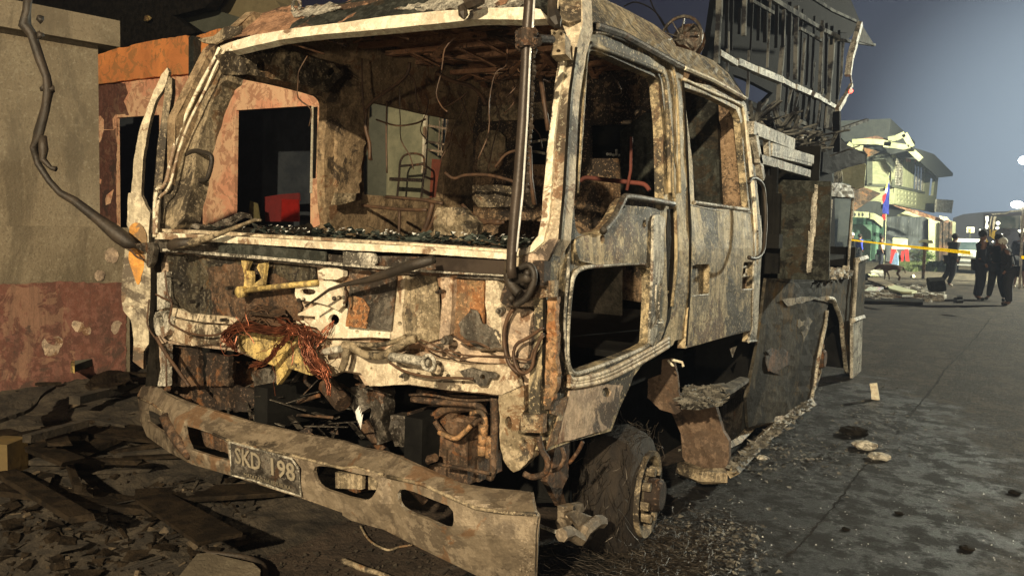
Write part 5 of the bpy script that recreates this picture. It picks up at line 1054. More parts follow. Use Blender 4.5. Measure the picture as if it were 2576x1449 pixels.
for x in (1060, 1085, 1120, 1140): b.bar(q(*t1('I', x + 20, 250)), q(*t1('I', x, 700)), .015)
for y in (430, 570, 640): b.bar(q(*t1('I', 940, y)), q(*t1('I', 1200, y + 45)), .03)
b.each('window_grille', m['pink'], cb)
PLo('gate', simple('rust_red_gate', (.22, .055, .03), (.16, .045, .026), 3), T('I', [(925, 720), (1150, 740), (1150, 1150), (890, 1150)]), Fp(9.4), cb, th=.04, grid=20, dent=.01)
tg = thing('hand_trolley', Fp(8.7)(1035, 470), 'steel tube hand trolley standing before the pale column', 'trolley')
b = MB(); q = Fp(8.7); b.tube(bez([q(*p) for p in T('I', [(690, 1150), (715, 900), (725, 760), (760, 700), (830, 680), (900, 690), (935, 730), (930, 880), (900, 1150)])], 4), .016, 7); b.build('tube_frame', m['brown'], tg, smooth=True)
b = MB(); b.bar(q(*t1('I', 725, 790)), q(*t1('I', 935, 775)), .03); b.bar(q(*t1('I', 640, 905)), q(*t1('I', 915, 915)), .05); b.each('cross_bar', m['brown'], tg)
# upper storeys and eaves above
nh = thing('neighbour_house', Fp(9.8)(520, 200), 'dark house with cream upper storey rising behind the orange wall', 'building')
m['creamwall'] = simple('cream_render', (.30, .26, .15), (.25, .21, .12), 1.5, .9, .2)
PLo('eave', 'char', T('00', [(100, -200), (1700, -200), (1600, 0), (1540, 60), (1300, 120), (1480, 245), (1400, 268), (1050, 330), (850, 372), (600, 430), (100, 100)]), Fp(9.0), nh, th=.2, grid=0, dent=0)
PLo('upper_wall', 'creamwall', T('00', [(1590, -200), (2060, -200), (2070, 10), (2125, 75), (2110, 105), (1880, 160), (1590, 75)]), Fp(9.6), nh, th=.5, grid=0, dent=0)
PLo('roof_beam', 'greygreen', T('00', [(1085, -200), (1588, -200), (1588, 70), (1880, 158), (1540, 245), (1420, 200), (1230, 110), (1225, 60), (1085, 50)]), Fp(9.4), nh, th=.2, grid=0, dent=0)
b = MB(); b.ball(Fp(8.9)(*t1('00', 1105, 140)), .07, 8, 6, (1.4, .5, .7), jit=.3); b.build('nest_patch', m['yellow'], nh)

# ---- burnt timber house across the street end
def DP(u, v, d): return EYE + ray(u, v)*d/FOC
Pa, Pb = DP(1807, 577, 10.5), DP(2100, 588, 14.6); dB = Pb - Pa; dB[2] = 0; dB /= np.linalg.norm(dB); BH = Pl(Pa, (dB[1], -dB[0], 0))
bh_ = thing('burnt_house', (Pa + Pb)/2*np.array((1, 1, 0)), 'charred skeleton of a two storey timber house, all posts and rails, behind the truck', 'building')
def bars(name, mat, segs, w, pl=BH, par=bh_, cr='20', jit=0):
    b = MB()
    for s in segs:
        P = [pl(*p) for p in T(cr, s)]
        for i in range(len(P)-1): b.bar(P[i], P[i+1], w*rnd(.8, 1.25), w*rnd(.8, 1.2))
    return b.build(name, m[mat] if isinstance(mat, str) else mat, par)
for s, w in (([(290, -60), (285, 130), (275, 300), (268, 480)], .09), ([(775, 60), (765, 350), (740, 600), (722, 900)], .08), ([(830, 130), (815, 400), (800, 620)], .05), ([(1135, 300), (1125, 480), (1100, 770)], .11), ([(930, 290), (915, 500), (905, 650)], .05), ([(350, 240), (352, 420), (345, 540)], .05), ([(510, 380), (505, 600), (495, 740)], .05), ([(1215, 320), (1205, 560), (1160, 820)], .05)):
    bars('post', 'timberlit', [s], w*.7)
for s, w in (([(280, 400), (410, 480)], .10), ([(415, 465), (560, 530), (745, 605)], .14), ([(745, 605), (838, 655)], .11), ([(848, 655), (1030, 735)], .12), ([(1040, 740), (1160, 808)], .09), ([(560, 520), (660, 570)], .05)):
    bars('rail', 'paleash', [s], w*.75)
for s, w in (([(670, -10), (780, 60), (930, 150)], .09), ([(930, 150), (1075, 235), (1175, 285)], .08), ([(530, 10), (690, 100)], .07), ([(890, 215), (1060, 312)], .06), ([(990, -10), (1140, 85), (1345, 178)], .06), ([(720, 852), (820, 885), (940, 938)], .08), ([(970, 950), (1050, 978)], .07), ([(1175, 300), (1450, 340)], .06)):
    bars('beam', 'timberlit', [s], w*.8)
for s in ([(832, 670), (800, 790), (775, 870)], [(885, 690), (835, 882)], [(975, 720), (935, 890)], [(1066, 670), (1048, 770), (1018, 965)], [(648, 750), (590, 830)], [(1000, 470), (985, 680)], [(925, 400), (905, 580)], [(1045, 450), (1040, 640)]): bars('stud', 'timberlit', [s], .035)
R = random.Random(3)
for k in range(20):
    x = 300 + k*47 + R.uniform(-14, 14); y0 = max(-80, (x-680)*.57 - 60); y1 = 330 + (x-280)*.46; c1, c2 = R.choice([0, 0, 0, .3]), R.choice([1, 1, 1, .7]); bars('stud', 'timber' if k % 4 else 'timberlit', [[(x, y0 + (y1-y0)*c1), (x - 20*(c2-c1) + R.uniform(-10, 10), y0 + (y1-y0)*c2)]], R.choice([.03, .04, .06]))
for k in range(9):
    x = 760 + k*42; bars('stud', 'timber', [[(x, 590 + (x-745)*.46), (x - 22, 850 + (x-745)*.42)]], .04)
bars('diagonal_board', 'paleash', [[(1345, 180), (1300, 330), (1270, 440)], [(1270, 440), (1252, 570)]], .09, BH.up(.4)); bars('diagonal_board', 'paleash', [[(1278, 640), (1225, 740)], [(1225, 740), (1172, 830)]], .07, BH.up(.4)); bars('loose_stick', 'timberlit', [[(1185, 975), (1395, 902)]], .05, BH.up(.5))
b = MB(); b.plate(T('20', [(1345, 180), (1370, 210), (1455, 345), (1300, 300)]), BH.up(.3), th=.03, grid=0, dent=0); b.build('eave_corner', m['tankgrey'], bh_)
b = MB()
for k in range(8): b.bar(BH.up(.2)(*t1('20', 1095 + k*9, 800 + k*5)), BH.up(.2)(*t1('20', 1080 + k*9, 965 + k*3)), .03)
b.each('vent_grille', m['timberlit'], bh_)
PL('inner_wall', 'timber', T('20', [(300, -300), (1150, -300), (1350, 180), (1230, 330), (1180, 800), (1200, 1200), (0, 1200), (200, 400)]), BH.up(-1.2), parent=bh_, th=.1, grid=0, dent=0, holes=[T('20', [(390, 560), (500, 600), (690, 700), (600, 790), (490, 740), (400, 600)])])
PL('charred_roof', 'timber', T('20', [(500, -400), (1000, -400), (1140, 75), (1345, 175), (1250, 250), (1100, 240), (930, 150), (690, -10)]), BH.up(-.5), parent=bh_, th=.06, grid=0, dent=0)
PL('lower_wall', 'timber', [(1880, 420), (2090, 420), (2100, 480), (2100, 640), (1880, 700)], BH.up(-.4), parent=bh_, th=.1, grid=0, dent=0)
PL('fallen_floor', 'timber', T('20', [(1080, 1000), (1180, 1010), (1240, 1090), (1400, 1160), (1385, 1225), (1250, 1260), (1120, 1310), (1060, 1290)]), BH.up(.1), parent=bh_, th=.3, grid=8, dent=.03)
b = MB(); b.plate(T('20', [(508, 835), (600, 860), (720, 905), (850, 950), (930, 985), (1010, 1000), (1090, 1070), (1080, 1130), (930, 1060), (700, 980), (515, 925)]), BH.up(.5), th=.25, grid=7, dent=.14, freq=6, rag=2.5); b.build('collapsed_ash', m['paleash'], bh_)
b = MB()
for k in range(70):
    x = R.uniform(520, 1150); y = 840 + (x-520)*.40 + R.uniform(0, 100); p = BH.up(.8)(*t1('20', x, y)); a = R.uniform(0, 3.1); L = R.uniform(.1, .6); b.bar(p, p + np.array((math.cos(a)*L, R.uniform(-.2, .2), math.sin(a)*L*.5)), .04, .02)
b.each('fallen_stick', m['timberlit'], bh_)
bars('mast', 'timber', [[(1168, 840), (1172, 1140)]], .09, BH.up(.6)); bars('cable_stay', 'wire', [[(1270, 570), (1282, 640)]], .02, BH.up(.4))
b = MB(); b.ball(BH.up(.45)(*t1('20', 1275, 686)), .035, 8, 6); tag(b.build('red_lamp', emit('red_glow', (1, .05, .03), 6)), 'tiny glowing red lamp in the air beside the burnt house', 'lamp')
b = MB()
for a_, c_ in (((100, 0), (330, 200)), ((250, 0), (400, 130))): pass
# overhead wires
for i, (pts, r) in enumerate((([(2110, 50), (2200, 20), (2330, 80), (2420, 200), (2470, 330)], .008), ([(2300, -20), (2330, 60), (2400, 180), (2440, 250)], .008))):
    b = MB(); b.tube(bez([Fp(8.5)(*p) for p in T('10', pts)], 6), r, 5); tag(b.build('overhead_wire', m['char']), ['looping black cable hanging over the cab roof, the longer one', 'short black cable hanging straight down over the cab roof'][i], 'cable')

# ---- far side houses
m['hgreen'] = simple('pale_green_boards', (.44, .43, .28), (.30, .33, .20), 2, .8, .3, stretch=(1, 1, 4))
m['hcream'] = simple('cream_green_panel', (.55, .56, .36), (.40, .42, .26), 1.6, .8, .2)
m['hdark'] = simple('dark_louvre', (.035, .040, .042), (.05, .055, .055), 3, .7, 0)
m['rustsheet'] = burnt('rusty_roof_sheet', (.26, .13, .08), (.34, .20, .13), (.06, .04, .035), a_rust=.6, a_soot=.3, seed=30, sc=.5)
YH = 54.0
hx = Fp(YH)(*t1('H', 762, 870)); XH = hx[0]
gh = thing('green_house', (XH, YH, 0), 'pale green two storey wooden house with broken roof boards and louvred windows', 'house')
HF, HS = Fp(YH), Sp(XH)
PLh = lambda name, mat, cr, pts, pl, **k: PL(name, mat, T(cr, pts), pl, parent=k.pop('par', gh), **dict(dict(grid=0, dent=0, th=.12), **k))
PLh('front_wall', 'hgreen', 'H', [(410, 450), (775, 450), (762, 870), (745, 1120), (345, 1120), (355, 880), (405, 860)], HF, holes=[], th=.2)
PLh('side_wall', 'hgreen', 'H', [(775, 450), (1000, 470), (1130, 560), (1360, 755), (1335, 1010), (1310, 1235), (745, 1120), (762, 870)], HS, th=.2, holes=[T('H', [(782, 505), (880, 495), (862, 875), (772, 862)]), T('H', [(1045, 570), (1185, 630), (1160, 945), (1022, 912)]), T('H', [(1255, 745), (1312, 775), (1288, 1003), (1228, 1000)])])
PLh('corner_panel', 'hcream', 'H', [(888, 500), (1038, 540), (1012, 908), (868, 880)], HS.up(.05), th=.05)
PLh('lattice_panel', 'hcream', 'H', [(770, 900), (1070, 960), (1062, 1160), (760, 1110)], HS.up(.05), th=.05, holes=[T('H', [(x, y), (x+26, y+5), (x+24, y+34), (x-2, y+28)]) for x in range(800, 1040, 45) for y in (int(925 + (x-800)*.2), int(985 + (x-800)*.2), int(1045 + (x-800)*.2))])
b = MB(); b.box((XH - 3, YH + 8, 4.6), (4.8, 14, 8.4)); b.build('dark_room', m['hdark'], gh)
b = MB()
for k in range(11):
    for x0, x1, y0, dy in ((785, 820, 505, 34), (838, 872, 505, 34), (1060, 1075, 600, 30), (1100, 1115, 620, 30), (1140, 1155, 640, 28)):
        p0, p1 = HS.up(.02)(*t1('H', x0 - k*1, y0 + k*dy)), HS.up(.02)(*t1('H', x1 - k*1, y0 + k*dy + 6)); b.bar(p0, p1, .10, .12)
b.each('louvre_slat', m['paleash'], gh)
b = MB()
for pts in ([(410, 450), (408, 860)], [(412, 858), (755, 868)], [(762, 500), (745, 900)], [(446, 470), (446, 860)], [(1030, 560), (1008, 910)], [(745, 870), (1165, 962)]): b.bar((HF if pts[0][0] < 770 and pts[1][0] < 770 else HS).up(.03)(*t1('H', *pts[0])), (HF if pts[0][0] < 770 and pts[1][0] < 770 else HS).up(.03)(*t1('H', *pts[1])), .16)
b.each('corner_trim', m['greygreen'], gh)
PLh('torn_tarpaulin', 'greygreen', 'H', [(495, 470), (600, 430), (700, 425), (740, 500), (790, 480), (740, 700), (700, 640), (660, 560), (640, 510), (480, 520)], HF.up(.5), th=.03, grid=5, dent=.15, rag=1)
PLh('roof_slope', 'hdark', 'H', [(190, 240), (470, 200), (900, 165), (1000, 340), (1120, 520), (800, 480), (420, 450), (300, 360)], HF.up(.1), th=.1)
PLh('roof_slope', 'rustsheet', 'H', [(200, 250), (520, 190), (700, 250), (560, 262), (300, 275)], HF.up(1.8), th=.05)
PLh('roof_slope', 'hdark', 'H', [(1000, 340), (1300, 440), (1560, 700), (1550, 740), (1360, 760), (1130, 560)], HS.up(1.2), th=.1)
PLh('rusty_sheet', 'rustorange', 'H', [(320, 345), (470, 380), (560, 410), (500, 440), (390, 480), (375, 420)], HF.up(2.0), th=.04)
for pts in ([(900, 165), (1000, 345)], [(965, 365), (1125, 512)], [(680, 245), (780, 225), (905, 168)], [(190, 275), (350, 270), (540, 275), (720, 300)], [(620, 310), (780, 325), (960, 355)], [(130, 300), (200, 350), (330, 360)]):
    b = MB(); P_ = [HF.up(2.0)(*p) for p in T('H', pts)]
    for i in range(len(P_)-1): b.bar(P_[i], P_[i+1], .20, .32)
    b.build('roof_board', m['hcream'], gh)
for pts in ([(920, 490), (990, 500), (985, 545), (930, 545)], [(1040, 500), (1105, 500), (1045, 555)]): PLh('torn_board', 'salmon', 'H', pts, HS.up(.12), th=.03)
PLh('balcony', 'paleash', 'H', [(1345, 1050), (1555, 1065), (1540, 1240), (1320, 1225)], HS.up(1), th=.1, grid=4, dent=.1)
# ground floor: corrugated shed wall, column, porch roof
YS = 52.0
sd = thing('roadside_shed', Fp(YS)(*t1('P', 950, 590)), 'grey corrugated shed with rusty sheet roof at the foot of the green house', 'shed')
def corr():
    M = Mt('weathered_corrugated_sheet', .7, .2); c = M.mix(M.step(M.noise(1.2, 6, .6, sc=(3, 1, .25)), .40, .62), (.12, .135, .15), (.045, .05, .055))
    c = M.mix(M.mul(M.step(M.noise(2.5, 6, .7, sc=(4, 1, .5)), .56, .64), .9), c, (.30, .31, .30)); M.bump(M.wave(12, 'X'), .7, .03); return M.col(c)
m['corr'] = corr()
PLh('sheet_wall', 'corr', 'P', [(655, 190), (1240, 150), (1235, 830), (640, 830)], Fp(YS), par=sd, th=.06)
PLh('stone_column', 'hcream', 'P', [(1225, 210), (1375, 215), (1365, 830), (1225, 830)], Fp(YS-.4), par=sd, th=.4)
PLh('side_panel', 'palegreen', 'P', [(1375, 190), (1595, 260), (1590, 400), (1480, 800), (1370, 830)], Fp(YS+.3), par=sd, th=.1)
for x in (1405, 1440, 1490, 1525):
    b = MB(); b.bar(Fp(YS-.6)(*t1('P', x, 250)), Fp(YS-.6)(*t1('P', x - 14, 820)), .18); b.build('post', m['brown'], sd)
PLh('roof_sheet', 'rustsheet', 'P', [(680, 5), (830, 45), (1080, 100), (1330, 190), (1510, 225), (1490, 270), (1310, 240), (1240, 205), (1100, 175), (920, 100)], Fp(YS-2.4), par=sd, th=.05, grid=5, dent=.08)
PLh('roof_sheet', 'hcream', 'P', [(790, 170), (920, 105), (1060, 120), (1240, 180), (1340, 230), (1290, 250), (1150, 180), (1000, 190), (900, 180)], Fp(YS-1.8), par=sd, th=.05, grid=5, dent=.05)
PLh('roof_sheet', 'paleash', 'P', [(1370, 170), (1480, 190), (1510, 225), (1430, 240), (1380, 210)], Fp(YS-2.6), par=sd, th=.05)
# brown awning, hanging sheet, stall with block screen
aw = thing('brown_awning', Fp(40)(*t1('H', 380, 1000)), 'brown corrugated awning jutting between the truck and the green house', 'awning')
PLh('awning_sheet', 'brown', 'H', [(205, 940), (350, 888), (575, 972), (430, 1070), (330, 1130), (205, 1210)], Pl(Fp(40)(*t1('H', 380, 1000)), (.2, -1, .8)), par=aw, th=.04)
hs = thing('hanging_sheet', Fp(30)(*t1('H', 220, 900)), 'cream cloth sheet hung out beneath the burnt house, stained and creased', 'cloth sheet')
PLh('cloth', 'hcream', 'H', [(50, 625), (200, 590), (355, 553), (378, 590), (355, 880), (222, 925), (150, 850), (65, 830)], Fp(30), par=hs, th=.02, grid=5, dent=.05)
PLh('cloth', 'paleash', 'H', [(-60, 640), (50, 650), (60, 820), (-60, 850)], Fp(30.3), par=hs, th=.02)
st = thing('market_stall', Fp(48)(*t1('P', 380, 760)), 'green framed glass food stall under pale breeze block screen', 'stall')
m['stallgreen'] = simple('dark_green_frame', (.02, .07, .045), (.015, .045, .03), 4, .6, 0); m['stallglass'] = simple('milky_green_panel', (.16, .30, .22), (.10, .18, .14), 2, .4, 0)
PLh('panel', 'stallglass', 'P', [(180, 260), (590, 300), (575, 600), (440, 780), (180, 780)], Fp(48.4), par=st, th=.1)
PLh('block_screen', 'hcream', 'P', [(180, 105), (420, 125), (420, 215), (180, 200)], Fp(48.2), par=st, th=.1, holes=[T('P', [(x, 155), (x+22, 125), (x+44, 155), (x+22, 188)]) for x in (200, 255, 305)])
PLh('canopy', 'hcream', 'P', [(415, 130), (480, 135), (612, 205), (600, 325), (480, 225), (415, 215)], Fp(47.6), par=st, th=.08)
for pts in ([(180, 215), (490, 228)], [(480, 230), (600, 330)], [(490, 240), (470, 760)], [(190, 260), (480, 270)], [(590, 330), (570, 720)], [(180, 500), (470, 520)], [(480, 420), (590, 440)]):
    b = MB(); b.bar(Fp(47.8)(*t1('P', *pts[0])), Fp(47.8)(*t1('P', *pts[1])), .2); b.build('frame_bar', m['stallgreen'], st)
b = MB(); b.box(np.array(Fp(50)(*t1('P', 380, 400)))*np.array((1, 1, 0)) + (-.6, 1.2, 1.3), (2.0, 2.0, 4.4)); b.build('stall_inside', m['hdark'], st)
# flag
fp = Fp(47)(*t1('P', 640, 440)); fl = thing('flag', (fp[0], fp[1], 0), 'limp blue, white, red and yellow flag on a bamboo pole before the green house', 'flag')
b = MB(); b.tube([np.array((fp[0], fp[1], 0)), fp, Fp(47)(*t1('P', 648, 150)), Fp(47)(*t1('H', 690, 690))], .02, 6); b.build('pole', m['hcream'], fl)
FQ = Fp(46.8)
for mt_, pts in (((.02, .035, .30), [(690, 720), (698, 900), (690, 1100), (685, 1260), (600, 1240), (605, 1090), (650, 960), (675, 850)]), ((.55, .015, .02), [(600, 1010), (640, 960), (655, 985), (635, 1060), (610, 1110), (595, 1060)]), ((.55, .015, .02), [(600, 1255), (645, 1258), (642, 1330), (612, 1335), (597, 1290)]), ((.7, .66, .1), [(682, 740), (690, 800), (670, 880), (640, 925), (650, 860)]), ((.65, .65, .62), [(650, 880), (672, 890), (665, 960), (625, 1010), (632, 950)])):
    PLh('flag_cloth', simple('flag_cloth_%d' % int(mt_[0]*100 + mt_[2]*1000), mt_, tuple(x*.8 for x in mt_), 5, .8, 0), 'H', pts, FQ.up(.01 + .01*(mt_[0] > .1)), par=fl, th=.012, grid=4, dent=.03)
# dark tower frame on the skyline
m['frame'] = simple('pale_dusky_frame', (.045, .042, .05), (.055, .05, .06), 1, .9, 0); m['far'] = simple('far_dark_wall', (.05, .05, .07), (.045, .045, .06), 1, .9, 0)
dr = thing('roadside_houses', Fp(70)(*t1('P', 1800, 500)), 'low dark row of houses closing the street behind the white car', 'building')
PLh('wall', 'far', 'P', [(1560, 200), (1700, 150), (2000, 120), (2600, 100), (2700, 900), (1500, 800)], Fp(70), par=dr, th=2)

# ---- greenery by the shed
m['leaf'] = simple('bright_leaf', (.08, .16, .03), (.16, .26, .05), 5, .6, 0); m['leafd'] = simple('dull_leaf', (.045, .07, .02), (.09, .11, .035), 5, .7, 0)
def leaves(b, c, rad, n, s, R, up=.4):
    for k in range(n):
        d = np.array((R.gauss(0, 1), R.gauss(0, 1), R.gauss(0, 1))); d /= np.linalg.norm(d); p = np.array(c) + d*rad*np.array((1, 1, .8))*R.random()**.4; p[2] = max(.02, p[2])
        a = R.uniform(0, 6.28); w = np.array((math.cos(a), math.sin(a), R.uniform(-.3, up))); q = np.array((-math.sin(a), math.cos(a), R.uniform(-.4, .4)))
        L = s*R.uniform(.6, 1.4); b.addm([p - w*L, p + q*L*.35, p + w*L, p - q*L*.35], [(0, 1, 2, 3)])
R = random.Random(15)
for i, (u, v, top, wd, mt_, nm, lb, ct) in enumerate(((1210, 830, 640, 70, 'leaf', 'leafy_plant', 'bright green leafy plant lit up beside the shed column', 'plant'), (1390, 915, 780, 90, 'leafd', 'bush', 'dull green bush at the roadside next to the man in striped trousers', 'bush'), (1270, 900, 790, 80, 'leaf', 'bush', 'light green bush between leafy plant and dull bush', 'bush'), (1070, 830, 600, 50, 'leafd', 'leafy_plant', 'thin dark plant growing behind the red terracotta pot', 'plant'), (830, 820, 700, 45, 'leafd', 'leafy_plant', 'small dark weeds growing under the red legged table', 'plant'))):
    q0 = np.array(G(*t1('P', u, v))); dpt = q0[1]; q1 = Fp(dpt)(*t1('P', u, top)); w_ = abs(Fp(dpt)(*t1('P', u + wd, v))[0] - q0[0])
    r_2 = thing(nm, q0, lb, ct); b = MB(); H_ = q1[2]
    leaves(b, q0 + (0, 0, H_*.55), max(w_, H_*.5), 420, .11, R); b.build('foliage', m[mt_], r_2)
    b = MB()
    for k in range(6): a = R.uniform(0, 6.28); b.tube([q0 + (0, 0, 0), q0 + (math.cos(a)*w_*.4, math.sin(a)*w_*.4, H_*.8)], .012, 4)
    b.build('stem', m['brown'], r_2)
b = MB()
for k in range(2600):
    u, v = R.uniform(780, 1470), R.uniform(800, 925); p = np.array(G(*t1('P', u, v + 10*math.sin(u*.02)))); h = R.uniform(.05, .25); a = R.uniform(0, 6.3); b.addm([p + (-.03, 0, 0), p + (.03, 0, 0), p + (math.cos(a)*h*.6, math.sin(a)*h*.6, h)], [(0, 1, 2)])
tag(b.build('grass', m['leafd']), 'strip of rough green grass along the far side of the street', 'grass', kind='stuff')
q0 = np.array(G(*t1('P', 1060, 805))); b = MB(); b.tube([q0, q0 + (0, 0, .42)], [.16, .24], 12); tag(b.build('flower_pot', m['rustorange']), 'small orange terracotta pot by the plants right of the red legged table', 'pot')
un = thing('pale_canopy', Fp(33)(*t1('P', 1180, 600)), 'low yellow green canopy edge standing among the plants', 'canopy')
PLh('canopy_edge', 'hcream', 'P', [(1085, 515), (1150, 498), (1280, 505), (1295, 540), (1250, 550), (1150, 528), (1100, 545)], Fp(33), par=un, th=.3); b = MB(); b.bar(Fp(33.1)(*t1('P', 1180, 520)), np.array(Fp(33.1)(*t1('P', 1180, 600)))*np.array((1, 1, 0)), .1); b.build('post', m['brown'], un)

# ---- red legged table with carton
g0 = np.array(G(*t1('P', 850, 822))); yt = g0[1]; FT = Fp(yt)
tb = thing('folding_table', g0, 'red legged plastic table with pale top on the far roadside', 'table')
redm = simple('red_table_leg', (.62, .035, .04), (.5, .03, .03), 4, .4, 0)
for pts, w in (([(745, 620), (738, 700), (722, 818)], .17), ([(925, 620), (935, 720), (945, 828)], .17), ([(880, 650), (872, 700), (864, 806)], .14), ([(775, 630), (770, 800)], .10)):
    b = MB(); P_ = [FT(*p) for p in T('P', pts)]
    for i in range(len(P_)-1): b.bar(P_[i], P_[i+1], w)
    b.build('leg', redm, tb)
PLh('table_top', 'white', 'P', [(725, 590), (940, 600), (955, 612), (955, 632), (725, 622)], FT, par=tb, th=1.0)
ct_ = thing('carton', FT(*t1('P', 840, 590)), 'open pale cardboard carton standing on the red legged table', 'box')
PLh('back_flap', 'hcream', 'P', [(740, 470), (930, 480), (940, 590), (738, 575)], Fp(yt+.5), par=ct_, th=.02); PLh('side_flap', 'white', 'P', [(800, 575), (870, 545), (945, 485), (942, 592)], FT, par=ct_, th=.02); PLh('front_panel', 'hcream', 'P', [(738, 555), (800, 572), (800, 592), (738, 586)], FT, par=ct_, th=.02)

# ---- white car
cy = 40.0; CF = Fp(cy)
car = thing('parked_car', CF(2437, 663)*np.array((1, 1, 0)), 'white hatchback car seen from behind people in the street', 'car')
m['carwhite'] = simple('white_car_paint', (.62, .64, .58), (.55, .57, .52), 3, .25, 0); m['carglass'] = simple('dark_car_glass', (.03, .045, .05), (.045, .06, .065), 3, .12, 0)
def MQ(u, v, d=0): return Fp(cy + d)(*t1('M', u, v))
prof = [(0, .35), (0, .95), (.25, 1.0), (.55, 1.42), (1.2, 1.52), (2.6, 1.45), (3.2, 1.02), (4.1, .85), (4.2, .35)]
cx0 = MQ(240, 400)[0]; cx1 = MQ(960, 400)[0]; b = MB(); cw = cx1 - cx0
def car_ring(k):
    y, z = prof[k]; ins = .0 if z < 1.05 else .16*(z-1.0)/.5; return [(cx0 + ins*1.2, cy + y, z), (cx1 - ins*1.2, cy + y, z)]
vs = [p for k in range(len(prof)) for p in car_ring(k)]; n = len(prof)
b.addm(vs, [(2*k, 2*k+1, 2*k+3, 2*k+2) for k in range(n-1)] + [tuple(2*k for k in range(n)), tuple(2*k+1 for k in range(n))[::-1]]); b.build('body', m['carwhite'], car)
b = MB(); b.addm([(cx0 + .16, cy + .262, 1.03), (cx1 - .16, cy + .262, 1.03), (cx1 - .27, cy + .50, 1.38), (cx0 + .27, cy + .50, 1.38)], [(0, 1, 2, 3)]); 
b.build('rear_window', m['carglass'], car)
b = MB(); b.box(((cx0+cx1)/2, cy - .03, .50), (cw*.9, .05, .07)); b.box(((cx0+cx1)/2, cy - .03, .72), (cw*.9, .04, .05)); b.each('bumper_trim', m['hdark'], car)
b = MB(); b.box((cx0 + cw*.5, cy - .05, .83), (.42, .03, .12)); b.build('number_plate', m['paleash'], car)
for sx in (.08, .92): b = MB(); b.box((cx0 + cw*sx, cy - .02, .92), (.16, .06, .16)); b.build('tail_lamp', redm, car)
for sx in (.1, .9):
    for yy in (.7, 3.4): b = MB(); b.tube([(cx0 + cw*sx - .1, cy + yy, .33), (cx0 + cw*sx + .1, cy + yy, .33)], .33, 16); b.build('wheel', m['char'], car)
sg = thing('road_sign', Fp(50)(*t1('N', 1015, 1300))*np.array((1, 1, 0)), 'pale rounded sign board with a yellow stripe above the car roof', 'sign')
PLh('board', 'white', 'N', [(905, 985), (930, 970), (1110, 970), (1135, 985), (1125, 1130), (905, 1130)], Fp(50), par=sg, th=.05); PLh('stripe', simple('sign_yellow', (.75, .72, .05), (.7, .66, .05), 3, .6, 0), 'N', [(1000, 1010), (1032, 1010), (1028, 1135), (1000, 1135)], Fp(49.9), par=sg, th=.03)
b = MB(); b.bar(Fp(50.1)(*t1('N', 1015, 1100)), Fp(50.1)(*t1('N', 1015, 1400))*np.array((1, 1, 0)), .08); b.build('post', m['tankgrey'], sg)

# ---- lit vehicle and lamps at the right edge
YL = 34.0
lt = thing('parked_truck', Fp(YL)(*t1('N', 2000, 1449))*np.array((1, 1, 0)), 'dark fire truck with lit yellow and chrome front facing the camera at the right edge', 'truck')
m['lampchromeglow'] = emit('lit_chrome_glow', (1, .97, .70), 3.0); m['yel'] = simple('yellow_paint', (.75, .50, .05), (.6, .4, .05), 4, .5, 0)
PLh('cab_front', 'far', 'N', [(1380, 580), (2480, 560), (2900, 560), (2900, 1800), (1380, 1800)], Fp(YL), par=lt, th=.2)
PLh('windscreen', 'carglass', 'N', [(1760, 680), (2430, 640), (2420, 1010), (1780, 1010)], Fp(YL-.05), par=lt, th=.02)
PLh('sun_visor', 'paleash', 'N', [(1600, 590), (2000, 570), (2150, 500), (2500, 480), (2510, 520), (2150, 545), (2050, 600), (1650, 625)], Fp(YL-.4), par=lt, th=.1)
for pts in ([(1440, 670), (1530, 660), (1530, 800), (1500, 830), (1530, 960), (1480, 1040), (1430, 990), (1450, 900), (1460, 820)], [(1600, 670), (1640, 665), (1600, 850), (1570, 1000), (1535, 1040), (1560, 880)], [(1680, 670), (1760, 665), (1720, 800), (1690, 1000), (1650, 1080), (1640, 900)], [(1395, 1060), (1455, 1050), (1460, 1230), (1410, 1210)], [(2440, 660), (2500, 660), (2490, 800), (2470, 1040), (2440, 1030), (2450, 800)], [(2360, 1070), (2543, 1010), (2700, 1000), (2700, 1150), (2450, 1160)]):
    PLh('chrome_strip', 'lampchromeglow' if pts[0][0] in (1440, 2360) else 'white', 'N', pts, Fp(YL-.5), par=lt, th=.03)  # two of the strips glow in place of light reflected by chrome
for x, y, r in ((1800, 860, 42), (1780, 1000, 36), (1910, 1185, 20), (1285, 1050, 16), (1650, 1390, 20)):
    b = MB(); b.ball(Fp(YL-.6)(*t1('N', x, y)), r*.0882*YL/2000, 10, 8); b.build('headlamp', m['lampchromeglow'], lt)
for pts in ([(1550, 1060), (1600, 1040), (1590, 1250), (1560, 1230)], [(1630, 1090), (1700, 1070), (1780, 1060), (1720, 1110), (1700, 1330), (1600, 1250)], [(1370, 1210), (1460, 1240), (1520, 1400), (1480, 1420), (1420, 1300)]):
    PLh('yellow_panel', 'yel', 'N', pts, Fp(YL-.55), par=lt, th=.03)
sl = thing('street_light', Fp(30)(*t1('N', 2520, 1449))*np.array((1, 1, 0)), 'round white lamp glowing on a short arm at the right edge of the street', 'street light')
b = MB(); b.ball(Fp(30)(*t1('N', 2340, 330)), .13, 12, 10, (1.3, 1, .9)); b.build('globe', emit('white_lamp_glow', (1, 1, .85), 14), sl)
b = MB(); b.bar(Fp(30.1)(*t1('N', 2350, 380)), Fp(30.1)(*t1('N', 2530, 500)), .05); b.bar(Fp(30.1)(*t1('N', 2530, 300)), Fp(30.1)(*t1('N', 2520, 1449))*np.array((1, 1, 0)), .08); b.build('pole', m['paleash'], sl)

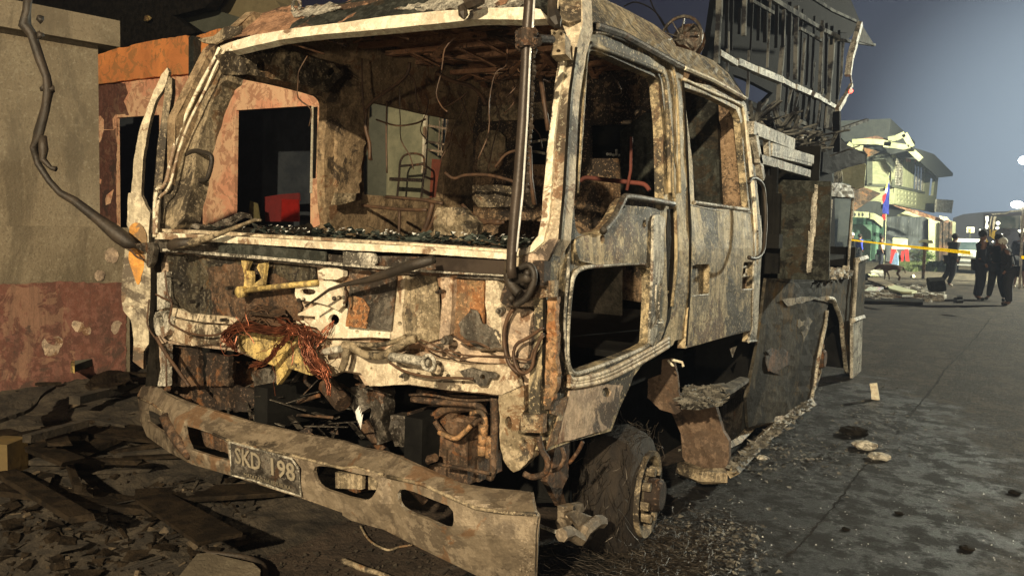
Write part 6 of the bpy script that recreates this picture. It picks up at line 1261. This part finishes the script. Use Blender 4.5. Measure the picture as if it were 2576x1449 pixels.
fl2 = thing('flood_light', Fp(31)(2586, 404)*np.array((1, 1, 0)), 'glaring white flood light high on its mast at the right edge of the picture', 'flood light')
b = MB(); b.ball(Fp(31)(2577, 404), .17, 12, 8, (1, .6, .8)); b.build('lens', emit('flood_glow', (.92, 1, 1), 40), fl2)
b = MB(); b.bar(Fp(31.1)(2590, 396), Fp(31.1)(2600, 700)*np.array((1, 1, 0)), .12); b.build('mast', m['tankgrey'], fl2)
# ---- people (backlit, standing round the fire site)
m['skin'] = simple('brown_skin', (.16, .08, .05), (.13, .065, .04), 5, .6, 0)
def cloth(name, c): return simple(name, c, tuple(x*.7 for x in c), 6, .9, .3, .01)
m['navy'] = cloth('navy_cloth', (.006, .008, .018)); m['blackc'] = cloth('black_cloth', (.006, .006, .007)); m['greyc'] = cloth('grey_cloth', (.02, .021, .025)); m['hair'] = cloth('black_hair', (.008, .007, .006))
m['whitec'] = cloth('cream_cloth', (.62, .58, .46)); m['bluec'] = cloth('blue_cloth', (.03, .05, .42)); m['whitecap'] = cloth('white_cap', (.7, .7, .62))
def skinned(name, J, E_, mat, par, lv=1):
    """J: name -> (xyz, radius); E_: pairs; one continuous skinned surface"""
    ks = list(J); me = bpy.data.meshes.new(name); org = np.array(wloc(par))
    me.from_pydata([tuple(np.array(J[k][0]) - org) for k in ks], [(ks.index(a), ks.index(c)) for a, c in E_], []); me.materials.append(mat)
    o = bpy.data.objects.new(name, me); COL.objects.link(o); o.parent = par
    md = o.modifiers.new('skin', 'SKIN'); md.use_smooth_shade = True
    for i, k in enumerate(ks):
        r = J[k][1]; r = r if isinstance(r, tuple) else (r, r); me.skin_vertices[0].data[i].radius = r; me.skin_vertices[0].data[i].use_root = (i == 0)
    sb = o.modifiers.new('subdivision', 'SUBSURF'); sb.levels = lv; sb.render_levels = lv
    return o
def person(loc, face, H, label, top, bottom, hair='hair', pose={}, shorts=False, cap=None, shoes='blackc', group=None, sleeve=True):
    """loc on the ground, face: heading angle; joints in a body frame (x right, y forward, z up) for 1.70 m, scaled to H"""
    s = H/1.70; ca, sa = math.cos(face), math.sin(face); loc = np.array((loc[0], loc[1], 0.))
    J = dict(pelvis=(0, 0, .94), belly=(0, .01, 1.08), chest=(0, .0, 1.30), neckb=(0, -.01, 1.43), neck=(0, 0, 1.50), head=(0, .02, 1.60), crown=(0, .02, 1.66),
             shl=(-.18, -.01, 1.40), ell=(-.23, -.03, 1.13), wrl=(-.22, .06, .90), hal=(-.21, .10, .82), shr=(.18, -.01, 1.40), elr=(.23, -.03, 1.13), wrr=(.22, .06, .90), har=(.21, .10, .82),
             hil=(-.10, 0, .90), knl=(-.11, .03, .49), anl=(-.12, -.03, .09), tol=(-.13, .12, .035), hir=(.10, 0, .90), knr=(.11, .03, .49), anr=(.12, -.03, .09), tor=(.13, .12, .035))
    for k, d in pose.items():
        if k == 'bend':
            for kk in ('belly', 'chest', 'neckb', 'neck', 'head', 'crown', 'shl', 'shr', 'ell', 'elr', 'wrl', 'wrr', 'hal', 'har'):
                x, y, z = J[kk]; dz = z - .94; J[kk] = (x, y*math.cos(d) + dz*math.sin(d), .94 + dz*math.cos(d) - y*math.sin(d))
        else: J[k] = d
    W_ = {k: loc + s*np.array((x*ca - y*sa, x*sa + y*ca, z)) for k, (x, y, z) in J.items()}
    rad = dict(pelvis=(.155, .12), belly=(.15, .12), chest=(.18, .125), neckb=.07, neck=.055, head=(.080, .095), crown=(.068, .08), shl=.075, ell=.043, wrl=.03, hal=.034, shr=.075, elr=.043, wrr=.03, har=.034, hil=.105, knl=.07, anl=.04, tol=.035, hir=.105, knr=.07, anr=.04, tor=.035)
    o = thing('person', loc, label, 'person', group)
    Eb = [('pelvis', 'belly'), ('belly', 'chest'), ('chest', 'neckb'), ('neckb', 'neck'), ('neck', 'head'), ('head', 'crown'), ('neckb', 'shl'), ('shl', 'ell'), ('ell', 'wrl'), ('wrl', 'hal'), ('neckb', 'shr'), ('shr', 'elr'), ('elr', 'wrr'), ('wrr', 'har'),
          ('pelvis', 'hil'), ('hil', 'knl'), ('knl', 'anl'), ('anl', 'tol'), ('pelvis', 'hir'), ('hir', 'knr'), ('knr', 'anr'), ('anr', 'tor')]
    sc = lambda k, e=0: tuple((q + e)*s for q in (rad[k] if isinstance(rad[k], tuple) else (rad[k],)*2))
    skinned('body', {k: (W_[k], sc(k)) for k in W_}, Eb, m['skin'], o)
    ks = ['pelvis', 'belly', 'chest', 'neckb', 'shl', 'ell', 'shr', 'elr'] + (['wrl', 'wrr'] if sleeve else [])
    es = [('pelvis', 'belly'), ('belly', 'chest'), ('chest', 'neckb'), ('neckb', 'shl'), ('shl', 'ell'), ('neckb', 'shr'), ('shr', 'elr')] + ([('ell', 'wrl'), ('elr', 'wrr')] if sleeve else [])
    skinned('shirt', {k: (W_[k], sc(k, .026)) for k in ks}, es, m[top], o)
    kb = ['pelvis', 'hil', 'knl', 'hir', 'knr'] + ([] if shorts else ['anl', 'anr'])
    eb = [('pelvis', 'hil'), ('hil', 'knl'), ('pelvis', 'hir'), ('hir', 'knr')] + ([] if shorts else [('knl', 'anl'), ('knr', 'anr')])
    skinned('trousers', {k: (W_[k], sc(k, .03)) for k in kb}, eb, m[bottom], o)
    for a, t in (('anl', 'tol'), ('anr', 'tor')):
        skinned('shoe', {'a': (W_[a]*.7 + W_[t]*.3 - (0, 0, .02*s), (.05*s, .05*s)), 'b': (W_[t], (.045*s, .04*s))}, [('a', 'b')], m[shoes], o)
    hd = W_['head']; fw = np.array((-sa, ca, 0)); b = MB(); b.ball(hd + np.array((0, 0, .055*s)) - fw*.022*s, .108*s, 12, 9, (1, 1, .95)); b.build('hair' if not cap else 'cap', m[cap or hair], o, smooth=True)
    b = MB(); b.ball(hd + fw*.105*s - (0, 0, .01), .016*s, 6, 5); rt = np.array((ca, sa, 0)); 
    b.ball(hd + rt*.095*s, .022*s, 6, 5, (.5, 1, 1.3)); b.ball(hd - rt*.095*s, .022*s, 6, 5, (.5, 1, 1.3)); b.build('face_detail', m['skin'], o, smooth=True)
    return o, W_, s
def gp(c, a, b_): return np.array(G(*t1(c, a, b_)))
hf = math.radians
person(gp('M', 265, 1030), hf(-60), 1.66, 'person in dark top and black trousers, hand raised to the face, beside the white car', 'greyc', 'blackc', pose=dict(bend=.10, ell=(-.24, .12, 1.16), wrl=(-.10, .26, 1.38), hal=(-.06, .24, 1.47), knl=(-.10, -.02, .49), anl=(-.20, -.22, .09), tol=(-.22, -.08, .035), anr=(.10, -.10, .09), tor=(.10, .05, .035)), shoes='whitec')
person(gp('M', 770, 1275), hf(-75), 1.74, 'tall broad person in navy clothes with face mask, nearest to the tape end', 'navy', 'navy', pose=dict(hil=(-.11, 0, .9), anl=(-.17, -.03, .09), tol=(-.20, .10, .035), anr=(.15, -.03, .09), tor=(.18, .10, .035), ell=(-.24, .08, 1.16), wrl=(-.12, .25, 1.18), hal=(-.06, .28, 1.2)))
person(gp('M', 1075, 1285), hf(160), 1.66, 'person in dark clothes standing between the masked person and the capped person', 'blackc', 'blackc', pose=dict(bend=.1, anl=(-.20, -.03, .09), tol=(-.22, .10, .035), anr=(.18, -.03, .09), tor=(.20, .10, .035)), shoes='greyc')
person(gp('M', 1290, 1375), hf(100), 1.60, 'person in white cap and dark clothes bending forward, nearest to the camera', 'blackc', 'greyc', cap='whitecap', pose=dict(bend=.32, ell=(-.28, .05, 1.05), wrl=(-.30, .16, .86), hal=(-.28, .2, .80)))
person(gp('M', 1490, 1055), hf(-170), 1.76, 'person in blue black jacket and shorts standing behind the capped person', 'navy', 'blackc', shorts=True, shoes='whitec', pose=dict(anl=(-.14, -.03, .09)))
person(gp('M', 1640, 1020), hf(-120), 1.68, 'person in black at the right edge of the photograph by the loose tape', 'blackc', 'blackc')
kp = np.array(G(*t1('K', 740, 1060)))
person(kp, hf(-75), 1.52, 'woman in cream top and long dark skirt carrying a pale blue bag by the stall', 'whitec', 'navy', pose=dict(wrl=(-.26, .02, .9), ell=(-.27, -.05, 1.15), knl=(-.07, .1, .49), anl=(-.08, .1, .09)), sleeve=False)
bg = thing('shopping_bag', kp + (.55, -.1, .3), 'pale blue shopping bag held by the woman in the cream top', 'bag')
b = MB(); c = kp + (.50, -.12, .0); b.addm([c + (.10, 0, .78), c + (.22, 0, .78), c + (.28, .05, .12), c + (-.06, .05, .10), c + (.10, .14, .78), c + (.22, .14, .78), c + (.28, .19, .12), c + (-.06, .19, .10)], [(0, 1, 2, 3), (4, 7, 6, 5), (0, 4, 5, 1), (1, 5, 6, 2), (2, 6, 7, 3), (3, 7, 4, 0)]); b.build('bag_body', cloth('pale_blue_plastic', (.28, .45, .70)), bg)
b = MB(); b.tube([c + (.11, .07, .78), c + (.15, .07, .90), c + (.21, .07, .78)], .01, 5); b.build('bag_handle', m['whitec'], bg)
kq = np.array(G(2158, 672)); person(kq, hf(-50), 1.55, 'person in blue shirt and dark trousers beside the stall, half hidden by the truck', 'bluec', 'blackc')
kr = np.array(G(2139, 668)); person(kr, hf(-40), 1.60, 'helmeted rider in dark jacket with bright yellow green trim at the truck rear corner', 'blackc', 'blackc', cap='whitecap')

# ---- brown dog
dg = np.array(G(*t1('P', 730, 1058))); do = thing('dog', dg, 'brown dog with drooping tail walking away across the lit concrete', 'dog')
m['dogfur'] = cloth('brown_dog_fur', (.085, .050, .032))
def L(x, y, z): return dg + np.array((x, y, z))
DJ = {'rump': (L(.18, .05, .50), (.10, .11)), 'loin': (L(.02, .02, .49), (.09, .10)), 'chest': (L(-.22, 0, .46), (.11, .14)), 'neck': (L(-.38, 0, .52), .075), 'head': (L(-.48, -.02, .46), .07), 'muz': (L(-.60, -.03, .38), .035),
      'hl': (L(.22, -.06, .40), .06), 'kl': (L(.15, -.06, .27), .042), 'ol': (L(.26, -.06, .16), .022), 'fl': (L(.22, -.06, .03), .022), 'hr': (L(.20, .10, .40), .06), 'kr': (L(.12, .12, .27), .042), 'or': (L(.21, .12, .16), .022), 'fr': (L(.17, .12, .03), .022),
      'sl': (L(-.24, -.08, .34), .045), 'wl': (L(-.22, -.08, .19), .026), 'pl': (L(-.24, -.08, .03), .022), 'sr': (L(-.20, .08, .34), .045), 'wr': (L(-.12, .09, .19), .026), 'pr': (L(-.10, .08, .03), .022),
      't1': (L(.30, .06, .50), .03), 't2': (L(.37, .06, .40), .022), 't3': (L(.39, .06, .28), .015)}
skinned('body', DJ, [('rump', 'loin'), ('loin', 'chest'), ('chest', 'neck'), ('neck', 'head'), ('head', 'muz'), ('rump', 'hl'), ('hl', 'kl'), ('kl', 'ol'), ('ol', 'fl'), ('rump', 'hr'), ('hr', 'kr'), ('kr', 'or'), ('or', 'fr'), ('chest', 'sl'), ('sl', 'wl'), ('wl', 'pl'), ('chest', 'sr'), ('sr', 'wr'), ('wr', 'pr'), ('rump', 't1'), ('t1', 't2'), ('t2', 't3')], m['dogfur'], do)
for sy in (-.05, .05): b = MB(); b.addm([L(-.44, sy*.6, .53), L(-.50, sy*.8, .52), L(-.50, sy*1.9, .45)], [(0, 1, 2)]); b.build('ear', m['dogfur'], do)

# ---- police tape
m['tape'] = simple('yellow_tape', (.95, .74, .02), (.90, .68, .02), 4, .35, 0)
_t = m['tape'].node_tree; _tr = _t.nodes.new('ShaderNodeBsdfTranslucent'); _tr.inputs[0].default_value = (1, .80, .02, 1); _mx = _t.nodes.new('ShaderNodeMixShader'); _mx.inputs[0].default_value = .6
_t.links.new(_t.nodes['Principled BSDF'].outputs[0], _mx.inputs[1]); _t.links.new(_tr.outputs[0], _mx.inputs[2]); _t.links.new(_mx.outputs[0], _t.nodes['Material Output'].inputs[0])
tp = thing('barrier_tape', Fp(22)(*t1('P', 1400, 640)), 'yellow barrier tape with small black lettering stretched across the street', 'tape')
def tapestrip(name, pts, ws, y0, y1, par):
    C = T('P', pts); P = []; Q = []; n = len(C)
    for i, (u, v) in enumerate(C):
        d = y0 + (y1-y0)*i/(n-1); w = ws[i]*.185/2; P.append(Fp(d)(u, v - w)); Q.append(Fp(d + .03)(u, v + w))
    b = MB(); b.addm(P + Q + [p + (0, .006, 0) for p in P + Q], [(i, i+1, n+i+1, n+i) for i in range(n-1)] + [(2*n+i, 3*n+i, 3*n+i+1, 2*n+i+1) for i in range(n-1)] + [(i, 2*n+i, 2*n+i+1, i+1) for i in range(n-1)] + [(n+i, n+i+1, 3*n+i+1, 3*n+i) for i in range(n-1)]); return b.build(name, m['tape'], par)
tapestrip('tape_strip', [(150, 495), (330, 520), (500, 538), (700, 562), (940, 585), (1150, 610), (1400, 632), (1600, 655), (1795, 672)], [24, 22, 22, 24, 28, 36, 42, 46, 52], 24, 20.5, tp)
def fnt(u, v): 
    x = (u/ KD - 3300)/(731/2522); d = 24 + (20.5-24)*np.interp(x, [150, 330, 500, 700, 940, 1150, 1400, 1600, 1795], np.arange(9)/8.); return Fp(d - .02)(u, v)
for i, (x0, x1) in enumerate(((960, 1170), (1180, 1400), (1410, 1600), (1610, 1785))):
    y0 = 585 + (x0-940)*.102; y1 = 585 + (x1-940)*.102; h0, h1 = 4 + (x0-940)*.009, 4 + (x1-940)*.009
    lettering('tape_lettering', ['POLICE LINE', 'DO NOT CROSS'][i % 2], T('P', [(x0, y0 + h0), (x1, y1 + h1), (x1, y1 - h1), (x0, y0 - h0)]), fnt, m['blackc'], tp, th=.004)
t2_ = thing('barrier_tape', Fp(21)(*t1('P', 2510, 730)), 'short end of yellow barrier tape at the right edge of the street', 'tape')
tapestrip('tape_strip', [(2485, 735), (2540, 738), (2640, 745)], [44, 46, 46], 20.5, 20.3, t2_)

# ---- debris on the street beyond the truck
R = random.Random(27)
def slab(name, mat, cr, pts, label, cat, h=.04, z=.02, group=None, rag=0, dent=.0, grid=0):
    P_ = Gp(z + h); b = MB(); b.plate(T(cr, pts), P_, th=h, grid=grid, dent=dent, rag=rag); return tag(b.build(name, m[mat] if isinstance(mat, str) else mat), label, cat, group)
slab('roof_sheet', 'hcream', 'P', [(660, 1120), (760, 1105), (900, 1150), (1070, 1190), (1000, 1205), (850, 1200), (700, 1160)], 'long yellowish sheet lying on the street in front of the dog', 'roof sheet', .05, .12)
slab('roof_sheet', 'tan', 'P', [(400, 1010), (560, 1010), (680, 1060), (760, 1100), (640, 1120), (520, 1080), (400, 1040)], 'curved tan sheet lying on the street left of the yellowish sheet', 'roof sheet', .05, .15)
slab('concrete_slab', 'paleash', 'P', [(435, 925), (480, 905), (610, 915), (612, 950), (450, 955)], 'flat pale slab on the ground behind the brown dog', 'slab', .10, .05)
gr = thing('steel_grating', gp('P', 480, 1180), 'white slatted grating lying on the street beside the truck rear', 'grating')
for k in range(6): b = MB(); b.bar(Gp(.12)(*t1('P', 370 + k*32, 1195)), Gp(.14)(*t1('P', 440 + k*32, 1145)), .08, .03); b.build('slat', m['glint'], gr)
gr = thing('louvre_panel', gp('P', 470, 990), 'small dark louvre panel with pale bars behind the white grating', 'louvre')
for k in range(4): b = MB(); b.bar(Gp(.10)(*t1('P', 410 + k*30, 965)), Gp(.14)(*t1('P', 450 + k*32, 1000)), .06, .03); b.build('slat', m['hcream'], gr)
bk = gp('P', 1310, 1240); b = MB(); b.tube([bk + (-.15, 0, .20), bk + (.20, .10, .30)], [.26, .20], 14); tag(b.build('burnt_bucket', m['char']), 'black burnt tub lying on its side in front of the street rubble', 'bucket')
slab('charred_beam', 'char', 'P', [(350, 1280), (800, 1285), (1150, 1300), (1150, 1345), (700, 1330), (350, 1325)], 'long flat black charred beam lying on the street behind the truck', 'beam', .06, .02)
slab('white_rod', 'glint', 'P', [(860, 1242), (1020, 1240), (1020, 1262), (865, 1262)], 'short white metal strip lying in the street rubble', 'metal strip', .03, .10)
slab('black_tile', 'char', 'P', [(1615, 1250), (1690, 1250), (1690, 1275), (1612, 1275)], 'small square black tile on the road near the tall masked person, the farther one', 'debris', .06, .0)
slab('black_tile', 'char', 'P', [(1610, 1300), (1700, 1300), (1700, 1325), (1610, 1325)], 'small square black tile on the road near the tall masked person, the nearer one', 'debris', .06, .0)
slab('paper_scrap', 'whitec', 'P', [(1000, 975), (1030, 965), (1045, 985), (1010, 992)], 'white paper scrap lying alone on the lit concrete right of the dog', 'paper', .06, .0)
b = MB()
for k in range(900):
    u, v = R.uniform(370, 1400), R.uniform(1130, 1345); 
    if R.random() > .9 - abs(v-1240)/160: continue
    p = np.array(G(*t1('P', u, v))); s_ = R.uniform(.03, .14); b.box(p + (0, 0, s_*.4), (s_*R.uniform(.5, 1.6), s_*R.uniform(.5, 2), s_*R.uniform(.3, 1)), np.array(Matrix.Rotation(R.uniform(0, 3), 3, 'Z')), .3)
tag(b.build('street_rubble', m['paleash']), 'low heap of grey rubble and ash across the street behind the truck', 'rubble', kind='stuff')
b = MB(); wp = T('22', [(1415, 5), (1470, 0), (1480, 60), (1490, 128), (1430, 130), (1425, 60)]); b.plate(wp, Fp(G(*wp[4])[1] + .05), th=.02, grid=8, dent=.01); tag(b.build('paper_sheet', m['white']), 'torn white board scrap standing on the road behind the rear wheel', 'board')
for i, (x, y, s_, lb) in enumerate(((2500, 830, .05, 'black flat stone on the road at the right edge'), (2145, 1250, .05, 'dark lump of char on the road at the lower right'), (1640, 985, .035, 'small dark stone on the road right of the joint'), (1235, 1100, .03, 'dark pebble beside the lower road joint'), (600, 570, .06, 'pale stone lying below the side step'), (1385, 490, .12, 'pale smashed lump at the edge of the wet soot'), (1300, 385, .14, 'dark wet lump of melted plastic by the rear wheel'), (1490, 570, .10, 'flat pale chunk beside the smashed lump'))):
    p = gp('22', x, y); s_ *= .6; b = MB(); b.ball(p + (0, 0, s_*.3), s_, 9, 7, (1.3, 1, .45), jit=.18); tag(b.build('stone', m['char'] if 'dark' in lb or 'black' in lb else m['paleash']), lb, 'stone')

# ---- rubble heap at the left
b = MB(); nx, ny = 110, 90; vs = []
def hz(x, y):
    d = (x + 5.35)/1.55; e = math.exp(-d*d)*(.36 + .10*noise.noise(Vector((x*1.3, y*1.1, 5)))); f_y = min(1, max(0, (y - 1.2)/1.2))*min(1, max(0, (7.0 - y)/1.5))
    return e*f_y + .05*noise.noise(Vector((x*4, y*4, 1)))*f_y + .035*abs(noise.noise(Vector((x*12, y*12, 2))))*f_y
for j in range(ny+1):
    for i in range(nx+1):
        x = -6.4 + i/nx*3.6; y = .8 + j/ny*6.2; e = min(1, min(i, nx-i, j, ny-j)/5); vs.append((x, y, -.01 + e*(.02 + max(0, hz(x, y)))))
b.addm(vs, [(j*(nx+1)+i, j*(nx+1)+i+1, (j+1)*(nx+1)+i+1, (j+1)*(nx+1)+i) for j in range(ny) for i in range(nx)]); tag(b.build('rubble_heap', m['ash']), 'heap of ash and burnt rubble between garden wall and truck', 'rubble', kind='stuff')
b = MB(); R = random.Random(71)
def bit(b, p, s_):
    q = R.random()
    if q < .45: a = R.uniform(0, 3.14); L_ = s_*R.uniform(1, 4); e = np.array((math.cos(a), math.sin(a), R.uniform(-.25, .35))); b.bar(p, p + e*L_, s_*.3, s_*.12)
    elif q < .8: n = R.randint(4, 6); b.addm([p + (s_*1.2*math.cos(6.28*i/n)*R.uniform(.6, 1.2), s_*1.2*math.sin(6.28*i/n)*R.uniform(.6, 1.2), R.uniform(0, s_*.9)) for i in range(n)], [tuple(range(n))])
    else: b.box(p + (0, 0, s_*.3), (s_*R.uniform(.4, 1.2), s_*R.uniform(.4, 1.2), s_*.6), np.array(Matrix.Rotation(R.uniform(0, 3), 3, Vector((R.random(), R.random(), R.random())).normalized())), .2)
bs = [MB(), MB(), MB()]
for k in range(3400):
    u, v = R.uniform(-30, 640), 840 + 620*R.random()
    if u > 340 and v < 1110 + (u-340)*.25: continue
    p = np.array(G(u, v))
    if p[0] > -2.6 or p[1] > 6: continue
    z = max(0, hz(p[0], p[1])); p = np.array(Gp(z)(u, v)) if z < 1 else p; z = max(0, hz(p[0], p[1])); p[2] = z + .005
    s_ = .004 + .012*R.random() + .05*R.random()**7; bit(bs[0 if R.random() < .55 else (1 if R.random() < .75 else 2)], p, s_)
for bb, mm, nm, lb in zip(bs, ('wood', 'ash', 'scrap'), ('charred_bits', 'ash_bits', 'scorched_scraps'), ('small black charred bits strewn over the rubble heap', 'small grey ash pieces strewn over the rubble heap', 'small tan scorched scraps of metal and tile in the rubble')): tag(bb.build(nm, m[mm]), lb, 'rubble', kind='stuff')
b = MB()
for k in range(1500):
    u, v = R.uniform(250, 1400), 1230 + 230*R.random(); p = np.array(G(u, v)); 
    if p[0] < -4.6: continue
    s_ = R.uniform(.003, .014); bit(b, p + (0, 0, .012), s_)
tag(b.build('ground_litter', m['ash']), 'fine litter of ash and chips on the dirt below the bumper', 'litter', kind='stuff')
for k in range(46):                                                 # sticks of burnt wood nothing tells apart
    u, v = R.uniform(-20, 420), R.uniform(900, 1320); p = np.array(G(u, v))
    if p[0] > -3.3 or p[1] > 5.5: continue
    p[2] = max(0, hz(p[0], p[1])) + .02; a = R.uniform(-.5, 1.2); big = k > 29; L_ = R.uniform(.5, 1.2) if big else R.uniform(.18, .75); e = np.array((math.cos(a), math.sin(a), R.uniform(-.08, .12)))
    b = MB(); b.bar(p + (0, 0, .03*big), p + e*L_, R.uniform(.08, .20) if big else R.uniform(.02, .07), R.uniform(.015, .035), jit=.1); tag(b.build('charred_stick', m['wood' if k % 3 or k > 29 else 'ash']), 'charred stick lying loose among others in the rubble heap', 'stick', 'charred sticks in the rubble heap')
# single pieces one can tell apart
def plank(name, mat, cr, a, c, w, h, label, cat='plank', za=.0, zc=.0, jit=.0):
    def pt(q, z): return np.array(Gp(z)(*t1(cr, *q)))
    b = MB(); b.bar(pt(a, za), pt(c, zc), w, h, jit=jit); return tag(b.build(name, m[mat]), label, cat)
plank('charred_plank', 'wood', '02', (250, 990), (1180, 520), .10, .04, 'long straight charred board slanting from the bumper end to the lower left', za=.10, zc=.18)
plank('charred_plank', 'wood', '02', (420, 560), (1000, 330), .22, .03, 'wide black board lying across the rubble left of the bumper', za=.25, zc=.30)
plank('charred_plank', 'wood', '02', (160, 470), (640, 380), .14, .12, 'thick black timber end next to the yellow brick', za=.30, zc=.32)
plank('charred_plank', 'ash', '02', (200, 420), (640, 300), .05, .04, 'thin pale ash covered stick lying on the wide black board', za=.42, zc=.40)
plank('charred_plank', 'wood', '01', (0, 1290), (560, 1220), .12, .05, 'black board at the wall foot, upper of the two', za=.50, zc=.52)
plank('charred_plank', 'wood', '01', (0, 1400), (700, 1330), .16, .05, 'black board at the wall foot, lower of the two', za=.40, zc=.45)
plank('window_frame_bar', 'tan', '01', (700, 1360), (900, 1130), .10, .06, 'tan frame bar leaning up between the rubble and the open cab door', 'frame bar', za=.40, zc=.60)
plank('charred_plank', 'ash', '02', (560, 130), (1000, 20), .07, .05, 'pale ash crusted strip pointing at the left bumper end', za=.46, zc=.42)
slab('metal_tray', 'greygreen', '01', [(560, 1135), (900, 1110), (870, 1180), (560, 1290)], 'dark green metal tray tilted on the rubble near the wall', 'tray', .05, .50)
slab('tray_edge', 'yellow', '01', [(500, 1150), (565, 1145), (560, 1300), (530, 1290), (535, 1200)], 'yellowish bent metal edge beside the dark green tray', 'metal edge', .05, .50)
b = MB(); q_ = np.array(Gp(.62)(*t1('01', 690, 1040))); b.tube(bez([np.array(Gp(.6)(*t1('01', 740, 1110))), np.array(Gp(.62)(*t1('01', 770, 1050))), np.array(Gp(.66)(*t1('01', 745, 1020))), np.array(Gp(.66)(*t1('01', 690, 1040))), np.array(Gp(.6)(*t1('01', 600, 1120)))]), .012, 6); tag(b.build('bent_pipe', m['paleash']), 'thin bent pale pipe loop standing out of the rubble by the red wall', 'pipe')
slab('torn_sheet', 'ash', '02', [(0, 140), (180, 60), (420, 10), (300, 110), (180, 210), (0, 270)], 'curled pale sheet of scrap at the left edge of the rubble', 'sheet', .02, .48, dent=.03, grid=12, rag=1)
slab('torn_sheet', 'wood', '01', [(640, 1420), (820, 1290), (900, 1240), (1000, 1400), (880, 1449), (700, 1449)], 'crumpled dark sheet under the bottom of the open cab door', 'sheet', .02, .46, dent=.05, grid=10, rag=1)
p = np.array(Gp(.28)(*t1('02', 40, 560))); b = MB(); b.box(p, (.14, .16, .19), np.array(Matrix.Rotation(.5, 3, 'Z'))); tag(b.build('brick', m['brickm']), 'yellowish brown brick at the left edge of the rubble', 'brick')
# fluted bowl and spilled remains
bp = np.array(Gp(.02)(*t1('02', 1610, 1075))); b = MB(); prof2 = [(.035, 0), (.055, .01), (.062, .035), (.075, .05), (.080, .055), (.073, .052), (.055, .035), (.045, .012), (.0, .010)]; n = 24
b.addm([bp + (r*math.cos(6.283*k/n)*(1 + .03*math.cos(k*3.14)), r*math.sin(6.283*k/n), z) for r, z in prof2 for k in range(n)], [(i*n+k, i*n+(k+1) % n, (i+1)*n+(k+1) % n, (i+1)*n+k) for i in range(len(prof2)-1) for k in range(n)]); tag(b.build('bowl', m['yellow'], smooth=True), 'small pale fluted bowl on the dirt below the number plate', 'bowl')
for i, (x, y, lb) in enumerate(((1540, 900, 'white crumb of plaster just behind the small bowl'), (1430, 910, 'pale triangular shard left of the small bowl'), (850, 1310, 'large pale orange crumb at the lower left of the litter'), (1310, 1390, 'tan crumb beside the corner of the flat stone slab'))):
    p = np.array(Gp(.02)(*t1('02', x, y))); b = MB(); b.ball(p, .022, 6, 5, (1, 1, 1.2), jit=.45); tag(b.build('plaster_crumb', m['rustorange'] if 'orange' in lb or 'tan' in lb else m['white']), lb, 'debris')
slab('stone_slab', 'plaster', '02', [(1300, 1500), (1440, 1330), (1480, 1280), (1560, 1272), (1900, 1350), (1955, 1400), (1945, 1520)], 'flat grey stone slab at the bottom edge of the picture', 'slab', .06, .04)
b = MB(); b.tube(bez([np.array(Gp(.05)(*t1('02', x, y))) for x, y in ((1090, 895), (1180, 950), (1270, 1050), (1390, 1150), (1540, 1240), (1560, 1275), (1800, 1300), (1950, 1350), (1990, 1420), (1975, 1560))], 5), .014, 8); tag(b.build('rubber_hose', m['black'], smooth=True), 'black burnt hose curving from the rubble to the stone slab', 'hose')
b = MB(); b.tube(bez([np.array(Gp(.02)(*t1('12', x, y))) for x, y in ((130, 1070), (200, 1180), (330, 1250), (420, 1230), (520, 1215))], 5), .006, 6); tag(b.build('thin_hose', m['tan'], smooth=True), 'thin tan tube lying on the dirt under the bumper', 'hose')
b = MB(); b.tube(bez([np.array(Gp(.02)(*t1('12', x, y))) for x, y in ((0, 1330), (150, 1390), (320, 1449), (420, 1500))], 5), .014, 6); tag(b.build('metal_rod', m['tan'], smooth=True), 'tan rod lying on the dirt at the bottom edge below the bumper', 'rod')

# ---- lamp posts outside the frame that carry the lights; those of the two fill lights are made up
for nm, Lp, lb in (('street_lamp', LAMP_A, 'tall grey street lamp with a warm lantern behind the camera'), ('low_fill_stand', LAMP_D, 'added low fill light on an unseen stand behind the camera'), ('flood_light_mast', LAMP_B, 'mast with a white flood light right of the people'), ('far_fill_mast', LAMP_C, 'added unseen mast with a yellowish fill light for the far street')):
    o_ = thing(nm, (Lp[0], Lp[1], 0), lb, 'street lamp'); dx = .5
    b = MB(); b.tube([(Lp[0] + dx, Lp[1] - .4, 0), (Lp[0] + dx, Lp[1] - .4, Lp[2] + .5), (Lp[0], Lp[1], Lp[2] + .45)], .05, 8); b.build('pole', m['tankgrey'], o_)
    b = MB(); b.box((Lp[0], Lp[1], Lp[2] + .38), (.35, .35, .12)); b.build('lamp_head', m['tankgrey'], o_)

# ---- smoky night air
hm = bpy.data.materials.new('smoky_air'); hm.use_nodes = True; hm.node_tree.nodes.clear()
ho = hm.node_tree.nodes.new('ShaderNodeOutputMaterial'); hv = hm.node_tree.nodes.new('ShaderNodeVolumePrincipled')
hv.inputs['Color'].default_value = (.62, .74, 1, 1); hv.inputs['Density'].default_value = .0018; hv.inputs['Anisotropy'].default_value = .35
hm.node_tree.links.new(hv.outputs[0], ho.inputs['Volume'])
b = MB(); b.box((-20, 36, 8.5), (110, 110, 19)); tag(b.build('haze', hm), kind='stuff')
